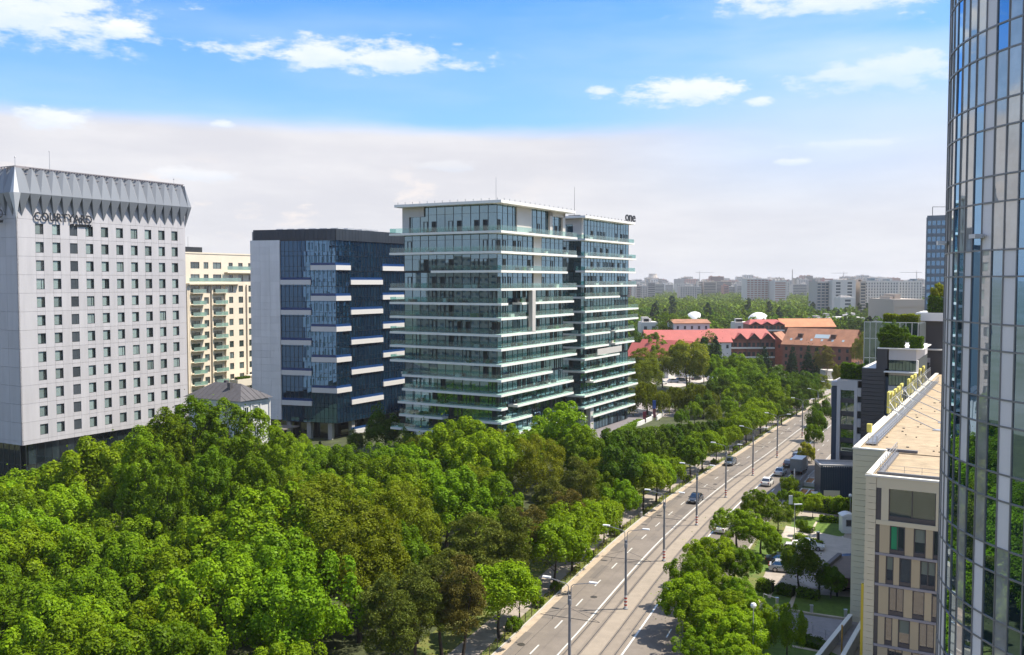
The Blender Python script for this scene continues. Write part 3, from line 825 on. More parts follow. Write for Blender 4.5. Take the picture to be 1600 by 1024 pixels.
def glaze(fr, u0, u1, w, mb, mull, seed, par=.012, skip=None):
    r = random.Random(seed); n = max(1, round((u1 - u0) / w)); w = (u1 - u0) / n
    for f in range(nF):
        for k in range(n):
            a, b = u0 + k * w + .03, u0 + (k + 1) * w - .03; z0, z1 = zb0 + f * fh, zb0 + (f + 1) * fh
            for (q0, q1) in ((z0 + .04, z0 + 1.05), (z0 + 1.1, z1 - .04)):
                t = [r.uniform(-par, par) for _ in range(3)]
                mb.quad([fr.p(a, -.1 + t[0], q0), fr.p(b, -.1 + t[1], q0), fr.p(b, -.1 + t[2] , q1), fr.p(a, -.1 + t[0] + t[2] - t[1], q1)])
    for k in range(n + 1): mull.box(fr, u0 + k * w - .03, u0 + k * w + .03, -.12, -.03, zb0, zt0)
    for f in range(nF + 1): mull.box(fr, u0, u1, -.13, -.05, zb0 + f * fh - .03, zb0 + f * fh + .03); mull.box(fr, u0, u1, -.13, -.06, zb0 + f * fh + 1.05, zb0 + f * fh + 1.1) if f < nF else None
mbL, mlL = MB(), MB(); glaze(bL, 0.02, uG, 1.15, mbL, mlL, 3)
mbL.build('glazing', blue_glass, office, kind='stuff'); mlL.build('mullions', dark_metal, office, kind='stuff')
mbR, mlR = MB(), MB(); glaze(bR, 0.02, LR, 1.15, mbR, mlR, 5)
mbR.build('glazing', blue_glass, office, kind='stuff'); mlR.build('mullions', dark_metal, office, kind='stuff')
# white end wall in its own cladding sheets
nc = 3; cw = (uW - uG) / nc; nr = 26; zW0, zW1 = ZD(655, DB + 5), zt0 + .2; ch = (zW1 - zW0) / nr
pm2 = MB().box(WORLD, 0, cw - .03, -.4, 0, 0, ch - .03).mesh('panel', white_panel)
for c in range(nc):
    for r in range(nr): inst('panel', pm2, office, bL.p(uG + (c + 1) * cw, 0, zW0 + r * ch) if True else None, bL.ang + math.pi)
MB().box(bL, uG + .02, uW, -8, -.42, zW0, zW1).build('end_wall', white_panel, office)
# parapet storey
top = MB(); zp = ZD(357.5, DB)
for fr, a, b in ((bL, 0, uW * .97), (bR, 0, LR)):
    n = int((b - a) / 1.15); w = (b - a) / n
    for k in range(n): top.box(fr, a + k * w + .03, a + (k + 1) * w - .02, -.5, .12, zt0 + .02, zp)
top.build('parapet', mat('parapet_dark', (.05, .06, .075), .35, metal=.4, rnd=.1), office, kind='stuff')
MB().prism([bL.p(.2, -.5, 0).xy, bR.p(LR, -.5, 0).xy, bR.p(LR, -20, 0).xy, bL.p(uW, -14, 0).xy, bL.p(uW, -.5, 0).xy], zt0 + .1, zp - .4).build('roof', concrete, office)
rp = MB(); rq = random.Random(3)
for k in range(16):
    u = rq.uniform(0, LR - 3); rp.box(bR, u, u + rq.uniform(.8, 3), -9 - rq.random() * 4, -6, zp - .4, zp + rq.uniform(.1, .9))
for k in range(6): rp.box(bL, 2 + k * 3, 4 + k * 3, -8, -5, zp - .4, zp + .5)
rp.build('roof_plant', light_metal, office)
# bands: each storey band is white over a strip of blue glass
def band(fr, a, b, z, join=False):
    o = MB().box(fr, a, b, -.02, .30, z, z + 1.15).build('white_band', band_white, office)
    MB().box(fr, a, b, -.03, .08, z + 1.15, z + 1.75).build('blue_strip', blue_band, o)
zz = lambda y: ZD(y, DB)
uM = bL.solve(486)
for k in range(7):
    z = zz(445.5 - 4 + 47.8 * k - 0) - .55 - 0
    z = ZD(438.5 + 47.8 * k, DB) - 1.0
    if z > zb0 + 1: band(bL, uM, uG, z)
uR1, uR2, uR3, uR4 = bR.solve(547), bR.solve(597), bR.solve(632), bR.solve(650)
for k in range(-1, 7):
    z = ZD(414.5 + 48.2 * k + (0 if k < 5 else 0), DB) - 1.15
    if not (zb0 + 2 < z < zt0 - 3): continue
    band(bL, .0, uM - .02, z); band(bR, -.3, uR1, z); band(bR, uR2, uR4, z)
for k in range(6):
    z = ZD(438.5 + 47.8 * k, DB) - 1.0
    band(bR, uR1 + .02, uR2, z)
# undercroft on pillars
MB().prism([bL.p(3, -3, 0).xy, bR.p(LR, -3, 0).xy, bR.p(LR, -18, 0).xy, bL.p(uW, -18, 0).xy, bL.p(uW, -3, 0).xy], 0, zb0 - .02).build('ground_floor', dark_glass, office)
for fr, u in ((bL, 1.8), (bL, 7.5), (bL, 13), (bR, 6), (bR, 14), (bR, 22)):
    MB().box(fr, u, u + 1.1, -1.8, -.7, 0, zb0).build('pillar', concrete, office)
aw = thing('garage_canopy', 'brown sloping canopy over the garage entrance beside the blue office', 'canopy', G(462, 690))
p = bL.p(uG - 2, 2, 0); MB().prism([bL.p(10, .3, 0).xy, bL.p(16, .3, 0).xy, bL.p(17, 6, 0).xy, bL.p(11, 6, 0).xy], 2.9, 3.2).build('canopy_roof', mat('brown_roof', (.22, .19, .17), .7), aw)
for u in (11.3, 16.4): MB().box(bL, u, u + .15, 5.3, 5.5, 0, 2.9).build('post', dark_metal, aw)

# ---------------------------------------------------------------- the twin apartment towers with long white terraces
tower_glass = coated_glass('tower_glass', (.012, .028, .032), (.045, .09, .11), .24, tint=(.55, .82, 1.0), wave=.025, thresh=.3)
tower_core = mat('tower_core', (.03, .04, .042), .7)
beige_clad = mat('beige_clad', (.50, .47, .43), .6, var=.04, vscale=.4)
rail_glass = clear_glass('rail_glass', (.74, .90, .88), gloss=.03, pale=.03, ior=1.4)
def glass_tower(P, zs, uLmax, uRmax, nL, nR, slabs, name_label, hidden_from=99, ov=2.2, left_from=0.0, paneparts=True):
    P = Vector((P.x, P.y, 0))
    tw = thing('apartment_tower', name_label, 'tower', (P.x, P.y, 0))
    fL = Fr(P, D1, (-D2.x, -D2.y)); fR = Fr(P, D2, (D2.y, -D2.x))
    a, b, c, d = P.xy + D1 * .25 + D2 * .25, P.xy + D2 * (uRmax - .1) + D1 * .25, P.xy + D2 * (uRmax - .1) + D1 * uLmax, P.xy + D1 * uLmax + D2 * .25
    MB().prism([a, b, c, d], 0, zs[0] - .5).build('core_wall', tower_core, tw)
    rr = random.Random(int(P.y))
    mull = MB(); doors = MB(); cache = {}; rest = MB(); count = 0
    for i in range(len(zs) - 1):
        z1, z0 = zs[i] - (.5 if i == 0 else .38), zs[i + 1]
        h = z1 - z0
        for fr, U, n in ((fL, uLmax, nL), (fR, uRmax, nR)):
            if fr is fL and left_from: pass
            w = U / n
            for k in range(n):
                key = (i, fr is fL)
                if key not in cache:
                    cache[key] = MB().box(WORLD, .035, w - .035, 0, .04, .04, h - .04).mesh('pane', tower_glass)
                if count < 296 and i < hidden_from and paneparts:
                    if fr is fL: o = inst('pane', cache[key], tw, fr.p((k + 1) * w, 0, z0), fr.ang + math.pi)
                    else: o = inst('pane', cache[key], tw, fr.p(k * w, 0, z0), fr.ang)
                    o.rotation_euler = (rr.uniform(-.006, .006), 0, o.rotation_euler[2] + rr.uniform(-.007, .007))
                    count += 1
                else:
                    t = [rr.uniform(-.012, .012) for _ in range(2)]
                    rest.quad([fr.p(k * w + .035, t[0], z0 + .04), fr.p((k + 1) * w - .035, t[1], z0 + .04), fr.p((k + 1) * w - .035, t[1], z1 - .04), fr.p(k * w + .035, t[0], z1 - .04)])
                mull.box(fr, k * w - .04, k * w + .04, -.06, .07, z0, z1)
                if h > 2.9: mull.box(fr, k * w, k * w + w, -.05, .03, z0 + h * .68, z0 + h * .68 + .05)
                if rr.random() < .38:            # terrace doors: darker heavy frames
                    u = k * w + .2; dw = .85
                    for q in (0, dw): doors.box(fr, u + q, u + q + .1, .03, .12, z0, z0 + 2.25)
                    doors.box(fr, u, u + dw + .1, .03, .12, z0 + 2.2, z0 + 2.3)
                    if rr.random() < .5: doors.box(fr, u + .1, u + dw, .045, .06, z0, z0 + 2.2, 1)
            mull.box(fr, U - .06, U + .02, -.06, .07, z0, z1)
        # light piers as in the photograph's solid wall strips
        if rr.random() < .0: pass
    if rest.v: rest.build('glazing', tower_glass, tw, kind='stuff')
    mull.build('mullions', dark_metal, tw, kind='stuff')
    doors.build('terrace_doors', [dark_metal, room_dark], tw, kind='stuff')
    furn = MB()
    for z, segs in slabs:
        for (l, r) in segs:                       # l, r in metres: negative along the park side, positive along the avenue side
            m = MB(); g_ = MB(); t = .44 if z < zs[0] else .55
            if l < 0:
                lo = 0 if r >= 0 else -r
                u0 = -ov if r > 0 else lo
                m.box(fL, u0, -l, -.02 if r > 0 else -.02, ov, z - t, z)
                if z < zs[0] - 1: g_.box(fL, u0 + .12, -l - .1, ov - .16, ov - .12, z, z + 1.0); 
                if z < zs[0] - 1: g_.box(fL, -l - .14, -l - .10, .1, ov - .16, z, z + 1.0)
            if r > 0:
                lo = max(0, l)
                m.box(fR, lo, r, -.02, ov, z - t, z)
                if z < zs[0] - 1: g_.box(fR, (lo + .1) if l > 0 else -ov + .2, r - .1, ov - .16, ov - .12, z, z + 1.0); g_.box(fR, r - .14, r - .10, .1, ov - .16, z, z + 1.0)
            s_ = m.build('terrace_slab', slab_white, tw)
            if g_.v: g_.build('balustrade', rail_glass, s_)
            if z < zs[0] - 1:
                for _ in range(3):
                    u = rr.uniform(max(l, -uLmax), min(r, uRmax)); fr = fL if u < 0 else fR; u = abs(u)
                    furn.box(fr, u, u + rr.uniform(.5, 1.6), .5, 1.1, z, z + rr.uniform(.4, .8), rr.randrange(3))
    furn.build('terrace_furniture', [mat('furn_dark', (.06, .06, .06), .7), mat('furn_pale', (.5, .47, .42), .8), mat('planter', (.05, .12, .03), .9)], tw, kind='stuff')
    return tw, fL, fR

# A: the nearer tower
PA = PD(776.8, 440, 180)
_fL = Fr(PA, D1, (-D2.x, -D2.y)); _fR = Fr(PA, D2, (D2.y, -D2.x))
uLA, uRA = _fL.solve(632), _fR.solve(879.5)
zA = [ZD(y, 178.3) for y in (313, 360.5, 392.5, 422.5, 451, 474, 497, 522.8, 545.1, 569.4, 593.3, 616.3, 637.9, 659, 682)] + [3.6, 0]
ov = 2.2
def l_(px): return -_fL.solve(px, ov)
def r_(px): return _fR.solve(px, ov)
FLn, FRn = -(uLA + ov), r_(902)
slA = [(zA[0], [(l_(616.7), r_(899))]), (zA[1], [(FLn, FRn)]), (zA[2], [(FLn, FRn)]), (zA[3], [(l_(673), r_(887))]), (zA[4], [(FLn, FRn)]),
       (zA[5], [(FLn, l_(771)), (r_(816), r_(823)), (r_(832), r_(897))]), (zA[6], [(FLn, r_(823)), (r_(832), r_(897))]),
       (zA[7], [(FLn, r_(897))]), (zA[8], [(FLn, FRn)]), (zA[9], [(FLn, FRn)]), (zA[10], [(l_(627), r_(864))]), (zA[11], [(l_(627), r_(897))]),
       (zA[12], [(l_(620), l_(770)), (r_(809), r_(897))]), (zA[13], [(l_(622), l_(690)), (l_(735), r_(832))]), (zA[14], [(FLn, FRn)]), (zA[15], [(l_(640), FRn)])]
twA, fLA, fRA = glass_tower(PA, zA, uLA, uRA, 11, 14, slA, 'nearer apartment tower wrapped in green glass and long white terrace slabs', 12)
# roof slab fill, solid panels and portals of the penthouse
MB().prism([_fL.p(-.3, .3, 0).xy, _fR.p(uRA + 1, .3, 0).xy, (PA.xy + D2 * (uRA + 1) + D1 * uLA), (PA.xy + D1 * (uLA + .0) - D2 * .3)], zA[0] - .5, zA[0] - .03).build('roof', slab_white, twA)
class Clad:
    def __init__(s, t): s.t = t
    def box(s, *a): MB().box(*a).build('cladding_panel', beige_clad, s.t)
ex = Clad(twA); zt_, z1_, z2_ = zA[0] - .56, zA[1], zA[2]
ua_, ub_, uc_ = _fL.solve(664), _fL.solve(641), uLA
ex.box(fLA, _fL.solve(655), uLA + .2, .05, .35, z1_ + 3.3, zt_); ex.box(fLA, ua_, _fL.solve(655), .05, .35, z1_ + 3.3, zt_); ex.box(fLA, ub_, uLA + .2, .05, .35, z1_, z1_ + 3.3)
ex.box(fRA, _fR.solve(806), _fR.solve(828.5), .05, .3, z1_, zt_)
for p0 in (856, 876): ex.box(fRA, _fR.solve(p0), _fR.solve(p0 + 4), .05, .5, z1_, zt_)
ex.box(fRA, _fR.solve(856), _fR.solve(880), .05, .5, z1_ + 4.2, zt_)
ex.box(fRA, _fR.solve(825, 1.2), _fR.solve(830, 1.2), 1.35, 2.24, zA[7], zA[4] - .43)
for i in (1, 2, 3): ex.box(fRA, _fR.solve(833), _fR.solve(845), .08, .14, zA[i + 1], zA[i] - .45)
rfn = MB()
for k in range(15):
    q = _fL.p(-1 + k * 1.8, 1.6, 0) if k < 14 else None
    if q: rfn.lathe((q.x, q.y, zA[0]), [(.06, 0), (.06, .35), (.12, .4), (.03, .5)], 6)
    q = _fR.p(k * 2.1, 1.6, 0); rfn.lathe((q.x, q.y, zA[0]), [(.06, 0), (.06, .35), (.12, .4), (.03, .5)], 6)
rfn.build('roof_anchors', grey_metal, twA, kind='stuff')
q = _fL.p(2, -3, 0); MB().tube((q.x, q.y, zA[0]), (q.x, q.y, zA[0] + 5), .05, .03, 6).build('antenna', grey_metal, twA)
# B: the farther tower
PB = PD(907.5, 440, 229)
_gL = Fr(PB, D1, (-D2.x, -D2.y)); _gR = Fr(PB, D2, (D2.y, -D2.x))
uLB, uRB = 22.0, _gR.solve(981.5)
zB = [ZD(y, 227.5) for y in (337.4, 373.3, 400, 423, 445.8, 464, 486, 503, 522, 542.5, 560.5, 579.7, 598, 617.6, 636, 653)] + [0.1]
def lb(px): return -_gL.solve(px, ov)
def rb(px): return _gR.solve(px, ov)
Lm, Rm = lb(862), rb(996)
slB = [(zB[0], [(Lm, rb(992))]), (zB[1], [(Lm, rb(991))]), (zB[2], [(Lm, rb(994))]), (zB[3], [(rb(919), rb(993))]), (zB[4], [(Lm, rb(995))]), (zB[5], [(Lm, rb(969))]),
       (zB[6], [(Lm, rb(998))]), (zB[7], [(Lm, rb(998))]), (zB[8], [(Lm, rb(954)), (rb(962), rb(992))]), (zB[9], [(Lm, rb(952)), (rb(962), rb(992))]), (zB[10], [(Lm, rb(969))]),
       (zB[11], [(Lm, rb(994))]), (zB[12], [(rb(928), rb(994))]), (zB[13], [(Lm, rb(998))]), (zB[14], [(Lm, rb(994))]), (zB[15], [(rb(928), rb(994))])]
twB, fLB, fRB = glass_tower(PB, zB, uLB, uRB, 11, 16, slB, 'farther apartment tower with white terraces and a small rooftop sign', 12, ov=2.2)
MB().prism([_gL.p(-.3, .3, 0).xy, _gR.p(uRB + 1, .3, 0).xy, (PB.xy + D2 * (uRB + 1) + D1 * uLB), (PB.xy + D1 * (uLB + .0) - D2 * .3)], zB[0] - .5, zB[0] - .03).build('roof', slab_white, twB)
ex = Clad(twB)
ex.box(fLB, 0, 2.0, .05, .4, zB[1], zB[0] - .6); ex.box(fLB, 2.0, 8, .05, .4, zB[1] + 3.6, zB[0] - .6); ex.box(fRB, -.4, .6, .05, .4, zB[1], zB[0] - .6)
ex.box(fRB, _gR.solve(920, 1), _gR.solve(925, 1), .4, 1.6, 0, zB[14] - .4)
ow = MB().box(fRB, _gR.solve(928, 1), _gR.solve(966, 1), 1.9, 2.1, zB[10] + .4, zB[10] + 1.9); ow.build('parapet_panel', beige_clad, twB)
us_ = _gR.solve(974.5, 1)
om = fit(text_mesh('one', 2.4, .12, black_letter, bold=.02), _gR.solve(990, 1) - us_, 1.75)
sign_on(fRB, om, us_, 1.4, zB[0] + .25, twB)
sp = MB()
for k in range(5): sp.tube(fRB.p(us_ + k * 1.1, 1.4, zB[0]), fRB.p(us_ + k * 1.1, 1.4, zB[0] + .4), .05, .05, 5)
for k in range(14):
    q = fRB.p(k * 2.2, 1.5, 0); sp.lathe((q.x, q.y, zB[0]), [(.07, 0), (.07, .4), (.03, .5)], 5)
q = fRB.p(2.5, -3, 0); sp.tube((q.x, q.y, zB[0]), (q.x, q.y, zB[0] + 7.5), .06, .03, 6); sp.tube((q.x - 1.5, q.y, zB[0] + .5), (q.x + 1.5, q.y, zB[0] + .5), .1, .1, 5)
sp.build('roof_fittings', dark_metal, twB, kind='stuff')
# ---------------------------------------------------------------- round glass tower close on the right
RC = Vector((38.55, 49.6)); RR = 14.0
rt_metal = mat('rt_metal', (.22, .215, .21), .45, metal=.3)
rt_clear = coated_glass('rt_clear', (.006, .016, .02), (.015, .03, .035), .42, tint=(.60, .80, 1.0), wave=.06, thresh=.4, rough=.008)
rt_blue = coated_glass('rt_blue', (.004, .016, .04), (.01, .03, .06), .5, tint=(.42, .70, 1.0), wave=.06, thresh=.4, rough=.008)
rt_grey = coated_glass('rt_grey', (.33, .33, .31), (.48, .455, .42), .24, tint=(1, .98, .94), wave=.06, thresh=.0, rough=.01)
rt_panel = mat('rt_panel', (.76, .71, .68), .38, rnd=.05)
rtower = thing('round_tower', 'tall curved glass office tower with grey mullion rings and mixed blue and pale panes', 'tower', (RC.x, RC.y, 0))
ND = 98; dphi = 2 * math.pi / ND
phi_t = math.atan2(.906, -.42)
def cyl(phi, z, r=RR): return Vector((RC.x + r * math.cos(phi), RC.y + r * math.sin(phi), z))
PER = 3.8; zbase = 38 - (0) ; levels = []
z = 38.0 - .15
# floor lines: tall vision pane, then shorter spandrel pane
zl = []
k = -12
base = ZD(440, 50)
for k in range(-12, 14):
    zl.append(38.25 + k * PER); zl.append(38.25 + k * PER + 1.36)
zl = [q for q in zl if -8 < q < 84]
zl[0] = 0.0 if zl[0] < 0 else zl[0]
zl = [0.0] + [q for q in zl if q > .8]
MB().lathe((RC.x, RC.y, 0), [(RR - .35, 0), (RR - .35, zl[-1])], 59).build('core_wall', tower_core, rtower)
# which column sits where in the picture
def col_px(i): 
    q = cyl(i * dphi, 38); return 800 + F * q.x / q.y
first = int(phi_t / dphi) - 2
pane_cache = {}
def rt_pane(h):
    k = round(h, 2)
    if k not in pane_cache:
        w = 2 * RR * math.sin(dphi / 2); c = RR * math.cos(dphi / 2)
        pane_cache[k] = [MB().box(WORLD, -w / 2 + .03, w / 2 - .03, -.03, 0, .03, h - .03).mesh('pane', m) for m in (rt_clear, rt_blue, rt_grey, rt_panel)]
    return pane_cache[k]
rr = random.Random(12)
def pick(px, zc, i, lv):
    "the facade's own mix of panes, column by column and storey by storey"
    y = 440 - (zc - 38) * F / 50
    if px is None: return rr.choice([0, 0, 2, 2, 3, 1])
    if px < 1479: return 3 if i % 2 else 2
    def rng(a, b): return a <= px < b
    if rng(1486, 1493): return 1 if y < 360 else 0
    if y < 365:
        if rng(1551, 1571): return 1 if y < 128 else 2
        if rng(1521, 1535): return 1 if y > 145 else 2
        if px > 1588: return 1 if y > 245 else 2
        if rng(1492, 1500) or rng(1535, 1550): return 3
        if rng(1500, 1521): return 2
        return 2
    if rng(1504, 1518): return 3 if y < 700 else (0 if y < 790 else 2)
    if rng(1560, 1583): return 3 if y < 845 else 2
    if rng(1525, 1540): return 2 if y < 820 else 3
    if rng(1478, 1486): return 3
    if px > 1590: return 1 if y < 470 else 0
    if rng(1518, 1525): return 1 if y < 600 else 0
    return 0
others = {0: MB(), 1: MB(), 2: MB(), 3: MB()}
cand = []
for i in range(ND):
    ph = (i + .5) * dphi; q = cyl(ph, 38)
    vis = (q.xy - Vector((0, 0))).dot(Vector((math.cos(ph), math.sin(ph)))) < .6
    px = 800 + F * q.x / q.y if (vis and q.y > 20) else None
    for j in range(len(zl) - 1):
        zc_ = (zl[j] + zl[j + 1]) / 2
        py = 440 - (zc_ - 38) * F / max(q.y, 1)
        mi = pick(px if px and px < 1700 else None, zc_, i, j)
        seen = vis and px and px < 1612 and -30 < py < 1050
        cand.append((seen, i, j, mi))
n_p = 0
for seen, i, j, mi in cand:
    ph = (i + .5) * dphi; z0, z1 = zl[j], zl[j + 1]
    if seen and n_p < 300:
        me = rt_pane(z1 - z0)[mi]
        p = cyl(ph, z0, RR * math.cos(dphi / 2))
        o = inst('pane', me, rtower, p, ph - math.pi / 2)
        o.rotation_euler = (rr.uniform(-.005, .005), 0, ph - math.pi / 2 + rr.uniform(-.008, .008))
        n_p += 1
    else:
        t = rr.uniform(-.008, .008)
        a, b = ph - dphi / 2 + .002, ph + dphi / 2 - .002
        others[mi].quad([cyl(a, z0 + .03), cyl(b, z0 + .03, RR + t), cyl(b, z1 - .03, RR + t), cyl(a, z1 - .03)])
for k_, m_ in ((0, rt_clear), (1, rt_blue), (2, rt_grey), (3, rt_panel)):
    if others[k_].v: others[k_].build('glazing', m_, rtower, kind='stuff')
rings = MB()
for z in zl:
    for i in range(ND):
        a, b = i * dphi, (i + 1) * dphi
        p0, p1 = cyl(a, z, RR + .05), cyl(b, z, RR + .05)
        rings.quad([(p0.x, p0.y, z - .045), (p1.x, p1.y, z - .045), (p1.x, p1.y, z + .045), (p0.x, p0.y, z + .045)])
        q0, q1 = cyl(a, z, RR - .05), cyl(b, z, RR - .05)
        for s_ in (-.045, .045): rings.quad([(q0.x, q0.y, z + s_), (q1.x, q1.y, z + s_), (p1.x, p1.y, z + s_), (p0.x, p0.y, z + s_)])
rings.build('ring_mullions', rt_metal, rtower)
vm = MB()
for i in range(ND):
    ph = i * dphi; f = Fr(cyl(ph, 0).xy, (-math.sin(ph), math.cos(ph)), (math.cos(ph), math.sin(ph)))
    vm.box(f, -.03, .03, -.06, .055, 0, zl[-1])
vm.build('mullions', rt_metal, rtower, kind='stuff')
# window-cleaning brackets on the ring
for px, zb2 in ((1534, ZD(373, 51)), (1478, ZD(381, 55))):
    ph = min((i * dphi for i in range(first - 4, first + 40)), key=lambda a: abs(800 + F * cyl(a, 38).x / cyl(a, 38).y - px) if cyl(a, 38).y < 64 else 9e9)
    f = Fr(cyl(ph, 0).xy, (-math.sin(ph), math.cos(ph)), (math.cos(ph), math.sin(ph)))
    MB().box(f, -.3, .3, .06, .55, zb2 - .1, zb2 + .12).box(f, -.05, .6, .1, .16, zb2 - .02, zb2 + .03).build('bracket', light_metal, rtower)

# ---------------------------------------------------------------- beige office with the roof terrace
beige = mat('beige_panel', (.70, .62, .44), .6, rnd=.04, var=.03, vscale=.3)
beige_dark = mat('beige_infill', (.54, .44, .28), .6, rnd=.05)
coping = mat('coping', (.72, .69, .60), .5)
deck = mat('roof_deck', (.37, .28, .175), .85, var=.22, vscale=.7)
brown_frame = mat('brown_frame', (.085, .075, .075), .5)
bg_glass = coated_glass('office_pane', (.01, .016, .016), (.05, .06, .055), .12, wave=.1, thresh=.4)
QB = PD(1353, 745, 88.0); QA = PD(1332.8, 703, 102.0); ZR = 19.5
fF = Fr((QB.x, QB.y), (-D1.x, -D1.y), (-D2.x, -D2.y))           # face turned to the camera
fW = Fr((QB.x, QB.y), D2, D1)                                    # face turned to the avenue
QA2 = (QA.x, QA.y)
fF2 = Fr(QA2, (-D1.x, -D1.y), (-D2.x, -D2.y)); fW2 = Fr(QA2, D2, D1)
bo = thing('beige_office', 'beige panelled office with a walkable sunlit roof terrace beside the round tower', 'office building', (QB.x + 6, QB.y, 0))
LA = 96.0; WA = 22.0
pB = Vector((QB.x, QB.y)); pA = Vector(QA2)
cw_ = MB()
cw_.box(fF, .3, 20, -13.5, -.3, 0, ZR - .75); cw_.box(fF2, .3, WA, -LA, -.3, 0, ZR - .4); cw_.build('core_wall', mat('beige_core', (.30, .27, .22), .8), bo)
# block B front: facade with piers, windows and infill
pier = MB(); nh = 36; hh = (ZR - .75) / nh
def cladding(fr, u0, u1, z0, z1, h, name='panel', m=beige, t=.28, w=None):
    n = max(1, round((z1 - z0) / h)); h = (z1 - z0) / n; nw = 1 if not w else max(1, round((u1 - u0) / w)); w = (u1 - u0) / nw
    me = MB().box(WORLD, 0, w - .015, 0, t, 0, h - .03).mesh(name, m)
    s_ = 0
    for i in range(n):
        for k in range(nw):
            if fr.n.dot(Vector((fr.e.y, -fr.e.x))) > 0: inst(name, me, bo, fr.p(u0 + k * w, 0, z0 + i * h), fr.ang)
            else: inst(name, me, bo, fr.p(u0 + (k + 1) * w, 0, z0 + i * h), fr.ang + math.pi)
cladding(fF, 0, .95, 0, ZR - .1, .62)
cladding(fF2, 0, 3.2, 0, ZR, .62)
cladding(fW2, .02, LA, 0, ZR, 2.2, w=6.4)
MB().box(fW, .02, 13.9, -.28, 0, 0, ZR - .1).build('side_wall', beige, bo)
# openings, measured: u from pixel on the face
def uf(px): return fF.solve(px, 0, 740)
levels_ = [ZR - .1, ZR - 1.15]; 
U0, U1 = .97, 14.0
hh = MB(); hh.box(fF, U0, U1, -.28, 0, ZR - 1.1, ZR - .1)
top0, top1 = 12.98 + 2.2, ZR - 1.1           # big loggia window
FB = 2.95
zl2 = [ZR - 1.1 - 3.0 - .5 - k * FB for k in range(6)]
hh.box(fF, U0, U1, -.28, .05, zl2[0], zl2[0] + .42); hh.build('wall_band', beige, bo)
for k in range(5): MB().box(fF, U0, U1, -.2, .08, zl2[k + 1] - .0, zl2[k + 1] + .22).build('sill_band', mat('sill', (.33, .31, .33), .5), bo)
lo = MB().box(fF, U0, U0 + .45, -.3, -.05, zl2[0] + .42, ZR - 1.1); lo.build('reveal', brown_frame, bo)
MB().box(fF, U0 + .45, U0 + 1.1, -.28, -.02, zl2[0] + .42, ZR - 1.1).build('pier', beige, bo)
wn = MB(); ua, ub = U0 + 1.1, U0 + 5.2
for q in ((ua, ua + .08), (ub - .08, ub), ((ua + ub) / 2 - .04, (ua + ub) / 2 + .04)): wn.box(fF, q[0], q[1], -.3, -.12, zl2[0] + .42, ZR - 1.1)
wn.box(fF, ua, ub, -.3, -.1, zl2[0] + .42, zl2[0] + .9)
w1 = wn.build('window', brown_frame, bo); MB().box(fF, ua, ub, -.22, -.2, zl2[0] + .9, ZR - 1.1).build('pane', bg_glass, w1)
MB().box(fF, ub, ub + .35, -.28, 0, zl2[0] + .42, ZR - 1.1).build('pier', beige, bo)
MB().box(fF, ub + .35, U1, -.28, 0, zl2[0] + .42, ZR - 1.1).build('wall_end', beige, bo)
pat = [[(.35, 1.25, 0), (1.25, 2.6, 1), (2.6, 3.35, 0), (3.35, 4.4, 1), (4.4, 5.0, 0), (5.0, 5.7, 1), (5.7, 6.6, 0), (6.6, 8, 1), (8, 9, 0), (9, 10.2, 1), (10.2, 11, 0), (11, 12.4, 1), (12.4, 13, 0)],
       [(.35, .95, 0), (.95, 1.65, 1), (1.65, 2.15, 0), (2.15, 3.2, 1), (3.2, 3.95, 0), (3.95, 5.3, 1), (5.3, 5.75, 0), (5.75, 6.9, 1), (6.9, 8, 0), (8, 9.4, 1), (9.4, 10.2, 0), (10.2, 11.6, 1), (11.6, 13, 0)]]
gsh = mat('green_blind', (.02, .30, .13), .7)
for k in range(5):
    z1 = zl2[k]; z0 = zl2[k + 1] + .22
    MB().box(fF, U0, U0 + .35, -.3, -.06, z0, z1).build('reveal', brown_frame, bo)
    for a, b, win in pat[k % 2]:
        a += U0; b += U0
        if win:
            m = MB()
            for q in ((a, a + .09), (b - .09, b)): m.box(fF, q[0], q[1], -.25, -.05, z0, z1)
            m.box(fF, a + .09, b - .09, -.25, -.06, z0, z0 + .42); m.box(fF, a + .09, b - .09, -.25, -.06, z1 - .1, z1)
            if b - a > 1.2: m.box(fF, (a + b) / 2 - .04, (a + b) / 2 + .04, -.2, -.08, z0 + .42, z1 - .1)
            w1 = m.build('window', brown_frame, bo)
            MB().box(fF, a + .09, b - .09, -.2, -.18, z0 + .42, z1 - .1).build('pane', bg_glass, w1)
            if k == 0 and a < U0 + 1.5: MB().box(fF, a + .12, a + .75, -.175, -.165, z0 + .45, z1 - .12).build('blind', gsh, w1)
            elif (k + int(a * 3)) % 3 == 0: MB().box(fF, a + .1, b - .1, -.175, -.168, z0 + 1.4, z1 - .12).build('blind', mat('pale_blind', (.20, .23, .19), .8), w1)
        else: MB().box(fF, a + .005, b - .005, -.26, -.015, z0 + .01, z1 - .01).build('infill_panel', beige_dark, bo)
MB().box(fF2, 3.2, 3.8, -.3, -.02, 0, ZR - .4).build('corner_pier', beige, bo)
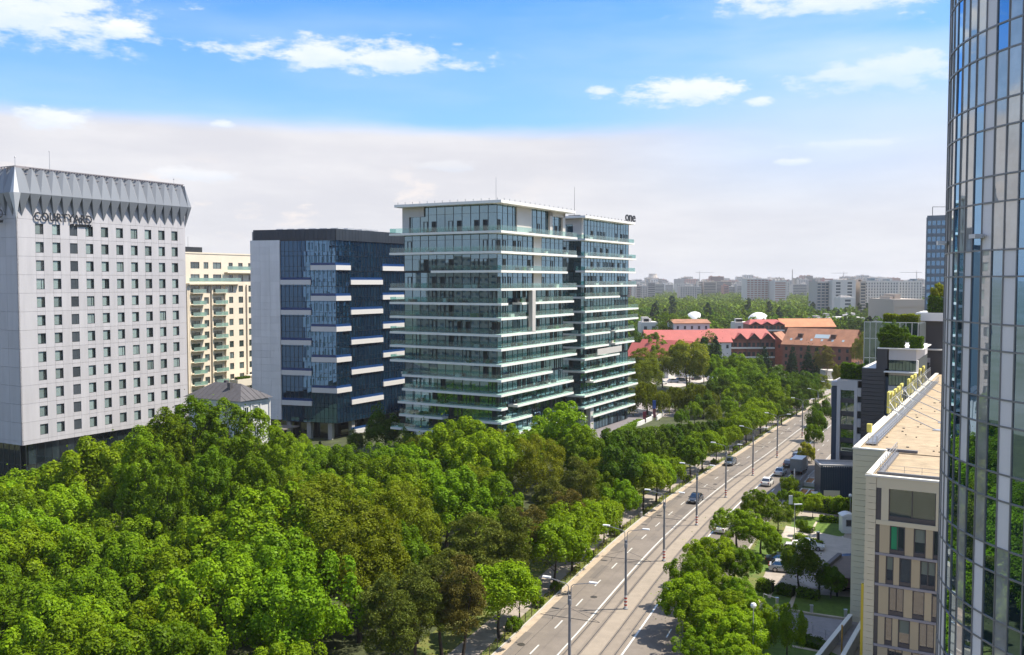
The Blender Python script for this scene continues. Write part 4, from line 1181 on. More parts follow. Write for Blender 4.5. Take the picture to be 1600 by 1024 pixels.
# roofs, coping, upstands
rB = [fF.p(.3, -.3, 0).xy, fF.p(20, -.3, 0).xy, fF.p(20, -14, 0).xy, fF.p(.3, -14, 0).xy]
MB().prism(rB, ZR - .75, ZR - .12).build('roof_deck', deck, bo)
rA = [fF2.p(.5, -.5, 0).xy, fF2.p(WA, -.5, 0).xy, fF2.p(WA, -LA, 0).xy, fF2.p(.5, -LA, 0).xy]
MB().prism(rA, ZR - .4, ZR - .116).build('roof_deck', deck, bo)
cp = MB(); cp.box(fF, -.06, 20, -.5, .08, ZR - .1, ZR + .08); cp.box(fF2, -.06, 3.5, -.5, .08, ZR + .0, ZR + .16); cp.box(fW2, .1, LA, -.55, .06, ZR + .0, ZR + .16); cp.box(fW, .1, 13.6, -.5, .06, ZR - .1, ZR + .08)
cp.build('coping', coping, bo)
MB().box(fF, .9, 20, -1.05, -.75, ZR - .1, ZR + .30).box(fF2, 3.3, 6.5, -1.2, -.8, ZR - .1, ZR + .18).box(fW, 1.2, 13.2, -1.35, -.9, ZR - .1, ZR + .16).build('roof_upstand', mat('upstand', (.16, .16, .17), .6), bo)
jt = MB()
for k in range(40): jt.box(fF2, .8, WA, -1 - k * 2.4 - .03, -1 - k * 2.4 + .03, ZR - .114, ZR - .105)
jt.box(fF2, 9.4, 9.9, -60, -.6, ZR - .114, ZR - .098)
for k in range(6): jt.box(fF, 1, 20, -3 - k * 2 - .03, -3 - k * 2 + .03, ZR - .118, ZR - .108)
jt.build('deck_joints', mat('deck_joint', (.62, .50, .33), .8), bo, kind='stuff')
rv = MB(); rq = random.Random(9)
for _ in range(60):
    u, n = rq.uniform(2, 14), -rq.uniform(2, 50); q = fF2.p(u, n, 0); s_ = rq.uniform(.05, .12)
    rv.box(Fr(q.xy, (1, 0), (0, 1)), -s_, s_, -s_, s_, ZR - .11, ZR - .02)
rv.build('deck_fixings', dark_metal, bo, kind='stuff')
# roof railings: each a thing standing on the roof
rail = mat('galvanised', (.42, .43, .45), .4, metal=.6)
def railing(label, fr, u0, u1, n, z, step=1.5, h=1.05, rows_=3, thick=.035):
    c = fr.p((u0 + u1) / 2, n, z)
    t = thing('railing', label, 'railing', c, group='railings on the beige office roof')
    k = max(1, round(abs(u1 - u0) / step))
    for i in range(k + 1):
        u = u0 + (u1 - u0) * i / k; MB().tube(fr.p(u, n, z - .2), fr.p(u, n, z + h), thick, thick, 6).build('post', rail, t)
    for r in range(rows_):
        zz_ = z + h - r * .36; MB().tube(fr.p(u0, n, zz_), fr.p(u1, n, zz_), thick * .8, thick * .8, 6).build('rail', rail, t)
    return t
railing('short galvanised railing along the near side edge of the stepped roof corner', fW, 1.2, 13.5, -1.1, ZR + .16, 1.2)
railing('low thin railing across the near front edge of the roof deck', fF, 1.6, 14, -2.3, ZR - .1, 1.6, .8, 2, .02)
railing('long galvanised railing on the walkway behind the rooftop letters', fW2, 4, 80, -1.9, ZR - .1, 1.7)
railing('galvanised railing beside the letters on the avenue edge of the roof', fW2, 26, 80, -.45, ZR + .16, 2.0, 2.4, 2)
railing('railing closing the near end of the roof walkway', fF2, 1.0, 2.0, -3.9, ZR - .1, .5)
# grated walkway and braces
gw = MB()
gw.box(fW2, 4, 80, -1.85, -.7, ZR + .02, ZR + .07)
for k in range(150): gw.box(fW2, 4 + k * .5, 4.08 + k * .5, -1.85, -.7, ZR + .07, ZR + .1)
gw = gw.build('roof_walkway', rail, label='galvanised grating walkway running behind the rooftop letters', cat='walkway')
for k, s_ in enumerate((22, 29, 38, 47, 56, 65)):
    t = thing('roof_brace', 'slanting steel brace bolted to the sunlit roof deck', 'brace', fW2.p(s_, -3, ZR - .1), group='braces of the rooftop letters')
    MB().tube(fW2.p(s_, -.6, ZR + 2.1), fW2.p(s_ - 3, -6.8, ZR - .05), .06, .06, 6).build('strut', rail, t)
    MB().tube(fW2.p(s_ + 1, -1.9, ZR + .9), fW2.p(s_ + 3, -.5, ZR + 2.4), .05, .05, 6).build('strut', rail, t)
    MB().box(fW2, s_ - 3.5, s_ - 2.5, -7.3, -6.4, ZR - .114, ZR + .0).build('base_plate', light_metal, t)
# rooftop letters seen edge-on from behind: deep yellow-sided boxes on a steel rail
yel = mat('letter_yellow', (.70, .60, .12), .5); yw = mat('letter_face', (.72, .70, .52), .5)
spots_ = [27.5, 30.5, 34, 37.5, 41, 50, 54, 58.5, 66, 71.5]
for k, s_ in enumerate(spots_):
    w, h_, c0 = [(1.9, 2.9, 0), (1.9, 2.6, 1), (1.8, 2.6, 0), (2.0, 2.6, 1), (1.9, 2.7, 0), (1.6, 2.6, 1), (2.1, 2.7, 0), (2.0, 2.6, 1), (2.1, 2.9, 0), (2.2, 2.9, 1)][k]
    t = thing('rooftop_letter', ['yellow rooftop letter nearest the roof corner', 'second yellow rooftop letter from the near end', 'third yellow rooftop letter from the near end', 'fourth yellow rooftop letter from the near end', 'yellow rooftop letter just before the gap in the row',
        'yellow rooftop letter just after the gap in the row', 'yellow rooftop letter fourth from the far end', 'yellow rooftop letter third from the far end', 'yellow rooftop letter next to last at the far end', 'yellow rooftop letter at the far end of the row'][k], 'sign letter', fW2.p(s_, -.1, ZR + .16), group='yellow rooftop letters')
    m = MB(); z0 = ZR + .5
    m.box(fW2, s_, s_ + .24, -.14, .16, z0, z0 + h_)
    if c0: m.box(fW2, s_ + w - .24, s_ + w, -.14, .16, z0, z0 + h_); m.box(fW2, s_ + .24, s_ + w - .24, -.14, .16, z0 + h_ - .45, z0 + h_)
    else:
        for q in (0, h_ / 2 - .2, h_ - .42): m.box(fW2, s_ + .24, s_ + w, -.14, .16, z0 + q, z0 + q + .42)
    m.build('letter_body', yel, t); MB().box(fW2, s_ + .02, s_ + .22, -.152, -.145, z0 + .03, z0 + h_ - .03).build('back_plate', yw, t)
    MB().tube(fW2.p(s_ + .2, 0, ZR + .1), fW2.p(s_ + .2, 0, z0 + .02), .05, .05, 5).build('foot', rail, t)
ob = thing('yellow_sign_box', 'low yellow sign box on the parapet before the first rooftop letter', 'sign', fW2.p(17, 0, ZR))
MB().box(fW2, 12, 25, -.1, .12, ZR + .18, ZR + .5).build('sign_box', coping, ob); MB().box(fW2, 11.4, 12, -.25, .3, ZR + .18, ZR + 1.2).build('sign_end', yel, ob)
# yellow downpipe-like strip at the stepped corner
MB().box(fW, -.0, .3, .01, .25, .2, 8.9).build('corner_strip', mat('yellow_strip', (.62, .46, .03), .5), bo)

# ---------------------------------------------------------------- dark modern block behind the beige office
char = mat('charcoal_clad', (.052, .05, .055), .55, rnd=.08, var=.08, vscale=.5)
navy = mat('navy_clad', (.018, .04, .075), .5, rnd=.06)
pale_cl = mat('pale_clad', (.46, .44, .44), .55, rnd=.04)
mod_glass = coated_glass('modern_glass', (.01, .026, .026), (.03, .06, .055), .16, tint=(.8, 1, .97), wave=.2, thresh=.3)
DM = 163.0
OM = PD(1300, 600, DM); fM = Fr((OM.x, OM.y), (-D1.x, -D1.y), (-D2.x, -D2.y))
def um(px, n=0): return fM.solve(px, n, 560)
def zm(py, u=5, n=0):
    d = fM.p(u, n, 0).y; return ZD(py, d)
mod = thing('charcoal_office', 'charcoal and white stepped office block with planted terraces', 'office building', (OM.x, OM.y, 0))
zt1 = zm(594.5, 2)
a1, a2, a3 = um(1309), um(1334), um(1347)
MB().box(fM, 0, um(1309), -24, 0, 0, zm(604, 1)).build('end_wall', navy, mod)
m = MB(); m.box(fM, um(1309) + .01, a3, -24, -.5, 0, zt1 - 1.3); m.build('core_wall', tower_core, mod)
m = MB(); m.box(fM, a1, um(1314.5), -.5, .25, 0, zt1); m.box(fM, um(1336), um(1341), -.5, .25, 0, zt1); m.box(fM, um(1314.5), um(1336), -.5, .25, zm(610, 3), zt1); m.box(fM, -.1, a1, -24, .1, zm(603, 1), zt1 - .3)
for yy in (620, 643, 668, 692): m.box(fM, um(1341) + .01, um(1347), -.5, .2, zm(yy, 5) - .0, zm(yy, 5) + 1.5)
m.build('white_frame', pale_cl, mod)
for k, yy in enumerate((610, 630, 651, 672, 693)):
    z1 = zm(yy, 3) - .03; z0 = zm(yy + 20, 3)
    fr_ = MB().box(fM, um(1314.5) + .02, um(1336) - .02, -.5, -.12, z0, z0 + .75).build('window', char, mod)
    MB().box(fM, um(1314.5) + .02, um(1336) - .02, -.4, -.3, z0 + .75, z1).build('pane', mod_glass, fr_)
MB().box(fM, a1, a3, -24, .1, zt1 + .01, zt1 + .12).build('roof', concrete, mod)
# dark tall shaft, boards of cladding laid as courses
ds = MB(); zS = zm(575, 6)
ncs = 34
u0, u1 = um(1348), um(1384)
for k in range(ncs): ds.box(fM, u0, u1, -20, .6, zS * k / ncs, zS * (k + 1) / ncs - .05)
ds.box(fM, um(1370), um(1387), -20, .5, zS - .03, zm(545, 8)); 
ds.build('charcoal_shaft', char, mod, kind='stuff')
MB().box(fM, um(1382) + .02, um(1389), -18, .2, 0, zm(588, 8)).build('navy_reveal', navy, mod)
# centre: white band, strip windows, white band
m = MB(); c0_, c1_ = um(1389), um(1432)
m.box(fM, c0_, c1_, -18, -.3, 0, zm(562, 10)); m.build('core_wall', tower_core, mod)
MB().box(fM, c0_, c1_, -18, .3, zm(562.5, 10), zm(545, 10)).build('white_band', pale_cl, mod)
for (ya, yb) in ((563.5, 579), (587, 602), (612, 640)):
    m = MB(); n = 8; w = (c1_ - c0_) / n
    for k in range(n):
        o = MB().box(fM, c0_ + k * w + .03, c0_ + (k + 1) * w - .03, -.1, -.02, zm(yb, 10), zm(ya, 10)).build('pane', mod_glass, mod)
MB().box(fM, c0_ - .6, c1_ + .3, -.3, 1.6, zm(581.5, 10), zm(579.8, 10)).box(fM, c1_, c1_ + .3, -.3, .4, zm(580, 10), zm(562, 10)).build('terrace_slab', slab_white, mod)
m = MB(); m.box(fM, c0_, c1_, -.3, .3, zm(611.5, 10), zm(603, 10)); m.box(fM, c0_, c1_, -.3, .1, zm(586.5, 10), zm(583, 10)); m.build('white_band', pale_cl, mod)
# right wing further back
fN = Fr((OM.x + D2.x * 36, OM.y + D2.y * 36), (-D1.x, -D1.y), (-D2.x, -D2.y))
def un(px): return fN.solve(px, 0, 540)
def zn(py, u=14): return ZD(py, fN.p(u, 0, 0).y)
MB().box(fN, un(1432), un(1478), -14, 0, 0, zn(547)).build('charcoal_wing', char, mod)
MB().box(fN, un(1431), un(1480), -14, .25, zn(548), zn(546)).build('parapet_line', slab_white, mod)
MB().box(fN, un(1444), un(1480), -14, -1.2, zn(547), zn(502.5)).build('charcoal_box', char, mod)
MB().box(fN, un(1436), un(1444), -14, -1.4, zn(547), zn(502.5)).build('clad_wall', pale_cl, mod)
MB().box(fN, un(1430), un(1480), -14.5, .3, zn(502), zn(489.5)).build('white_roof_slab', slab_white, mod)
for k in range(2): MB().box(fN, un(1438 + k * 11), un(1443 + k * 11), .02, .2, zn(572), zn(560)).build('vent_panel', pale_cl, mod)
for k in range(2): MB().lathe((fN.p(un(1440 + k * 11), .35, 0).x, fN.p(un(1440 + k * 11), .35, 0).y, zn(577)), [(.35, 0), (.4, .5), (.3, .9), (.32, 1.3)], 8).build('vent', dark_metal, mod)
# glass wing with terraces
fG = Fr((OM.x + D2.x * 22, OM.y + D2.y * 22), (-D1.x, -D1.y), (-D2.x, -D2.y))
def ug(px): return fG.solve(px, 0, 540)
def zg(py, u=8): return ZD(py, fG.p(u, 0, 0).y)
gz0, gz1 = zg(592), zg(504)
MB().box(fG, ug(1350.5), ug(1436), -12, -.2, 0, gz1 - .3).build('core_wall', tower_core, mod)
n = 9; w = (ug(1434) - ug(1350)) / n
for r_i, (za, zb3) in enumerate(((gz1 - 3.2, gz1), (gz1 - 7.0, gz1 - 3.25), (gz1 - 10.6, gz1 - 7.05), (gz0 - 1, gz1 - 10.65))):
    for k in range(n if r_i < 3 else 3):
        o = MB().box(Fr(fG.p(ug(1350) + k * w, 0, 0).xy, fG.e, fG.n), .04, w - .04, -.1, -.02, za + .04, zb3 - .02).build('pane', mod_glass, mod)
        o.rotation_euler = (0, 0, 0)
ml = MB()
for k in range(n + 1): ml.box(fG, ug(1350) + k * w - .05, ug(1350) + k * w + .05, -.15, .05, gz0 - 1, gz1)
for z in (gz1 - .02, gz1 - 3.22, gz1 - 7.02, gz1 - 10.62): ml.box(fG, ug(1350), ug(1434), -.15, .04, z - .05, z + .06)
ml.build('mullions', light_metal, mod, kind='stuff')
MB().box(fM, um(1347), um(1378), -22, -.2, zm(577, 5), zm(575, 5)).build('terrace_deck', slab_white, mod)
MB().box(fM, um(1371), um(1442), -14, .6, zm(545, 8) + .01, zm(543.5, 8)).build('terrace_deck', slab_white, mod)

# ribbed dark annexe in front
DX = 152.0
OX = PD(1281, 790, DX); OX = G(1281, 792); fX = Fr((OX.x, OX.y), (1, -.12), (-.12, -1))
ax = thing('ribbed_annexe', 'low navy ribbed metal annexe beside the hedge with a small cream panel', 'building', (OX.x + 3, OX.y, 0))
uX = fX.solve(1352, 0, 780); hX = ZD(728, OX.y)
MB().box(fX, .05, uX, -5, -.05, 0, hX - .35).build('core_wall', navy, ax)
rb = MB(); n = 26
for k in range(n): 
    u = uX * k / n; rb.box(fX, u + .03, u + uX / n * .68, -.05, .06, 0, hX)
rb.build('ribs', navy, ax, kind='stuff')
MB().box(fX, 0, uX, -5.2, -4.9, hX - .3, hX + .12).box(fX, 0, .3, -4.9, 0, hX - .3, hX + .1).box(fX, 0, uX, -.3, .1, hX + .01, hX + .22).build('parapet', mat('parapet_pale', (.45, .42, .40), .7), ax)
MB().box(fX, .3, uX, -4.9, -.3, hX - .34, hX - .2).build('roof', concrete, ax)
u0 = fX.solve(1287, 0, 770); u1 = fX.solve(1312, 0, 770)
pn = MB().box(fX, u0, u1, .07, .13, ZD(787, OX.y), ZD(766, OX.y)).build('cream_panel', mat('cream_panel', (.58, .53, .40), .6), ax)
MB().box(fX, u0 + .9, u0 + 1.0, .14, .17, ZD(780, OX.y), ZD(774, OX.y)).box(fX, u0 + 1.7, u0 + 1.8, .14, .17, ZD(780, OX.y), ZD(774, OX.y)).build('handles', dark_metal, ax)

# ---------------------------------------------------------------- hotel with red roofs, brick house and their neighbours
red_roof = mat('red_roof', (.36, .082, .066), .6, var=.12, vscale=.25, rnd=.05)
tile_roof = mat('tile_roof', (.30, .135, .075), .8, var=.25, vscale=.3)
brick = mat('brick_wall', (.235, .095, .065), .85, var=.18, vscale=.6)
far_white = mat('far_white', (.60, .59, .56), .8)
far_dark = mat('far_window', (.03, .04, .045), .25)
timber = mat('dark_timber', (.10, .055, .04), .8)
def hippedrow(label, px0, px1, D, ytop, yeave, ybase, ngab):
    "long building under one red roof with a row of gabled dormers on the front"
    x0, x1 = PD(px0, 440, D).x, PD(px1, 440, D).x
    fr = Fr((x0, D), (1, 0), (0, -1)); W = x1 - x0; ze, zr = ZD(yeave, D), ZD(ytop, D)
    t = thing('red_roof_hotel', label, 'hotel', ((x0 + x1) / 2, D + 6, 0))
    MB().box(fr, 0, W, -13, 0, 0, ze).build('wall', brick, t)
    dep = 13
    MB().quad([fr.p(-.5, .6, ze - .1), fr.p(W + .5, .6, ze - .1), fr.p(W - 2, -dep / 2, zr), fr.p(2, -dep / 2, zr)]).quad([fr.p(W + .5, -dep, ze), fr.p(-.5, -dep, ze), fr.p(2, -dep / 2, zr), fr.p(W - 2, -dep / 2, zr)]).quad([fr.p(-.5, -dep, ze), fr.p(-.5, .6, ze - .1), fr.p(2, -dep / 2, zr)]).quad([fr.p(W + .5, .6, ze - .1), fr.p(W + .5, -dep, ze), fr.p(W - 2, -dep / 2, zr)]).build('roof', red_roof, t)
    g = W / ngab
    for k in range(ngab):
        a, b, c = k * g, (k + 1) * g, (k + .5) * g; zp = ze + (zr - ze) * .62; n1 = 1.0
        d = MB(); d.quad([fr.p(a + .1, n1, ze - .2), fr.p(c, n1, zp), fr.p(c, -dep / 2 * .62, zp), fr.p(a + .1, .5, ze - .1)]); d.quad([fr.p(c, n1, zp), fr.p(b - .1, n1, ze - .2), fr.p(b - .1, .5, ze - .1), fr.p(c, -dep / 2 * .62, zp)])
        dm_ = d.build('dormer_roof', red_roof, t)
        MB().quad([fr.p(a + .4, .3, ze - .2), fr.p(b - .4, .3, ze - .2), fr.p(c, .3, zp - .3)]).build('dormer_wall', timber, dm_)
    nf = max(1, int(ze // 3.2)); fh_ = ze / nf
    for f in range(nf):
        if f: MB().box(fr, 0, W, .0, 1.1, f * fh_ - .12, f * fh_ + .55).build('balcony_rail', far_white, t)
        nw = ngab * 3
        for k in range(nw):
            u = W * (k + .5) / nw
            MB().box(fr, u - .6, u + .6, .02, .08, f * fh_ + .7, f * fh_ + 2.5).build('window', far_dark, t)
        if f == nf - 1: pass
    for k in range(ngab + 1): MB().box(fr, k * g - .15, k * g + .15, .0, 1.0, 0, ze).build('buttress', timber, t)
    return t
hippedrow('long red roofed hotel wing with a row of gabled dormers above white balconies', 1104, 1211, 412, 515, 530, 556, 5)
hippedrow('small red roofed hotel wing standing behind the long one', 1172, 1226, 470, 500, 507, 530, 3)
def gable_house(name, label, px, D, ang, L_, W_, zeave, zridge, roofm, wallm, cat='house', win=True, wrows=1, overhang=.6):
    c = PD(px, 440, D); a = math.radians(ang)
    e = Vector((math.cos(a), math.sin(a))); n = Vector((e.y, -e.x))
    fr = Fr((c.x, D), e, n)
    t = thing(name, label, cat, (c.x, D, 0))
    w = MB(); h = L_ / 2; v = W_ / 2
    w.box(fr, -h, h, -v, v, 0, zeave)
    for s_ in (-1, 1): w.quad([fr.p(s_ * h, -v, zeave), fr.p(s_ * h, v, zeave), fr.p(s_ * h, 0, zridge)])
    w.build('wall', wallm, t)
    o = overhang; k = (zridge - zeave) / v
    r = MB()
    for s_ in (-1, 1):
        a0, a1 = fr.p(-h - o, s_ * (v + o), zeave - k * o + .15), fr.p(h + o, s_ * (v + o), zeave - k * o + .15)
        b0, b1 = fr.p(-h - o, 0, zridge + .15), fr.p(h + o, 0, zridge + .15)
        r.quad([a0, a1, b1, b0]); up_ = Vector((0, 0, .22)); r.quad([a0 + up_, a1 + up_, b1 + up_, b0 + up_]); r.quad([a0, a1, a1 + up_, a0 + up_]); r.quad([a1, b1, b1 + up_, a1 + up_]); r.quad([a0, b0, b0 + up_, a0 + up_])
    r.build('roof', roofm, t)
    if win:
        for s_ in (1,):
            nw = max(2, int(L_ / 3.2))
            for rr_ in range(wrows):
                z0 = zeave - 2.6 - 3.1 * rr_
                for k_ in range(nw):
                    u = -h + L_ * (k_ + .5) / nw; MB().box(fr, u - .5, u + .5, v + .02, v + .08, z0, z0 + 1.5).build('window', far_dark, t)
        for rr_ in range(wrows + 1):
            z0 = zeave + 1.0 - 3.1 * rr_
            for k_ in (-1, 0, 1):
                if rr_ == 0 and k_: continue
                for s_ in (-1, 1): MB().box(fr, s_ * h, s_ * (h + .07), k_ * 2.6 - .5, k_ * 2.6 + .5, z0, z0 + 1.5).build('window', far_dark, t)
    return t, fr
zz1 = lambda y, D: ZD(y, D)
gable_house('red_roof_annexe', 'low white hall under a broad red roof at the end of the hotel wing', 1072, 405, 0, 36, 17, ZD(533, 405), ZD(517, 405), red_roof, far_white, 'building')
gable_house('red_roof_annexe', 'white cottage with red roof stepping down to the hotel car park', 1043, 380, -38, 22, 13, ZD(553, 380), ZD(533, 380), red_roof, far_white, 'building', wrows=1)
gable_house('red_roof_annexe', 'smallest red roofed white cottage, nearest the apartment towers', 1022, 372, -34, 18, 11, ZD(556, 372), ZD(538, 372), red_roof, far_white, 'building')
gable_house('white_villa', 'white villa with low orange roof rising behind the red roofed hall', 1076, 440, 6, 17, 12, ZD(505, 440), ZD(500, 440), tile_roof, far_white, wrows=2)
t_, frB = gable_house('brick_house', 'long brick house with brown tiled roof and arched gable windows', 1287, 392, -38, 29, 15, ZD(538, 393), ZD(515, 393), tile_roof, brick, 'house', wrows=3)
# brighter end gable toward the sun, with its arched windows
for i, zq in enumerate((3.0, 6.3, 9.4)):
    for k_ in range(4):
        c_ = -5 + k_ * 3.3
        m = MB().box(frB, 14.5, 14.62, c_ - .55, c_ + .55, zq, zq + 1.6); m.box(frB, 14.5, 14.62, c_ - .35, c_ + .35, zq + 1.6, zq + 1.95)
        m.build('window', far_dark, t_)
for k_ in (-8, 6): MB().box(frB, k_ - 1, k_ + 1, 2.2, 4.6, ZD(532, 393), ZD(523, 393) + .4).build('dormer', timber, t_)
sk = MB(); v_ = 7.5; zr_, ze_ = ZD(515, 393), ZD(538, 393)
for a_, b_, f0, f1 in ((-2, 4.2, .38, .62),): sk.quad([frB.p(a_, v_ * (1 - f0) , ze_ + (zr_ - ze_) * f0 + .45), frB.p(b_, v_ * (1 - f0), ze_ + (zr_ - ze_) * f0 + .45), frB.p(b_, v_ * (1 - f1), ze_ + (zr_ - ze_) * f1 + .45), frB.p(a_, v_ * (1 - f1), ze_ + (zr_ - ze_) * f1 + .45)])
sk.build('roof_window', mat('skylight', (.35, .42, .45), .2), t_)
for k_ in range(6):
    u = -12 + k_ * 4.4; f0 = .2; MB().quad([frB.p(u, v_ * .8, ze_ + (zr_ - ze_) * .2 + .46), frB.p(u + .9, v_ * .8, ze_ + (zr_ - ze_) * .2 + .46), frB.p(u + .9, v_ * .68, ze_ + (zr_ - ze_) * .32 + .46), frB.p(u, v_ * .68, ze_ + (zr_ - ze_) * .32 + .46)]).build('roof_window', mat('skylight', (.3, .4, .4), .2), t_)
gable_house('orange_roof_house', 'house with orange tiled roof between the red hotel and brick house', 1258, 480, 3, 27, 13, ZD(510, 480), ZD(499, 480), mat('orange_roof', (.46, .19, .09), .8, var=.15, vscale=.3), brick)
gable_house('orange_roof_house', 'small rust roofed house peeping out between red wing and brick house', 1216, 430, 60, 14, 10, ZD(535, 430), ZD(520, 430), tile_roof, brick)
for px, D, w, h, lab in ((1186, 640, 18, 4.0, 'large white inflated tennis dome among the trees'), (1086, 650, 11, 2.4, 'smaller white inflated tennis dome half hidden by trees')):
    c = PD(px, 440, D); base = ZD(497 if w > 15 else 495, D)
    m = MB(); n = 16; hN = 5
    R_, Hm = (9.6, ZD(488, D)) if w > 15 else (8.7, ZD(487, D))
    m.lathe((c.x, c.y, 0), [(max(.05, R_ * math.sqrt(max(0, 1 - q ** 3))), Hm * q) for q in (0, .3, .5, .62, .72, .8, .87, .93, .97, .99, 1.0)], 28)
    o = m.build('tennis_dome', mat('dome_white', (.75, .74, .72), .6), label=lab, cat='dome')
    for p_ in o.data.polygons: p_.use_smooth = True

# mid-distance blocks ------------------------------------------------
def slab_block(name, label, px0, px1, D, ytop, depth, wallm, winm, fh_=3.0, bay=3.2, style='grid', cat='apartment block', top=None, group=None, ang=0, joined=True):
    x0, x1 = PD(px0, 440, D).x, PD(px1, 440, D).x; W = x1 - x0; zt = ZD(ytop, D)
    a = math.radians(ang); fr = Fr((x0, D), (math.cos(a), math.sin(a)), (math.sin(a), -math.cos(a)))
    t = thing(name, label, cat, ((x0 + x1) / 2, D + depth / 2, 0), group=group)
    MB().box(fr, 0, W, -depth, -.5, 0, zt).build('core', winm, t)
    w = MB(); nf = int(zt / fh_); nb = max(1, round(W / bay)); bw = W / nb
    for f in range(nf + 1):
        z = zt - f * fh_; w.box(fr, 0, W, -.6, 0 if style != 'terrace' else .9, max(0, z - fh_ * .42), z - .02)
    if style != 'bands':
        for k in range(nb + 1):
            ww = bw * (.30 if style == 'grid' else .12); u = k * bw; w.box(fr, max(0, u - ww), min(W, u + ww), -.55, -.05, 0, zt)
    for s_ in (0, W): w.box(fr, s_ - .3, s_ + .3, -depth, .02, 0, zt)
    nb2 = max(1, round(depth / bay))
    w.box(fr, 0, W, -depth, -.0, zt - .01, zt + .8)
    w.build('facade', wallm, t, kind='stuff')
    rn = random.Random(int(px0 * 3 + D))
    p = MB()
    for _ in range(max(2, int(W / 12))):
        u = rn.uniform(0, max(.1, W - 5)); p.box(fr, u, u + rn.uniform(2, 5), -depth * .7, -depth * .3, zt + .8, zt + rn.uniform(1.8, 4))
    p.build('roof_plant', top or wallm, t)
    return t, fr, W, zt
P_pink = mat('far_pink', (.42, .24, .20), .85); P_cream = mat('far_cream', (.56, .52, .46), .85); P_grey = mat('far_grey', (.44, .41, .38), .85); P_white = mat('far_pale', (.62, .58, .53), .85)
P_tan = mat('far_tan', (.46, .39, .32), .85); P_win = mat('far_pane', (.07, .09, .10), .3); P_blue = mat('far_blue', (.10, .16, .20), .2)
slab_block('brick_block', 'pink and white striped apartment block on the far edge of the woods', 1167, 1212, 1320, 436, 30, P_white, P_pink, 3.1, 5, 'terrace')
slab_block('brick_block', 'lower pink wing stepping down beside the striped apartment block', 1211, 1228, 1290, 440, 30, P_white, P_pink, 3.1, 5, 'bands')
slab_block('terraced_block', 'terraced apartment block with dark glass balconies and pale end wall', 1277, 1303, 940, 441, 26, P_grey, P_blue, 3.0, 4, 'terrace')
slab_block('terraced_block', 'tall pale end of the terraced block with a row of roof frames', 1301, 1337, 930, 439, 24, P_white, P_win, 3.1, 12, 'grid')
slab_block('low_white_block', 'short blank white block in front of the terraced apartments', 1314, 1337, 880, 466, 16, P_white, P_win, 3.4, 22, 'grid', 'building')
slab_block('cream_block', 'long white gridded apartment block with dark penthouse glass', 1352, 1404, 960, 440, 22, P_white, P_win, 3.0, 2.9, 'grid', top=P_blue)
slab_block('cream_block', 'farther half of the white gridded apartment block beside the blue tower', 1405, 1441, 985, 440, 22, P_white, P_win, 3.0, 2.9, 'grid', top=P_blue)
slab_block('cream_block', 'narrow tan end tower of the gridded apartment block', 1345, 1353, 930, 441, 20, P_tan, P_win, 3.0, 6, 'bands')
slab_block('warehouse', 'windowless brown warehouse beyond the charcoal office', 1398, 1446, 560, 470, 40, P_tan, P_tan, 9, 60, 'bands', 'warehouse')
slab_block('low_shop', 'pale low commercial building below the white apartment blocks', 1316, 1352, 640, 498, 20, P_white, P_win, 3.3, 4, 'grid', 'building')
slab_block('low_shop', 'long pale low building behind the brick house roof', 1275, 1318, 620, 499, 16, P_grey, P_win, 3.3, 5, 'grid', 'building')
slab_block('low_shop', 'flat beige building with terraces behind the long red wing', 1158, 1216, 520, 513, 14, P_cream, P_win, 3.2, 4, 'bands', 'building')
slab_block('low_shop', 'white single storey pavilion beside the red roofed wing', 1150, 1175, 500, 506, 10, P_white, P_win, 3.2, 5, 'grid', 'building')
slab_block('low_shop', 'white corner house between the willow trees and the towers', 1003, 1028, 470, 506, 12, P_white, P_win, 3.2, 4, 'grid', 'building')
slab_block('low_shop', 'flat roofed building beyond the far end of the avenue', 1296, 1348, 345, 598, 16, P_cream, P_win, 3.2, 4, 'grid', 'building')
# blue glass tower behind the beige office
t_, fr_, W_, zt_ = slab_block('blue_tower', 'dark blue glass tower showing beside the edge of the round tower', 1446.5, 1500, 420, 340, 30, mat('bt_frame', (.10, .14, .18), .4), blue_glass, 3.6, 1.9, 'thin', 'tower', ang=-29)
cr_ = fr_.p(2, -2, zt_ + .8); MB().tube(cr_, cr_ + Vector((0, 0, 4)), .15, .15, 5).tube(cr_ + Vector((0, 0, 4)), cr_ + Vector((6, 0, 4)), .12, .12, 5).build('roof_davit', dark_metal, t_)

# far skyline ---------------------------------------------------------
rn = random.Random(21)
pal = [(P_white, 'white'), (P_cream, 'cream'), (P_grey, 'grey'), (P_tan, 'tan'), (P_pink, 'brick red')]
for k in range(230):
    px = rn.uniform(975, 1475); D = rn.choice([rn.uniform(1500, 2400), rn.uniform(2300, 4200), rn.uniform(3500, 6500)])
    w = rn.uniform(6, 26) * (1 if D > 2400 else 1.1)
    yt = rn.gauss(438, 2.6) if D > 2400 else rn.uniform(440, 449)
    if rn.random() < .1: yt -= rn.uniform(2, 5)
    hmin = ZD(yt, D)
    if hmin < 8: yt = 440 + 20 * 1450 / D; 
    mm, nm = rn.choice(pal)
    slab_block('skyline_block', f'{nm} apartment block lost in the haze of the far skyline', px, px + w, D, yt, rn.uniform(12, 30), mm, P_win, 3.1 if D < 3000 else 6, 4 if D < 3000 else 9, rn.choice(['grid', 'bands', 'bands']), group=f'{nm} blocks on the far skyline')
MB().lathe((PD(1020, 440, 5200).x, 5200, 0), [(28, 0), (28, ZD(434, 5200)), (22, ZD(430.5, 5200)), (22, ZD(428, 5200))], 12).build('skyline_tower', P_tan, label='stubby round tower standing above the far skyline', cat='tower')
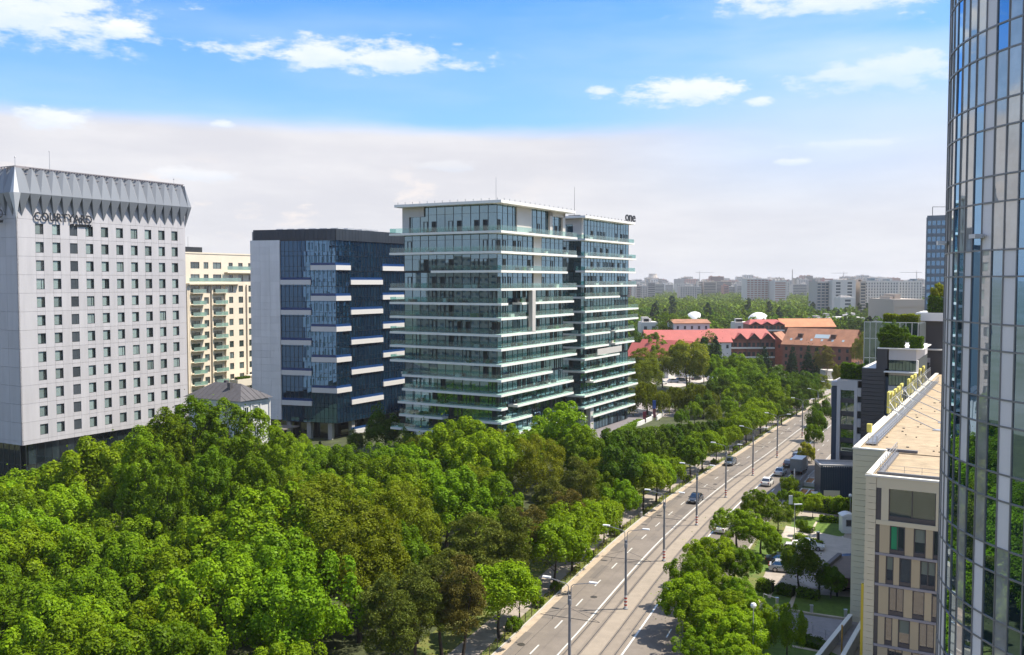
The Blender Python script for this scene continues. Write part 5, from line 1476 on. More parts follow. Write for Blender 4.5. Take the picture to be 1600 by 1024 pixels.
def crane(px, D, ztop_y, jib, lab):
    c = PD(px, 440, D); zt = ZD(ztop_y, D)
    t = thing('tower_crane', lab, 'crane', (c.x, D, 0))
    MB().tube((c.x, D, 0), (c.x, D, zt), 1.4, 1.4, 4).build('mast', P_grey, t); MB().tube((c.x - jib * .3, D, zt), (c.x + jib, D, zt), 1.1, .8, 4).build('jib', P_grey, t)
    MB().tube((c.x, D, zt), (c.x, D, zt + 9), .9, .4, 4).build('apex', P_grey, t)
crane(1093, 4000, 426, 60, 'thin tower crane over the skyline beside the apartment towers')
crane(1318, 3600, 427, -50, 'tower crane over the skyline behind the terraced block')
crane(1432, 3300, 426, -60, 'tower crane over the skyline near the blue glass tower')
c = PD(1238, 440, 2600); MB().tube((c.x, c.y, 0), (c.x, c.y, ZD(421, 2600)), 2.2, 1.2, 8).build('chimney_mast', P_grey, label='slim grey chimney above the skyline behind the pink block', cat='chimney')

# the district on the park's other side, outside the frame: it is what the glass fronts mirror
for x, y, w, hgt, dep, ang, wm_, lab in ((-205, 60, 46, 47, 16, 62, P_cream, 'cream slab of flats across the park, mirrored in the tower glass'), (-250, 0, 52, 40, 16, 60, P_grey, 'grey slab of flats across the park, mirrored in the tower glass'),
        (-190, -30, 30, 56, 18, 58, P_white, 'tall white flats across the park, mirrored in the tower glass'), (-120, -90, 60, 36, 18, 20, P_tan, 'tan slab of flats behind the viewpoint'), (-40, -110, 44, 48, 18, 5, P_cream, 'cream flats behind the viewpoint'),
        (-290, 120, 60, 34, 16, 75, P_tan, 'tan slab of flats far across the park'), (-330, 190, 60, 44, 16, 80, P_white, 'white flats far across the park'), (160, 60, 60, 40, 30, 95, P_grey, 'grey block beyond the round tower'), (40, -90, 50, 44, 18, -10, P_white, 'white flats behind the viewpoint')):
    a = math.radians(ang); fr = Fr((x, y), (-math.cos(a), math.sin(a)) if ang > 30 and x < 0 else (math.cos(a), math.sin(a)))
    f_in = Fr((x, y), (math.sin(a) * -1, math.cos(a)), (math.cos(a), math.sin(a))) if x < -150 else Fr((x, y), (1, 0), (0, 1))
    t = thing('apartment_block', lab, 'apartment block', (x, y, 0))
    MB().box(f_in, 0, w, -dep, -.4, 0, hgt).build('core_wall', mat('flat_glass', (.16, .18, .19), .4), t)
    m = MB(); nb = int(w / 3.4); nf = int(hgt / 3)
    for f in range(nf + 1): m.box(f_in, 0, w, -.5, 0, max(0, f * 3 - .7), f * 3 + .75)
    for k in range(nb + 1): m.box(f_in, max(0, k * w / nb - .8), min(w, k * w / nb + .8), -.45, -.03, 0, hgt)
    m.box(f_in, 0, w, -dep, .0, hgt, hgt + .7); m.build('facade', mat('district_wall', (.24, .22, .19), .85), t, kind='stuff')
# ================================================================ STREET FURNITURE
red_paint = mat('red_paint', (.42, .05, .03), .5)
pole_grey = mat('pole_grey', (.20, .205, .22), .6, var=.1, vscale=2)
lamp_head_m = mat('lamp_head', (.70, .70, .70), .4)
def make_lamp():
    t = thing('street_lamp', 'x', 'street lamp', (0, 0, 0), group='double armed street lamps down the middle of the avenue')
    MB().tube((0, 0, 0), (0, 0, 8.1), .17, .12, 10).lathe((0, 0, 0), [(.30, 0), (.30, .12), (.2, .2)], 10).lathe((0, 0, 7.2), [(.16, 0), (.19, .02), (.19, .5), (.14, .55)], 10).build('pole', pole_grey, t)
    m = MB()
    for k in range(7): m.tube((0, 0, .22 + k * .2), (0, 0, .42 + k * .2), .185, .183, 10, mi=k % 2)
    m.build('warning_stripes', [white_paint, red_paint], t)
    for s_ in (-1, 1):
        a = MB(); y = .14 * s_
        a.path([(0, y, 7.5), (0, y, 9.0), (0, y + .25 * s_, 9.22), (0, s_ * 2.0, 9.55)], .04, 6); arm = a.build('arm', pole_grey, t)
        h = MB(); y0 = s_ * 1.95
        h.quad([(-.15, y0, 9.52), (.15, y0, 9.52), (.2, y0 + s_ * .75, 9.66), (-.2, y0 + s_ * .75, 9.66)])
        h.box(Fr((0, y0), (1, 0), (0, s_)), -.17, .17, 0, .8, 9.56, 9.68); h.build('lamp_head', lamp_head_m, arm)
    b = MB()
    for s_ in (-1, 1):
        b.tube((0, 0, 5.9), (0, s_ * 3.0, 5.9), .03, .025, 5); b.tube((0, 0, 6.9), (0, s_ * 2.9, 5.95), .015, .015, 4)
        b.tube((0, s_ * 1.75, 5.9), (0, s_ * 1.75, 5.55), .02, .02, 4)
    b.build('wire_bracket', dark_metal, t)
    return t
lamp0 = make_lamp()
s0 = s_of(_poles[0]); kids = children_of()
names = ['street lamp whose base stands nearest the viewer, cropped by the picture foot', 'second street lamp up the avenue, beside the tree shadow', 'third street lamp up the avenue with striped base', 'fourth street lamp, just before the black oncoming car',
         'fifth street lamp, between the two oncoming cars', 'sixth street lamp, beside the silver car ahead', 'seventh street lamp up the avenue, past the parked van', 'eighth street lamp, near the dark bushes at the bend', 'ninth street lamp at the far end of the avenue', 'tenth street lamp beyond the far crossing', 'most distant street lamp of the avenue']
PS = []
for k in range(-1, 9):
    if k < 0: p = road(s0 - 20.4)
    elif k < 7: p = road(s_of(_poles[k]))
    else: p = road(s_of(_poles[6]) + 20.4 * (k - 6))
    s_ = s_of(p)
    if s_ > SMAX - 8: break
    PS.append(s_)
    if k == -1: lamp0.location = p; lamp0.rotation_euler.z = road_ang(s_); lamp0['label'] = names[0]
    else: dup(lamp0, kids, p, road_ang(s_), label=names[k + 1])
wires = thing('overhead_wires', 'thin tram contact wires strung between the lamp brackets over the tracks', 'wires', road(s0, 0, 5.5))
for o in (1.75, -1.75):
    m = MB()
    pts = [road(s_ - 14 if i == 0 else s_, o, 5.5) for i, s_ in enumerate(PS)]
    m.path(pts, .012, 4); m.build('wire', dark_metal, wires)
# single lamps beside gardens
def lamp_post(p, h, label, name='garden_lamp', head='globe'):
    t = thing(name, label, 'lamp', p)
    MB().tube(p, p + Vector((0, 0, h)), .06, .045, 8).lathe(p, [(.14, 0), (.1, .25), (.06, .3)], 8).build('pole', light_metal, t)
    if head == 'globe':
        MB().lathe(p + Vector((0, 0, h)), [(.08, 0), (.24, .1), (.3, .3), (.22, .48), (.05, .56)], 10).build('globe', white_paint, t)
    else:
        f = Fr(p.xy, (1, .1)); MB().box(f, -.1, 1.1, -.14, .14, h, h + .12).build('lamp_head', lamp_head_m, t)
        MB().box(f, -.9, -.35, -.05, .05, h + .1, h + 1.4).build('sign_board', white_paint, t)
lamp_post(G(1176, 1052), 6.4, 'slim lamp post with white globe standing before the big avenue trees')
lamp_post(G(1241, 846), 5.4, 'thin lamp post with flat head at the entrance of the car park', head='flat')
lamp_post(G(1328, 812), 3.6, 'short thin lamp post beside the small white kiosk')
tb = thing('ticket_post', 'dark square post standing at the edge of the car park drive', 'post', G(1278, 846)); q = G(1278, 846)
MB().box(Fr(q.xy, (1, 0)), -.18, .18, -.18, .18, 0, 1.3).build('body', dark_metal, tb); MB().box(Fr(q.xy, (1, 0)), -.22, .22, -.22, .22, 1.3, 1.42).build('cap', grey_metal, tb)
# stainless posts along the lawn edge with ramp handrail
for k, (px, py) in enumerate(((1214, 948), (1268, 960), (1321, 967), (1214, 976))):
    q = G(px, py); f = Fr(q.xy, (1, 0))
    MB().box(f, -.14, .14, -.14, .14, 0, 1.0).box(f, -.18, .18, -.18, .18, 1.0, 1.08).build('garden_post', light_metal if k < 3 else mat('timber_post', (.28, .19, .09), .8), label=['pale square post at the head of the garden steps', 'pale square post midway along the lawn kerb', 'pale square post beside the beige office corner', 'brown square post at the foot of the garden steps'][k], cat='post')
hr = thing('handrail', 'thin steel handrail along the near side of the garden path', 'handrail', G(1262, 990))
pts = [G(*q) for q in ((1224, 976), (1250, 984), (1270, 990), (1290, 998), (1310, 1006))]
for q in pts: MB().tube(q, q + Vector((0, 0, .95)), .03, .03, 6).build('post', grey_metal, hr)
for z in (.93, .5): MB().path([q + Vector((0, 0, z)) for q in pts], .022, 5).build('rail', grey_metal, hr)
hr = thing('handrail', 'steel handrail climbing beside the garden steps', 'handrail', G(1200, 942))
pts = [G(*q) for q in ((1193, 945), (1213, 952))]
for q in pts: MB().tube(q, q + Vector((0, 0, 1.3)), .03, .03, 6).build('post', light_metal, hr)
MB().path([q + Vector((0, 0, 1.3)) for q in pts], .04, 5).build('rail', light_metal, hr)
# ramp wall in the very corner
rw = thing('ramp_parapet', 'pale concrete ramp parapet running up to the foot of the beige office', 'wall', G(1316, 1010))
for a, b, h_ in (((1290, 1026), (1329, 976), 1.1), ((1322, 1040), (1352, 985), 1.6)):
    p, q = G(*a), G(*b); f = Fr(p.xy, (q - p).xy); MB().box(f, -6, (q - p).length, -.16, .16, 0, h_).build('wall_section', concrete, rw); MB().box(f, -6, (q - p).length, -.22, .22, h_, h_ + .08).build('coping', coping, rw)
q = G(1315, 1022); MB().tube(q, q + Vector((0, 0, 3.0)), .09, .09, 8).lathe(q, [(.16, 0), (.16, .06), (.1, .08)], 8).build('height_post', mat('amber', (.45, .25, .05), .6), label='amber post standing inside the ramp by the beige office', cat='post')
# low canopy over the sunken car park entrance
cnp = thing('ramp_canopy', 'flat brown canopy over the sunken parking entrance next to the beige office', 'canopy', G(1308, 922))
A, B_, C_, D_ = [G(*q, 2.3) for q in ((1280, 900), (1337, 908), (1337, 870), (1312, 872))]
MB().prism([(p.x, p.y) for p in (A, B_, C_, D_)], 2.3, 2.5).build('roof', mat('canopy_brown', (.17, .135, .115), .85, var=.1, vscale=1), cnp)
f = Fr(A.xy, (B_ - A).xy); MB().box(f, 0, (B_ - A).length, -.02, .18, 1.35, 2.55).build('fascia', mat('fascia_brown', (.085, .045, .04), .8), cnp)
f2 = Fr(A.xy, (D_ - A).xy, -Vector(((D_ - A).y, -(D_ - A).x))); MB().box(f2, 0, (D_ - A).length, -.25, .25, 2.5, 2.95).build('kerb_wall', mat('kerb_wall', (.13, .12, .125), .8), cnp)
for q in (A, B_, A.lerp(B_, .5), D_, C_): MB().box(Fr(q.xy, f.e, f.n), -.12, .12, -.3, -.06, 0, 2.3).build('post', dark_metal, cnp)
# kiosk
q = G(1326, 834); kf = Fr(q.xy, (1, -.08))
ki = thing('guard_kiosk', 'small white guard kiosk with a domed roof and one dark window', 'kiosk', q)
MB().box(kf, -.95, .95, -1.9, 0, 0, 2.5).build('cabin', white_paint, ki)
w1 = MB()
for a in ((-.42, -.35, 1.15, 2.05), (.35, .42, 1.15, 2.05), (-.42, .42, 1.08, 1.15), (-.42, .42, 2.05, 2.12)): w1.box(kf, a[0], a[1], 0, .04, a[2], a[3])
w1 = w1.build('window', grey_metal, ki); MB().box(kf, -.35, .35, .005, .02, 1.15, 2.05).build('pane', dark_glass, w1)
m = MB(); n = 8
pr = [(-1.1, 2.5), (-1.1, 2.62)] + [(-1.1 + 2.2 * i / n, 2.62 + .38 * math.sin(math.pi * i / n)) for i in range(1, n)] + [(1.1, 2.62), (1.1, 2.5)]
a_ = [kf.p(u, .12, z) for u, z in pr]; b_ = [kf.p(u, -2.02, z) for u, z in pr]
m.quad(a_); m.quad(b_[::-1])
for i in range(len(pr)): j = (i + 1) % len(pr); m.quad([a_[i], b_[i], b_[j], a_[j]])
m.build('domed_roof', white_paint, ki)
# white slatted fence and planted frames behind the hedge
fa, fb = G(1231, 788), G(1262, 752); ff = Fr(fa.xy, (fb - fa).xy); FL_ = (fb - fa).length
fen = thing('slat_fence', 'tall pale slatted fence between the pavement and the planted court', 'fence', (fa + fb) / 2)
sl = MB().box(WORLD, 0, .26, 0, .04, .1, 1.9).mesh('slat', mat('fence_pale', (.52, .52, .54), .6, rnd=.08))
for k in range(int(FL_ / .3)): inst('slat', sl, fen, ff.p(k * .3, 0, 0), ff.ang)
for z in (.3, 1.7): MB().box(ff, 0, FL_, -.1, -.04, z, z + .08).build('rail', grey_metal, fen)
for k in range(5): MB().box(ff, FL_ * k / 4 - .05, FL_ * k / 4 + .05, -.2, -.1, 0, 2.05).build('post', grey_metal, fen)
for i, (px, py, lab) in enumerate(((1262, 775, 'orange planted frame in the court, the one toward the hedge'), (1272, 757, 'orange planted frame in the court, the one toward the van'))):
    q = G(px, py); f = Fr(q.xy, (fb - fa).xy); t = thing('planting_frame', lab, 'raised bed', q)
    W2, L2 = 1.5, 2.6
    for a in ((-L2, L2, -W2, -W2 + .2), (-L2, L2, W2 - .2, W2), (-L2, -L2 + .2, -W2 + .2, W2 - .2), (L2 - .2, L2, -W2 + .2, W2 - .2), (-L2 + .2, L2 - .2, -.1, .1)): MB().box(f, a[0], a[1], a[2], a[3], 0, .75).build('side', coping, t)
    MB().box(f, -L2 + .2, L2 - .2, -W2 + .2, W2 - .2, .0, .55).build('soil', mat('orange_bed', (.42, .19, .06), .95, var=.4, vscale=2.5, bump=.5), t)
tr = thing('bench_trellis', 'pale angular shelter between the planted frames and the navy annexe', 'shelter', G(1278, 785)); q = G(1278, 787); f = Fr(q.xy, (1, -.1))
MB().box(f, -1.2, 1.6, -.2, 2.2, 1.9, 2.05).build('roof', coping, tr)
for u in (-1.1, 1.5):
    for n_ in (-.1, 2.1): MB().box(f, u - .06, u + .06, n_ - .06, n_ + .06, 0, 1.9).build('post', dark_metal, tr)
ml = thing('advert_mast', 'slim white flag-like mast on the pavement beside the small palms', 'mast', G(1241, 765)); q = G(1241, 768)
MB().tube(q, q + Vector((0, 0, 4.2)), .05, .04, 6).build('pole', white_paint, ml)
q3 = q + Vector((0, 0, 1.2)); MB().prism([(q.x + .06, q.y - .03), (q.x + .10, q.y - .03), (q.x + .10, q.y + .6), (q.x + .06, q.y + .6)], 1.0, 4.0).build('banner', white_paint, ml)
bn = thing('litter_bin', 'grey litter bin on the pavement edge under the street trees', 'bin', G(1001, 809)); q = G(1001, 809)
MB().lathe(q, [(.25, 0), (.3, .1), (.3, .9), (.22, 1.0)], 10).build('body', grey_metal, bn); MB().lathe(q + Vector((0, 0, 1.0)), [(.24, 0), (.2, .12)], 10).build('lid', dark_metal, bn)
# low posts along the pavement: one kind, repeated
bm_ = MB().tube((0, 0, 0), (0, 0, .95), .045, .045, 6).lathe((0, 0, .93), [(.05, 0), (.07, .04), (.04, .1)], 6).mesh('bollard', mat('bollard_brown', (.07, .055, .045), .6))
st = 0; i = 0
s_ = 6.0
while s_ < SMAX - 12 and i < 130:
    p = road(s_, 9.25, .12); o = bpy.data.objects.new('bollard', bm_); COL.objects.link(o); o.location = p
    o['label'] = 'thin dark metal post lining the park side kerb'; o['category'] = 'bollard'; o['group'] = 'posts along the pavement kerb'
    s_ += 2.0; i += 1
bc = MB()
for k in range(int(SMAX / 2) - 8): 
    if (k // 6) % 3 != 2: bc.tube(road(6 + k * 2, 9.25, .92), road(8 + k * 2, 9.25, .92), .018, .018, 4)
bc.build('post_rail', dark_metal, kind='stuff', label='thin rail linking the dark posts along the park pavement', cat='rail')

# small street signs near the plaza
for px, py, h_, lab, cc in ((1007, 662, 3.2, 'dark red slim totem standing on the plaza lawn', (.22, .03, .05)), (1022, 654, 5, 'blue topped information pylon at the plaza corner', (.03, .08, .30))):
    q = G(px, py); f = Fr(q.xy, (1, 0)); t = thing('sign_totem', lab, 'sign', q)
    MB().box(f, -.4, .4, -.12, .12, .3, h_ * .55).build('panel', mat('t' + lab[:5], (.16, .05, .07), .5), t); MB().box(f, -.45, .45, -.14, .14, h_ * .55, h_).build('head', mat('h' + lab[:5], cc, .5), t); MB().box(f, -.1, .1, -.1, .1, 0, .3).build('foot', dark_metal, t)
q = G(911, 712); t = thing('signal_box', 'tall grey ventilation stack rising from the trees by the towers', 'stack', q)
MB().lathe(q, [(.5, 0), (.5, 6.2), (.75, 6.3), (.75, 8.6), (.5, 8.8)], 10).build('pipe', light_metal, t); MB().tube(q + Vector((0, 0, 8.8)), q + Vector((0, 0, 10)), .06, .06, 5).build('tip', grey_metal, t)

# ================================================================ VEHICLES
tyre_m = mat('tyre', (.02, .02, .02), .9); rim_m = mat('rim', (.35, .35, .36), .35, metal=.7); carglass = coated_glass('car_glass', (.01, .012, .014), (.015, .02, .02), .14)
light_m = mat('headlight', (.65, .66, .66), .2); tail_m = mat('tail_light', (.30, .015, .012), .3); plate_m = mat('plate', (.62, .62, .60), .5)
def car_paint(n, c): 
    m = mat(n, c, .28); m.node_tree.nodes['Principled BSDF'].inputs['Coat Weight'].default_value = .6; return m
def make_car(paint, label, L_=4.4, W=1.8, Hh=1.48, kind='hatch', name='parked_car', group=None):
    t = thing(name, label, 'car', (0, 0, 0), group=group)
    # side profile stations: x, half width, belt height, floor
    h = L_ / 2
    st = [(-h, .66, .72, .38), (-h + .12, .80, .92, .24), (-h + .7, .88, .97, .2), (-.6, .9, .95, .2), (.6, .9, .93, .2), (h - 1.0, .88, .86, .2), (h - .3, .82, .74, .22), (h, .62, .58, .34)]
    m = MB(); ringn = None; rings_ = []
    for x, w, zt, zb in st:
        w *= W / 1.8
        rings_.append([(x, -w * .96, zb), (x, -w, (zb + zt) * .5), (x, -w * .93, zt - .06), (x, -w * .8, zt), (x, w * .8, zt), (x, w * .93, zt - .06), (x, w, (zb + zt) * .5), (x, w * .96, zb)])
    for a, b in zip(rings_, rings_[1:]):
        for i in range(8): j = (i + 1) % 8; m.quad([a[i], b[i], b[j], a[j]])
    m.quad(rings_[0][::-1]); m.quad(rings_[-1])
    # roof and pillars
    if kind == 'hatch': cab = [(-h + .35, .95), (-h + .85, Hh - .06), (-.1, Hh), (.35, Hh - .04), (1.15, .92)]
    else: cab = [(-h + .85, .96), (-h + 1.45, Hh - .05), (-.1, Hh), (.3, Hh - .04), (1.1, .92)]
    wt, wb = W * .36, W * .44
    top_ = [(x, z, wb if z < 1 else wt) for x, z in cab]
    # roof panel
    for (x0, z0, w0), (x1, z1, w1_) in list(zip(top_, top_[1:]))[1:3]:
        m.quad([(x0, -w0, z0), (x1, -w1_, z1), (x1, w1_, z1), (x0, w0, z0)])
        m.quad([(x0, -w0, z0), (x1, -w1_, z1), (x1, -w1_ + .02, z1 - .05), (x0, -w0 + .02, z0 - .05)])
    # pillars
    for s_ in (-1, 1):
        for (x, z, w), (xb, zb_, wb_) in ((top_[1], top_[0]), (top_[3], top_[4])): m.tube((xb, s_ * wb_, zb_ - .03), (x, s_ * w, z), .045, .045, 5)
        m.tube((0, s_ * wb, .93), (0, s_ * wt, Hh - .03), .04, .04, 5)
    m.build('body', paint, t)
    (a, az_, aw), (b, bz_, bw), (c, cz_, cw2), (d, dz_, dw), (e, ez_, ew) = top_
    MB().quad([(a, -aw, az_), (a, aw, az_), (b, bw, bz_), (b, -bw, bz_)]).build('rear_window', carglass, t)
    MB().quad([(e, -ew, ez_), (e, ew, ez_), (d, dw, dz_), (d, -dw, dz_)]).build('windscreen', carglass, t)
    for s_ in (-1, 1): MB().quad([(a, s_ * aw, az_), (e, s_ * ew, ez_), (d, s_ * dw, dz_), (c, s_ * cw2, cz_ - .01), (b, s_ * bw, bz_)]).build('side_window', carglass, t)
    for x in (-h + .85, h - .85):
        for s_ in (-1, 1):
            w = MB().tube((x, s_ * (W / 2 - .19), .32), (x, s_ * (W / 2 + .01), .32), .33, .33, 14).build('wheel', tyre_m, t)
            MB().tube((x, s_ * (W / 2 - .0), .32), (x, s_ * (W / 2 + .025), .32), .2, .2, 10).build('rim', rim_m, w)
    for s_ in (-1, 1):
        MB().box(WORLD, h - .18, h - .0, s_ * .62 - .16, s_ * .62 + .16, .58, .70).build('headlight', light_m, t)
        MB().box(WORLD, -h - .01, -h + .15, s_ * .64 - .14, s_ * .64 + .14, .72, .88).build('tail_light', tail_m, t)
        MB().box(WORLD, .85, 1.02, s_ * (W / 2 + .03) - .08, s_ * (W / 2 + .03) + .08, .92, 1.04).build('wing_mirror', paint, t)
    MB().box(WORLD, -h - .02, -h + .02, -.25, .25, .52, .63).build('number_plate', plate_m, t)
    MB().box(WORLD, h - .04, h + .02, -.25, .25, .40, .50).build('number_plate', plate_m, t)
    MB().box(WORLD, h - .12, h - .01, -.42, .42, .50, .58).build('grille', dark_metal, t)
    return t
pb = car_paint('paint_black', (.012, .014, .018)); pw_ = car_paint('paint_white', (.70, .70, .70)); ps = car_paint('paint_grey', (.06, .075, .09)); pblue = car_paint('paint_blue', (.02, .06, .16)); psil = car_paint('paint_silver', (.42, .43, .45))
def put(t, p, rz): t.location = (p.x, p.y, .02); t.rotation_euler.z = rz
def onroad(px, py, rev=False):
    p = G(px, py); a = road_ang(s_of(p)); return p, a + (math.pi if rev else 0)
p, a = onroad(1087, 784, True); put(make_car(pb, 'black saloon driving toward the viewer, nearer of the two moving cars', 4.7, 1.84, 1.45, 'saloon', 'black_car'), p, a)
p, a = onroad(1141, 726, True); put(make_car(ps, 'dark grey car driving toward the viewer, farther of the two moving cars', 4.5, 1.82, 1.5, 'hatch', 'grey_car'), p, a)
p, a = onroad(1199, 758); put(make_car(pw_, 'white parked hatchback seen from behind, nearest of the kerbside row', 4.1, 1.76, 1.5, 'hatch'), p, a)
p, a = onroad(1219, 742); put(make_car(pw_, 'white parked car just behind the grey van', 4.3, 1.78, 1.46, 'saloon'), p, a)
p, a = onroad(1233, 729); put(make_car(pb, 'black parked car alongside the grey van', 4.4, 1.8, 1.5, 'hatch'), p, a)
p, a = onroad(1246, 717); put(make_car(ps, 'dark parked car beyond the grey van, near the yellow shrub', 4.4, 1.8, 1.5, 'hatch'), p, a)
p, a = onroad(1128, 830); put(make_car(pw_, 'white parked car peeping out between the kerbside trees', 4.4, 1.8, 1.46, 'hatch'), p, a)
q = G(1262, 858); put(make_car(pw_, 'white car in the car park behind the round dark tree', 4.5, 1.82, 1.46, 'saloon'), q, math.radians(-20))
q = G(1243, 866); put(make_car(pw_, 'second white car in the car park, further from the drive', 4.3, 1.8, 1.5, 'hatch'), q, math.radians(-22))
q = G(1222, 882); put(make_car(pb, 'black car parked in the shade beside the lawn hedge', 4.4, 1.8, 1.46, 'saloon'), q, math.radians(-18))
q = G(1228, 893); put(make_car(psil, 'dark silver car in shade, parked in front of the black one', 4.4, 1.8, 1.46, 'hatch'), q, math.radians(-18))
q = G(1328, 884); put(make_car(pblue, 'blue car half hidden by the corner of the beige office', 4.3, 1.8, 1.46, 'hatch'), q, math.radians(8))
q = G(1333, 921); put(make_car(pb, 'black car under the flat brown canopy', 4.3, 1.8, 1.46, 'hatch'), q, math.radians(-12))
for k, (px, py, pp, nm) in enumerate(((1052, 598, psil, 'silver'), (1064, 596, ps, 'dark grey'), (1076, 592, pw_, 'white'), (1088, 594, pb, 'black'), (1100, 590, psil, 'pale'), (1112, 594, pw_, 'second white'), (1034, 601, pw_, 'lone white'), (1024, 585, pb, 'lone black'))):
    q = G(px, py); put(make_car(pp, f'{nm} car standing in the car park before the red roofed hotel', 4.4, 1.8, 1.5, 'hatch'), q, .3 + k * .05)
# grey box van
van = thing('box_van', 'large grey box van parked at the kerb beside the dark cars', 'van', (0, 0, 0))
vg = mat('van_grey', (.22, .23, .22), .5, var=.08, vscale=1)
MB().box(WORLD, -3.3, 1.3, -1.15, 1.15, .75, 3.1).build('cargo_box', vg, van); MB().box(WORLD, -3.25, 1.25, -1.1, 1.1, 3.1, 3.16).build('roof', white_paint, van)
m = MB(); c_ = [(1.35, .45), (3.2, .45), (3.25, 1.2), (2.8, 2.2), (1.35, 2.35)]
k0 = [(x, -1.0, z) for x, z in c_]; k1 = [(x, 1.0, z) for x, z in c_]
m.quad(k0); m.quad(k1[::-1])
for i in range(5): j = (i + 1) % 5; m.quad([k0[i], k1[i], k1[j], k0[j]])
m.build('cab', white_paint, van)
MB().quad([(3.24, -.9, 1.25), (3.24, .9, 1.25), (2.86, .9, 2.12), (2.86, -.9, 2.12)]).build('windscreen', carglass, van)
MB().box(WORLD, -3.32, 3.1, -.6, .6, .5, .75).build('chassis', dark_metal, van)
for x in (-2.3, 2.4):
    for s_ in (-1, 1):
        w = MB().tube((x, s_ * .78, .42), (x, s_ * 1.06, .42), .42, .42, 14).build('wheel', tyre_m, van); MB().tube((x, s_ * 1.05, .42), (x, s_ * 1.08, .42), .22, .22, 10).build('rim', rim_m, van if False else w)
for s_ in (-1, 1): MB().box(WORLD, -3.36, -3.3, s_ * .95 - .12, s_ * .95 + .12, .62, .74).build('tail_light', tail_m, van)
MB().box(WORLD, -3.33, -3.3, -1.0, -.02, .85, 3.0).build('rear_door', vg, van); MB().box(WORLD, -3.33, -3.3, .02, 1.0, .85, 3.0).build('rear_door', vg, van)
p, a = onroad(1249, 738); put(van, p, a)
van.location.z = .02
# ================================================================ VEGETATION
bark = mat('bark', (.055, .042, .032), .95, var=.3, vscale=3)
LM = {
 'mid': leaf_mat('leaf_mid', (.072, .138, .003), (.190, .292, .010), .30),
 'bright': leaf_mat('leaf_bright', (.092, .168, .003), (.236, .348, .011), .30),
 'dark': leaf_mat('leaf_dark', (.040, .086, .005), (.112, .186, .009), .27),
 'olive': leaf_mat('leaf_olive', (.098, .124, .005), (.200, .238, .012), .28),
 'pine': leaf_mat('leaf_pine', (.070, .094, .014), (.148, .172, .026), .15),
 'rust': leaf_mat('leaf_rust', (.092, .086, .020), (.170, .146, .032), .15),
 'spruce': leaf_mat('leaf_spruce', (.020, .045, .022), (.045, .085, .035), .12),
 'far': leaf_mat('leaf_far', (.055, .108, .007), (.150, .232, .014), .15, hue=.09),
 'yellow': leaf_mat('leaf_yellow', (.13, .16, .01), (.26, .27, .02)),
}
def quads_mesh(name, C, Nn, size, m, rs, aspect=.62, droop=0.0):
    "rhombic leaf sprays at points C facing Nn"
    n = len(C)
    Nn = Nn / (np.linalg.norm(Nn, axis=1, keepdims=True) + 1e-9)
    R = rs.normal(size=(n, 3)); R[:, 2] -= droop
    U = np.cross(Nn, R); U /= (np.linalg.norm(U, axis=1, keepdims=True) + 1e-9)
    V = np.cross(Nn, U)
    if droop: 
        V = R - (R * Nn).sum(1, keepdims=True) * Nn; V /= (np.linalg.norm(V, axis=1, keepdims=True) + 1e-9); U = np.cross(Nn, V)
    s = size * rs.uniform(.65, 1.35, (n, 1))
    bend = Nn * s * .22
    P = np.empty((n, 4, 3)); P[:, 0] = C - V * s - bend; P[:, 1] = C + U * s * aspect; P[:, 2] = C + V * s - bend; P[:, 3] = C - U * s * aspect
    me = bpy.data.meshes.new(name)
    me.vertices.add(n * 4); me.vertices.foreach_set('co', P.reshape(-1).astype(np.float32))
    me.loops.add(n * 4); me.loops.foreach_set('vertex_index', np.arange(n * 4, dtype=np.int32))
    me.polygons.add(n); me.polygons.foreach_set('loop_start', np.arange(0, n * 4, 4, dtype=np.int32))
    try: me.polygons.foreach_set('loop_total', np.full(n, 4, dtype=np.int32))
    except Exception: pass
    me.materials.append(m); me.update(calc_edges=True); me.validate()
    return me
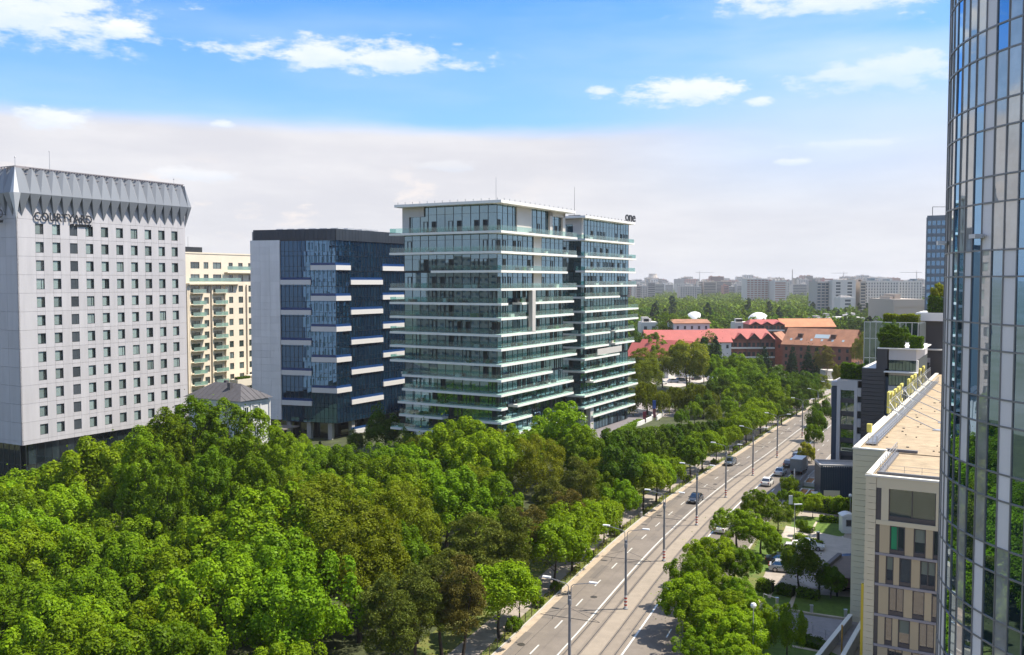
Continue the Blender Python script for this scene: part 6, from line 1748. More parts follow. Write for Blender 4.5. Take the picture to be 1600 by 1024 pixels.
def crown_mesh(seed, rx, rz, nl, nleaf, size, m, shape='round', lobe=.26, up=.35, zlow=-.55):
    "crown centred on the origin: leafy lobes set over an uneven body"
    rs = np.random.RandomState(seed)
    D = rs.normal(size=(nl * 3, 3)); D /= np.linalg.norm(D, axis=1, keepdims=True); D = D[D[:, 2] > zlow][:nl]; nl = len(D)
    rad = rs.uniform(.45, 1.0, nl) ** .6
    bumps = 1 + .16 * np.sin(D[:, 0] * 3.1 + seed) + .14 * np.cos(D[:, 1] * 3.7 + seed * 2)
    Cn = D * (rad * bumps)[:, None]
    sx = np.array([rx, rx, rz])
    if shape == 'cone':
        z = rs.uniform(-1, .95, nl); a = rs.uniform(0, 6.28, nl); r = (1 - z) / 2 * rs.uniform(.75, 1.05, nl) + .05
        Cn = np.stack([r * np.cos(a), r * np.sin(a), z], 1)
    if shape == 'column':
        z = rs.uniform(-1, 1, nl); a = rs.uniform(0, 6.28, nl); r = np.sqrt(np.clip(1 - np.abs(z) ** 3, .03, 1)) * rs.uniform(.5, 1.0, nl)
        Cn = np.stack([r * np.cos(a), r * np.sin(a), z], 1)
    Cn = Cn * sx
    lr = rx * lobe * rs.uniform(.65, 1.35, nl)
    if shape == 'cone': lr *= np.clip((1.25 - Cn[:, 2] / rz) / 1.6, .3, 1.1)
    k = rs.randint(0, nl, nleaf)
    d = rs.normal(size=(nleaf, 3)); d[:, 2] += up; d /= np.linalg.norm(d, axis=1, keepdims=True)
    out = Cn / sx; out = out[k]; d = d + out * .6; d /= np.linalg.norm(d, axis=1, keepdims=True)
    flat = np.array([.86, .86, 1.28]) if shape in ('round', 'column') else np.array([1.1, 1.1, .8])
    if shape == 'willow':
        P = Cn[k] + d * lr[k][:, None] * flat; drop = rs.uniform(0, 1, nleaf) ** 1.2 * rz * 1.1; side = np.sqrt(out[:, 0] ** 2 + out[:, 1] ** 2); P[:, 2] -= drop * side
        Nn = d * np.array([1, 1, .2]) + rs.normal(size=(nleaf, 3)) * .3
        return quads_mesh('crown', P, Nn, size, m, rs, .28, droop=4)
    P = Cn[k] + d * lr[k][:, None] * flat * rs.uniform(.80, 1.10, (nleaf, 1))
    inner = rs.uniform(size=nleaf) < .08; P[inner] = (rs.normal(size=(inner.sum(), 3)) * .36) * sx
    Nn = d * 1.0 + rs.normal(size=(nleaf, 3)) * .34 + np.array([0, 0, .15])
    if shape == 'needle': return quads_mesh('crown', P, d * .3 + rs.normal(size=(nleaf, 3)) * .7, size, m, rs, .3)
    return quads_mesh('crown', P, Nn, size, m, rs)
def trunk_mesh(seed, h, r, crown_r, nb=7, lean=.03):
    rn = random.Random(seed); m = MB()
    p = Vector((0, 0, -.1)); pts = [p]
    for k in range(4): p = p + Vector((rn.uniform(-lean, lean) * h, rn.uniform(-lean, lean) * h, h / 4)); pts.append(p)
    for i in range(4): m.tube(pts[i], pts[i + 1], r * (1 - i * .2), r * (1 - (i + 1) * .2), 7)
    for k in range(nb):
        t = rn.uniform(.45, .98); a = pts[0].lerp(pts[-1], t); an = rn.uniform(0, 6.28); L_ = crown_r * rn.uniform(.5, .85)
        mid = a + Vector((math.cos(an) * L_ * .5, math.sin(an) * L_ * .5, L_ * .45)); e = mid + Vector((math.cos(an) * L_ * .45, math.sin(an) * L_ * .45, L_ * .5))
        m.tube(a, mid, r * .35, r * .2, 5, cap=False); m.tube(mid, e, r * .2, r * .06, 5, cap=False)
    return m.mesh('trunk', bark)
# kinds: (crown mesh, trunk mesh, crown centre height, nominal height, nominal radius)
K = {}
def kind(key, crown, trunk, zc, hgt, rad):
    zz_ = np.empty(len(crown.vertices) * 3, dtype=np.float32); crown.vertices.foreach_get('co', zz_); hgt = zc + float(np.percentile(zz_[2::3], 99.6)); K.setdefault(key, []).append((crown, trunk, zc, hgt, rad))
for sd in (1, 2, 3, 4):
    kind('broad', crown_mesh(sd, 4.5, 4.6, 88, 23000, .145, LM['mid'], lobe=.19), trunk_mesh(sd, 8, .28, 4), 7.6, 12.4, 5)
for sd in (5, 6, 7):
    kind('maple', crown_mesh(sd, 4.6, 4.3, 78, 23000, .15, LM['bright'], lobe=.19), trunk_mesh(sd, 8, .3, 4), 7.3, 12, 5)
for sd in (8, 9):
    kind('olive', crown_mesh(sd, 5, 5.4, 130, 21000, .135, LM['olive'], lobe=.22, up=.5), trunk_mesh(sd, 9, .3, 4.5), 9, 14.6, 5.2)
for sd in (10, 11, 12):
    kind('poplar', crown_mesh(sd, 3.6, 8.2, 150, 24000, .15, LM['mid'], 'column', lobe=.24, up=.6), trunk_mesh(sd, 17, .34, 3, 12), 13.0, 21.6, 4)
for sd in (13, 14):
    kind('pine', crown_mesh(sd, 3.1, 5.4, 85, 15000, .20, LM['pine'], 'needle', lobe=.27, up=.7), trunk_mesh(sd, 12, .26, 2.6, 9), 8.6, 14, 3.6)
kind('rust', crown_mesh(15, 3.0, 5.2, 70, 11000, .20, LM['rust'], 'needle', lobe=.26, up=.7), trunk_mesh(15, 12, .24, 2.6, 9), 8.4, 13.5, 3.5)
for sd in (16, 17):
    kind('street', crown_mesh(sd, 3.3, 2.6, 75, 12000, .145, LM['bright'], lobe=.27, zlow=-.4), trunk_mesh(sd, 4.6, .18, 2.8, 6), 5.4, 8.3, 3.6)
kind('street', crown_mesh(18, 3.0, 2.5, 62, 11000, .17, LM['mid'], lobe=.27, zlow=-.4), trunk_mesh(18, 4.6, .18, 2.8, 6), 5.2, 8, 3.4)
for sd in (19, 20):
    kind('dense', crown_mesh(sd, 3.1, 4.3, 75, 15000, .18, LM['dark'], 'column', lobe=.26), trunk_mesh(sd, 5, .2, 2), 4.7, 9.2, 3.4)
for sd in (21,):
    kind('willow', crown_mesh(sd, 4.6, 4.4, 80, 13000, .34, LM['olive'], 'willow', lobe=.2, zlow=.0), trunk_mesh(sd, 6, .35, 3.5), 5.6, 10.4, 5)
for sd in (22, 23):
    kind('spruce', crown_mesh(sd, 2.9, 7, 120, 12000, .22, LM['spruce'], 'cone', lobe=.24, up=.1), trunk_mesh(sd, 12, .22, .8, 3, .004), 7.4, 14.4, 3)
for sd in (24, 25):
    kind('shrub', crown_mesh(sd, 1.3, 1.0, 26, 2600, .13, LM['mid'], lobe=.36, zlow=-.3), trunk_mesh(sd, .8, .05, .6, 4), .95, 1.9, 1.5)
for sd in (30,):
    kind('golden', crown_mesh(sd, 4.6, 4.9, 80, 13000, .2, LM['yellow']), trunk_mesh(sd, 8, .28, 4), 7.6, 12.6, 5)
kind('yellow', crown_mesh(26, 2.2, 2.0, 40, 5200, .17, LM['yellow'], lobe=.3), trunk_mesh(26, 2, .1, 1.2), 2.4, 4.3, 2.3)
for sd in (27, 28):
    kind('deep', crown_mesh(sd, 4.6, 4.6, 85, 14000, .20, LM['dark'], lobe=.25), trunk_mesh(sd, 8, .3, 4), 7.6, 12.4, 5)
NAME = {'broad': 'broadleaf_tree', 'maple': 'maple_tree', 'olive': 'feathery_tree', 'poplar': 'poplar_tree', 'pine': 'pine_tree', 'rust': 'pine_tree', 'street': 'street_tree', 'dense': 'hedge_tree', 'willow': 'willow_tree', 'spruce': 'spruce_tree', 'shrub': 'shrub', 'yellow': 'shrub', 'deep': 'broadleaf_tree', 'golden': 'golden_tree'}
rt = random.Random(77)
TREES = []
def tree(key, p, h, label, group=None, wide=1.0, var=None, cat=None):
    cm_, tm, zc, hh_, rr_ = K[key][rt.randrange(len(K[key])) if var is None else var % len(K[key])]
    s = h / hh_
    t = thing(NAME[key], label, cat or ('shrub' if key in ('shrub', 'yellow') else 'tree'), (p[0], p[1], 0), rt.uniform(0, 6.28), group=group)
    t.scale = (s * wide, s * wide, s)
    a = bpy.data.objects.new('trunk', tm); COL.objects.link(a); a.parent = t
    b = bpy.data.objects.new('crown', cm_); COL.objects.link(b); b.parent = t; b.location = (0, 0, zc)
    TREES.append((p[0], p[1], rr_ * s * wide))
    return t
def top(px, py, D, key, label, wide=1.0, dx=0, var=None, group=None, k=1.0):
    "a tree whose top shows at (px, py) and which stands at depth D"
    q = PD(px, py, D); return tree(key, (q.x, q.y), q.z * k, label, group, wide, var)
def taken(p, r):
    return any((p[0] - x) ** 2 + (p[1] - y) ** 2 < (r + .55 * q) ** 2 for x, y, q in TREES)

# tall group before the hotel's long side
for px, py, D, w, lab in ((302, 622, 128, 1.05, 'tallest poplar, its top against the foot of the old white house'), (258, 640, 124, 1.0, 'poplar before the lowest hotel windows'), (352, 625, 131, 1.1, 'poplar just in front of the white house roof end'),
                     (402, 640, 132, 1.05, 'poplar below the blank white end wall'), (218, 668, 120, 1.0, 'outer poplar reaching over the hotel glass base'), (436, 672, 128, 1.0, 'poplar closing the tall group toward the blue office'),
                     (330, 700, 112, 1.0, 'leafy poplar standing forward of the tall group'), (262, 712, 108, .95, 'lower poplar at the feet of the tall group near the hotel'), (392, 712, 114, 1.0, 'lower poplar at the feet of the tall group near the office')):
    top(px, py, D, 'poplar', lab, w)
top(158, 690, 128, 'maple', 'spreading maple in front of the hotel glass base', 1.1)
top(110, 718, 132, 'broad', 'rounded tree before the dark hotel ground floor', 1.1)
top(38, 733, 128, 'maple', 'bright maple hiding the foot of the hotel corner', 1.2)
top(-30, 738, 122, 'maple', 'bright maple at the edge of the park beside the hotel', 1.2)
# before the blue office
for px, py, D, k_, lab in ((600, 632, 196, 'deep', 'dark tree rising between the blue office and the nearer tower'), (556, 672, 200, 'deep', 'dark low tree before the pillars of the blue office'), (478, 682, 190, 'spruce', 'small dark fir under the blue office'),
                           (500, 690, 186, 'spruce', 'second small dark fir under the blue office'), (455, 688, 182, 'deep', 'dark tree beside the brown garage canopy'), (530, 700, 176, 'broad', 'rounded green tree before the office pillars'), (640, 672, 184, 'deep', 'dark tree at the park corner of the nearer tower')):
    top(px, py, D, k_, lab)
for px, py, D, k_, w, lab in ((708, 650, 158, 'maple', 1.2, 'domed bright tree topping the canopy before the nearer tower'), (872, 628, 168, 'maple', 1.15, 'tall tree standing in the gap between the two towers'), (905, 668, 160, 'broad', 1.0, 'rounded tree beside the farther tower ground floor'), (800, 668, 158, 'broad', 1.2, 'broad tree under the nearer tower corner'), (838, 682, 150, 'olive', 1.0, 'soft feathery tree below the gap of the towers'),
                           (750, 672, 150, 'maple', 1.1, 'bright broad tree before the tower corner'), (655, 700, 145, 'maple', 1.1, 'bright tree in front of the tower park side'), (505, 750, 104, 'olive', 1.35, 'large feathery olive green tree in the middle of the park'), (560, 800, 96, 'olive', 1.1, 'feathery olive tree leaning out below the large one'),
                           (600, 712, 140, 'broad', 1.2, 'wide tree behind the large feathery one'), (700, 730, 125, 'broad', 1.25, 'massive rounded tree amid the park canopy'), (765, 740, 130, 'maple', 1.2, 'bright rounded tree amid the park canopy'), (640, 745, 122, 'broad', 1.2, 'rounded tree behind the feathery olive one'), (415, 765, 103, 'maple', 1.2, 'bright maple beside the large feathery tree')):
    top(px, py, D, k_, lab, w)
for px, py, D, k_, lab in ((690, 860, 92, 'pine', 'brownish pine beside the pale blossoming bush'), (740, 800, 104, 'pine', 'tall olive pine in the park'), (790, 790, 108, 'pine', 'olive pine nearest the street trees'), (650, 880, 88, 'pine', 'squat brown green pine low in the park'),
                       (860, 745, 128, 'pine', 'upper pine behind the street tree row'), (905, 715, 138, 'pine', 'pine next to the dark round tree'), (890, 765, 124, 'rust', 'rusty brown pine behind the street trees'), (830, 790, 114, 'rust', 'smaller rusty pine behind the street trees'), (610, 900, 84, 'pine', 'dark pine near the park clearing'), (720, 870, 90, 'rust', 'brown pine beside the yellow green tree')):
    top(px, py, D, k_, lab)
top(975, 680, 152, 'deep', 'dark dense rounded tree behind the street trees', 1.0)
# hedge-like dense row from the plaza down to the street
for k in range(12):
    px, py, D = 1128 - k * 15.5, 664 + k * 1.2 - (k == 11) * 3, 218 - k * 5.0
    top(px, py - 8 + k * .5, D, 'dense', ['dense dark tree at the far end of the clipped row', 'clipped row tree, second from its far end', 'clipped row tree, third from its far end', 'clipped row tree, fourth from its far end', 'clipped row tree in the middle, farther one', 'clipped row tree in the middle, nearer one',
        'clipped row tree just past the plaza wall', 'clipped row tree at the plaza wall corner', 'clipped row tree, fourth from the near end', 'clipped row tree, third from the near end', 'clipped row tree, second from the near end', 'clipped row tree nearest the viewer'][k], 1.0, group='dense clipped trees between plaza and avenue')
# the row in the pavement
bases = [(790, 1004), (834, 975), (869, 918), (894, 892), (920, 870), (944, 849), (967, 828), (1005, 799), (1021, 785), (1042, 769), (1076, 748), (1093, 735), (1109, 722), (1139, 710), (1154, 701), (1169, 694), (1185, 688), (1196, 680), (1209, 674)]
hs = [8.4, 5.2, 8.6, 8.8, 8.0, 6.4, 7.4, 8.4, 8.2, 6.6, 8.0, 8.2, 6.6, 6.4, 7.4, 8.0, 8.4, 8.8, 8.4]
for i, (b, h_) in enumerate(zip(bases, hs)):
    q = G(*b); s_ = s_of(q); q = road(s_, 10.1)
    tree('street', (q.x, q.y), h_, f'pavement tree of the park side row, number {i + 1} counted up the avenue' if False else ['bushy street tree at the near end of the park side row', 'small young street tree with low crown', 'full street tree with a straight dark trunk', 'leaning street tree with a forked dark trunk', 'round street tree beside the first lamp heads', 'slight street tree before the litter bin', 'street tree beside the grey litter bin',
        'broad light green street tree opposite the third lamp', 'street tree just past the broad light green one', 'thin street tree by the oncoming black car', 'street tree before the farther oncoming car', 'light green street tree past a gap in the row', 'short street tree near the silver kerb light', 'low street tree opposite the white parked cars', 'street tree opposite the grey van', 'darkish street tree beyond the van', 'dark street tree before the bend', 'dark bushy tree at the bend of the avenue', 'last tree of the park side row'][i], wide=1.12 if h_ > 7.8 else 1.0)
# kerbside trees on the near right
for i, (px, py, D, k_, w) in enumerate(((1186, 764, 143, 'maple', 1.35), (1216, 786, 139, 'broad', 1.25), (1152, 794, 130, 'broad', 1.45), (1190, 812, 127, 'maple', 1.4), (1208, 838, 124, 'broad', 1.0), (1112, 836, 114, 'maple', 1.35), (1148, 848, 113, 'broad', 1.45),
                                     (1086, 864, 106, 'broad', 1.2), (1124, 888, 104, 'maple', 1.15), (1160, 905, 101, 'broad', 1.1), (1072, 895, 98, 'maple', 1.4), (1108, 940, 93, 'broad', 1.5), (1148, 955, 90, 'maple', 1.45), (1140, 1015, 84, 'broad', 1.5), (1092, 985, 89, 'maple', 1.45), (1168, 935, 96, 'broad', 1.4), (1130, 925, 96, 'maple', 1.45), (1162, 1000, 86, 'maple', 1.4), (1100, 915, 100, 'broad', 1.4))):
    top(px, py, D, k_, ['pointed kerbside tree just before the white parked cars', 'kerbside tree at the corner of the planted court', 'kerbside tree hiding the third white parked car', 'rounded kerbside tree beside the sunny lawn', 'low kerbside tree at the car park entrance', 'kerbside tree bulging over the white lane line', 'kerbside tree behind the bulging one',
        'kerbside tree throwing the upper part of the road shadow', 'full tree in the middle of the near clump', 'tree of the near clump beside the shaded hedge', 'kerbside tree throwing the large shadow on the lanes', 'big spreading tree at the front of the near clump', 'near clump tree behind the slim globe lamp', 'nearest tree of the clump, cut by the picture foot', 'tree of the near clump leaning over the shaded lane', 'tree of the near clump next to the brown garden post', 'bright crown filling the heart of the near clump', 'leafy tree of the near clump beside the globe lamp pole', 'rounded crown at the back of the near clump'][i], w)
q = G(1248, 926); tree('deep', (q.x, q.y), 6.9, 'round dark tree on the lawn before the white parked cars', wide=1.1)
for px, py, h_, lab in ((1221, 792, 3.0, 'small round topped sapling on the pavement'), (1233, 786, 4.6, 'young sapling beside the slim white mast'), (1252, 838, 2.6, 'tiny standard tree on the sunny lawn')):
    q = G(px, py); tree('street', (q.x, q.y), h_, lab, wide=.8)
q = G(1276, 690); tree('deep', (q.x, q.y), 8.2, 'dark tree overhanging the far kerb beside the charcoal office', wide=.9)
q = G(1272, 706); tree('broad', (q.x, q.y), 6.2, 'green tree behind the grey van')
q = G(1284, 668); tree('deep', (q.x, q.y), 8.0, 'dark tree at the far kerb near the crossing')
q = G(1262, 722); tree('yellow', (q.x, q.y), 4.0, 'yellow green shrub beside the parked van')
q = G(1298, 935); tree('deep', (q.x, q.y), 4.2, 'wide low dark maple shrub on the shaded lawn', wide=1.25, cat='shrub')
q = G(1229, 1040); tree('broad', (q.x, q.y), 6.0, 'small light tree on the near lawn', wide=.8)
for i, (px, py) in enumerate(((1243, 812), (1270, 810), (1308, 812))):
    q = G(px, py); tree('street', (q.x, q.y), 3.6, ['clipped ball tree near the kerbside clump', 'clipped ball tree in the middle of the lawn edge', 'clipped ball tree nearest the white kiosk'][i], wide=1.0)
# hedges: leafy boxes
def hedge(label, a, b, w, h_, m=LM['mid'], z=0.0, size=.13, pa=None, pb_=None, group=None):
    p = pa or G(*a); q = pb_ or G(*b); L_ = (q - p).length; fr = Fr(p.xy, (q - p).xy)
    rs = np.random.RandomState(int(abs(p.x) * 10 + abs(p.y))); n = int((L_ * h_ * 2 + L_ * w + 4) * 62)
    n = min(n, 14000); t = rs.uniform(0, L_, n); f = rs.randint(0, 3, n)
    nn = np.where(f == 0, -w / 2, np.where(f == 1, w / 2, rs.uniform(-w / 2, w / 2, n))); zz_ = np.where(f == 2, h_, rs.uniform(0.05, h_, n))
    top_n = h_ * (.07 * np.sin(t * 1.7) + .05 * np.sin(t * 4.1)); zz_ = zz_ + top_n * (zz_ / h_)
    nn = nn + rs.normal(size=n) * .09; zz_ = zz_ + rs.normal(size=n) * .06
    P = np.stack([p.x + fr.e.x * t + fr.n.x * nn, p.y + fr.e.y * t + fr.n.y * nn, z + np.maximum(zz_, .03)], 1)
    Nn = rs.normal(size=(n, 3)) * .5; Nn[:, 2] += (f == 2) * 1.0 + .3; s_ = np.where(f == 0, -1, np.where(f == 1, 1, 0)); Nn[:, 0] += fr.n.x * s_; Nn[:, 1] += fr.n.y * s_
    c = (p + q) / 2; P -= np.array([c.x, c.y, z])
    t_ = thing('hedge', label, 'hedge', (c.x, c.y, z), group=group)
    o = bpy.data.objects.new('foliage', quads_mesh('foliage', P, Nn, size, m, rs)); COL.objects.link(o); o.parent = t_
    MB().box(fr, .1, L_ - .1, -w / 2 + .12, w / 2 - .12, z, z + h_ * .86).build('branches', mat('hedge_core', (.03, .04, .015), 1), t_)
hedge('tall clipped hedge before the navy annexe', (1232, 793), (1330, 806), 1.6, 2.6)
hedge('low hedge bounding the sunny lawn', (1252, 830), (1270, 834), 1.0, .8, LM['dark'])
hedge('bright reed-like planting along the sunny lawn', (1280, 815), (1318, 818), .9, .9, LM['bright'])
hedge('low hedge curving round the car park corner', (1244, 843), (1284, 858), 1.0, .9)
hedge('shaded hedge above the garden steps', (1184, 922), (1208, 927), 1.3, 1.3, LM['dark'])
hedge('second shaded hedge along the upper lawn', (1215, 927), (1240, 933), 1.3, 1.1, LM['dark'])
hedge('low hedge between the round dark tree and the canopy', (1246, 932), (1280, 938), 1.1, 1.0, LM['dark'])
hedge('dark ground cover hedge on the near lawn', (1248, 1002), (1296, 1016), 1.8, .6, LM['dark'])
hedge('clipped box hedge on the topmost white slab', 0, 0, 3.4, 3.2, LM['dark'], z=zn(489.5), pa=fN.p(un(1447), -3, 0), pb_=fN.p(un(1482), -3, 0), size=.16)
hedge('bushy roof garden hedge above the glass wing', 0, 0, 3, 1.5, LM['olive'], z=zg(505), pa=fG.p(ug(1376), -4, 0), pb_=fG.p(ug(1432), -4, 0), size=.16)
hedge('terrace hedge in front of the glass wing', 0, 0, 1.6, 2.3, LM['dark'], z=zm(543.5, 8), pa=fM.p(um(1373), -1.2, 0), pb_=fM.p(um(1412), -1.2, 0), size=.16)
hedge('shorter terrace hedge beside the pale wall', 0, 0, 1.6, 1.9, LM['dark'], z=zm(543.5, 8), pa=fM.p(um(1420), -1.2, 0), pb_=fM.p(um(1441), -1.2, 0), size=.16)
hedge('hedge growing on the roof of the white framed wing', 0, 0, 2.2, 2.6, LM['dark'], z=zt1 + .12, pa=fM.p(um(1312), -2, 0), pb_=fM.p(um(1346), -2, 0), size=.16)
hedge('planting strip in the terrace wall of the cream flats', 0, 0, 1.2, .6, LM['dark'], z=ZD(596, DC), pa=fC.p(cx(351), 4, 0), pb_=fC.p(cx(371), 4, 0), size=.16)
hedge('plaza hedge behind the white retaining wall', (945, 690), (1000, 662), 1.4, 1.2, LM['mid'])
for i, (px, hh_) in enumerate(((1376, 3.4), (1386, 4.2), (1397, 4.6), (1409, 3.6))):
    q = fM.p(um(px), -2.6, 0); t = tree('deep', (q.x, q.y), hh_, ['bushy terrace tree nearest the charcoal shaft', 'terrace tree second from the charcoal shaft', 'tallest terrace tree before the glass wing', 'terrace tree beside the gap in the planting'][i]); t.location.z = zm(543.5, 8)
q = fN.p(un(1462), -4, 0); t = tree('yellow', (q.x, q.y), 3.6, 'spiky yellow green plant above the clipped rooftop hedge'); t.location.z = zn(489.5) + 2.4

# green belt between avenue, plaza and the red roofed hotel
mid_trees = [(1012, 598, 262, 'willow', 1.1), (1008, 560, 300, 'olive', 1.2), (1055, 605, 270, 'willow', 1.0), (1090, 600, 262, 'willow', 1.15), (1000, 545, 320, 'olive', 1.3), (1036, 545, 330, 'olive', 1.1), (1074, 534, 320, 'golden', 1.0),
 (1124, 585, 280, 'deep', 1.3), (1150, 553, 320, 'broad', 1.3), (1116, 555, 330, 'broad', 1.1), (1100, 560, 345, 'olive', 1.0), (1155, 600, 262, 'maple', 1.2), (1185, 578, 275, 'deep', 1.4), (1222, 574, 285, 'deep', 1.5), (1250, 590, 275, 'deep', 1.3), (1205, 590, 262, 'maple', 1.0),
 (1140, 620, 245, 'maple', 1.1), (1180, 612, 250, 'deep', 1.2), (1215, 610, 255, 'broad', 1.2), (1245, 612, 262, 'deep', 1.3), (1272, 600, 285, 'deep', 1.2), (1115, 632, 236, 'olive', 1.0), (1150, 640, 230, 'broad', 1.1), (1188, 632, 238, 'deep', 1.2), (1222, 628, 245, 'deep', 1.3),
 (1128, 652, 224, 'olive', .9), (1160, 655, 222, 'deep', 1.0), (1085, 628, 244, 'broad', 1.0), (1064, 640, 236, 'broad', .9), (1100, 610, 256, 'deep', 1.1), (1262, 580, 300, 'deep', 1.2), (1284, 585, 305, 'olive', 1.0), (1170, 566, 305, 'broad', 1.2), (1135, 572, 300, 'maple', 1.1),
 (1098, 528, 370, 'spruce', 1.2), (1118, 526, 372, 'spruce', 1.1), (1106, 520, 378, 'deep', 1.0), (1195, 542, 360, 'spruce', 1.2), (1182, 555, 345, 'deep', 1.0), (1238, 542, 365, 'spruce', .9), (1263, 540, 362, 'spruce', .9), (1277, 543, 360, 'spruce', .8), (1290, 540, 350, 'rust', 1.0), (1309, 570, 330, 'golden', .55),
 (1352, 520, 372, 'olive', .8), (1338, 588, 300, 'deep', .8), (1078, 545, 350, 'olive', 1.0), (1022, 520, 400, 'broad', 1.1), (1040, 500, 440, 'deep', 1.1), (1005, 515, 420, 'deep', 1.2), (1060, 490, 470, 'deep', 1.2), (1030, 530, 372, 'broad', 1.0)]
rz_ = {'willow': 'weeping willow', 'olive': 'feathery light tree', 'yellow': 'yellow green tree', 'golden': 'golden green tree', 'deep': 'dark rounded tree', 'broad': 'rounded green tree', 'maple': 'bright spreading tree', 'spruce': 'dark conical fir', 'rust': 'reddish brown tree'}
def place_words(px, D):
    if px < 1045: a = 'beside the farther tower'
    elif px < 1110: a = 'before the red roofed halls'
    elif px < 1215: a = 'before the long red roofed wing'
    elif px < 1300: a = 'before the brick house'
    else: a = 'beside the charcoal office'
    b = 'nearest the avenue' if D < 245 else 'midway' if D < 300 else 'at its back' if D < 350 else 'by the buildings'
    return a, b
seen_l = {}
for px, py, D, k_, w in mid_trees:
    a, b = place_words(px, D); lab = f'{rz_[k_]} {a}, {b}'; n = seen_l.get(lab, 0); seen_l[lab] = n + 1
    if n: lab = f'{["another", "further", "last"][min(n - 1, 2)]} {lab}'
    if k_ == 'yellow': top(px, py, D, 'yellow', lab, w, group='trees of the green belt')
    else: top(px, py, D, k_, lab, w * 1.05, group='trees of the green belt')
# park canopy: the rest of the wood, tree by tree on an uneven grid
blds = [(HP.x - 14, HP.y - 4, 40, 60), ]
cnt = 0
def in_park(x, y):
    if off_of((x, y)) < 15.5: return False
    # keep clear of the hotel, the office and the towers
    for P_, e1, n1 in ((Vector((HP.x, HP.y)), D2, D1), (Vector((PA.x, PA.y)), D2, D1), (Vector((PB.x, PB.y)), D2, D1)):
        r = Vector((x, y)) - P_; 
        if r.dot(e1) > -7 and r.dot(n1) > -7: return False
    if y > 172 and x < 5: return False
    return True
words_tone = {'broad': 'rounded mid green tree', 'maple': 'bright maple', 'olive': 'feathery tree', 'pine': 'pine', 'deep': 'dark tree', 'rust': 'brown pine'}
yy = 50.0
while yy < 215:
    st_ = 7.4 if yy < 110 else 7.9
    xx = -.64 * yy - 12
    while xx < 60:
        x, y = xx + rt.uniform(-2.2, 2.2), yy + rt.uniform(-2.2, 2.2)
        px = 800 + F * x / y
        if in_park(x, y) and -160 < px < 1100 and not taken((x, y), 2.7):
            if px < 500: key = rt.choice(['maple', 'maple', 'maple', 'broad', 'broad'])
            elif y < 112 and px > 560: key = rt.choice(['pine', 'broad', 'pine', 'olive', 'deep', 'maple'])
            else: key = rt.choice(['broad', 'maple', 'broad', 'olive', 'deep'])
            zone = 'between hotel and viewer' if px < 300 else 'below the blue office' if px < 620 else 'below the twin towers' if px < 900 else 'behind the street trees'
            row = 'front' if y < 75 else 'second' if y < 95 else 'middle' if y < 125 else 'back'
            h_ = {'maple': 11.6, 'broad': 11.8, 'olive': 12, 'pine': 11.5, 'deep': 10.5, 'rust': 11}[key] * rt.uniform(.88, 1.1)
            if px > 560 and y < 100: h_ *= .82
            if off_of((x, y)) < 21: h_ *= .72
            if y > 140: h_ *= .92
            ys = np.interp(px, [-200, 120, 135, 190, 215, 450, 480, 560, 640, 700, 900, 960, 1100], [742, 742, 706, 700, 660, 670, 694, 694, 690, 668, 668, 692, 690])
            h_ = min(h_, ZD(ys, y) - .3) if y > 95 else h_
            if px < 620 and key in ('olive',): key = 'broad'
            tree(key, (x, y), h_, f'{words_tone[key]} in the {row} rows of the park {zone}', group=f'{words_tone[key]}s crowded in the park wood, {row} rows, {zone}', wide=1.08)
            cnt += 1
        xx += st_
    yy += st_ * .92
print('park trees', cnt)
for i, (px, py, h_) in enumerate(((800, 985, 1.6), (842, 948, 1.4), (876, 925, 1.2), (968, 838, 1.4), (1066, 752, 1.3), (1110, 726, 1.3), (926, 872, .9), (1152, 706, 1.4))):
    q = road(s_of(G(px, py)), 9.75); tree('shrub', (q.x, q.y), h_, ['low green bush on the verge at the near end', 'small bush on the verge beside the sapling', 'verge bush below the forked street tree', 'verge bush before the litter bin', 'verge bush beside the black car', 'verge bush beside the silver car', 'tiny bush on the verge between two street trees', 'verge bush opposite the grey van'][i])

# far woods: trees of the middle distance one by one, the rest a mass
far_cm = [crown_mesh(90 + i, 5.5, 5.2, 46, 1500, .62, LM['far'], lobe=.30) for i in range(4)]
far_pop = [crown_mesh(95 + i, 2.6, 8.5, 46, 1200, .6, LM['spruce'], 'column', lobe=.3) for i in range(2)]
tm_far = trunk_mesh(99, 6, .3, 3, 4)
rf_ = random.Random(5); placed = []
def far_ok(x, y):
    px = 800 + F * x / y
    for (a, b, d0, d1) in ((1010, 1220, 360, 455), (1210, 1350, 378, 500), (1140, 1230, 455, 540), (1270, 1360, 600, 700)):
        if a < px < b and d0 < y < d1: return False
    return all((px_ - x) ** 2 + (py_ - y) ** 2 > 60 for px_, py_ in placed)
n = 0; tries = 0
while n < 165 and tries < 6000:
    tries += 1
    y = rf_.uniform(400, 900); px = rf_.uniform(965, 1400); x = (px - 800) / F * y
    if not far_ok(x, y): continue
    if y < 480 and rf_.random() < .5: continue
    placed.append((x, y)); n += 1
    pop = rf_.random() < .08
    t = thing('poplar_tree' if pop else 'woodland_tree', 'slender dark poplar standing above the distant woods' if pop else 'rounded woodland tree beyond the red roofed hotel', 'tree', (x, y, 0), rf_.uniform(0, 6), group='dark poplars of the distant woods' if pop else 'rounded trees of the distant woods')
    s_ = rf_.uniform(.85, 1.35); t.scale = (s_,) * 3
    a = bpy.data.objects.new('trunk', tm_far); COL.objects.link(a); a.parent = t
    b = bpy.data.objects.new('crown', rf_.choice(far_pop if pop else far_cm)); COL.objects.link(b); b.parent = t; b.location = (0, 0, 9.5 if pop else 6.5)
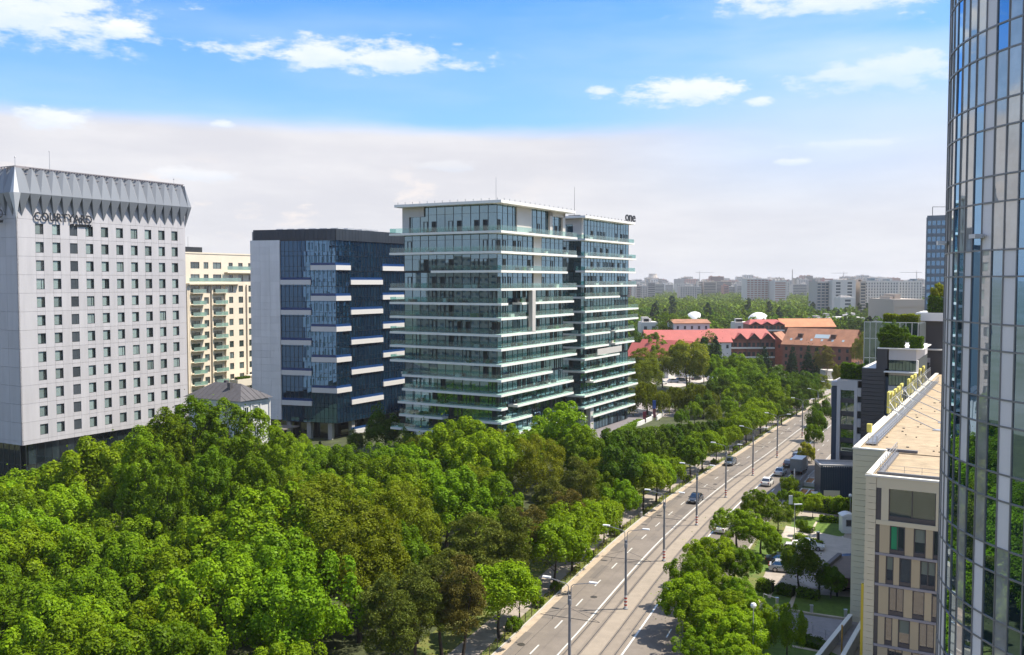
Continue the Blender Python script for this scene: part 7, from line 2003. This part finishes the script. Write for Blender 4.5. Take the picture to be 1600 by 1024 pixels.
# mass beyond
rs = np.random.RandomState(8); NT = 5200
yy_ = 860 + (rs.uniform(0, 1, NT) ** 1.5) * 2400; px_ = rs.uniform(930, 1520, NT); xx_ = (px_ - 800) / F * yy_
keep = ~((px_ > 1160) & (px_ < 1232) & (yy_ > 1270)) & ~((px_ > 1268) & (px_ < 1450) & (yy_ > 860) & (yy_ < 1040))
keep &= ~((yy_ > 1500) & (np.sin(xx_ * .011) + np.cos(yy_ * .008) > .2))
xx_, yy_ = xx_[keep], yy_[keep]; NT = len(xx_)
hh_ = rs.uniform(9, 17, NT); PER_T = 46
ct = np.repeat(np.stack([xx_, yy_, hh_ * .58], 1), PER_T, 0); d = rs.normal(size=(NT * PER_T, 3)); d /= np.linalg.norm(d, axis=1, keepdims=True)
rad_ = np.repeat(np.stack([hh_ * .42, hh_ * .42, hh_ * .42], 1), PER_T, 0) * rs.uniform(.7, 1.08, (NT * PER_T, 1))
P = ct + d * rad_; o = bpy.data.objects.new('distant_woods', quads_mesh('distant_woods', P, d + rs.normal(size=d.shape) * .5, 1.5, LM['far'], rs)); COL.objects.link(o)
o['kind'] = 'stuff'; o['label'] = 'far green woods stretching to the skyline'
# grass tufts along the verge
rs = np.random.RandomState(3); n = 9000
s_ = rs.uniform(4, SMAX - 12, n); of = np.where(rs.uniform(size=n) < .5, rs.uniform(9.3, 10.3, n), rs.uniform(13.3, 16, n))
keep = np.sin(s_ * .55) + rs.normal(size=n) * .5 > .1
P = np.array([road(a, b_)[:] for a, b_ in zip(s_[keep], of[keep])]); P[:, 2] = rs.uniform(.1, .3, len(P))
o = bpy.data.objects.new('verge_grass', quads_mesh('verge_grass', P, rs.normal(size=P.shape) * .4 + [0, -.4, .6], .14, LM['yellow'], rs)); COL.objects.link(o); o['kind'] = 'stuff'

# ================================================================ the air itself
HAZE = 0.000085
if HAZE:
    hz = MB().box(WORLD, -6000, 6000, -300, 8000, -1.5, 92).build('haze', None, kind='stuff')
    hm = bpy.data.materials.new('haze'); hm.use_nodes = True; nt = hm.node_tree; nt.nodes.clear()
    o_ = nt.nodes.new('ShaderNodeOutputMaterial'); v = nt.nodes.new('ShaderNodeVolumePrincipled')
    v.inputs['Color'].default_value = (.95, .94, .95, 1); v.inputs['Density'].default_value = HAZE; v.inputs['Anisotropy'].default_value = .2
    nt.links.new(v.outputs[0], o_.inputs['Volume'])
    hz.data.materials.clear(); hz.data.materials.append(hm)
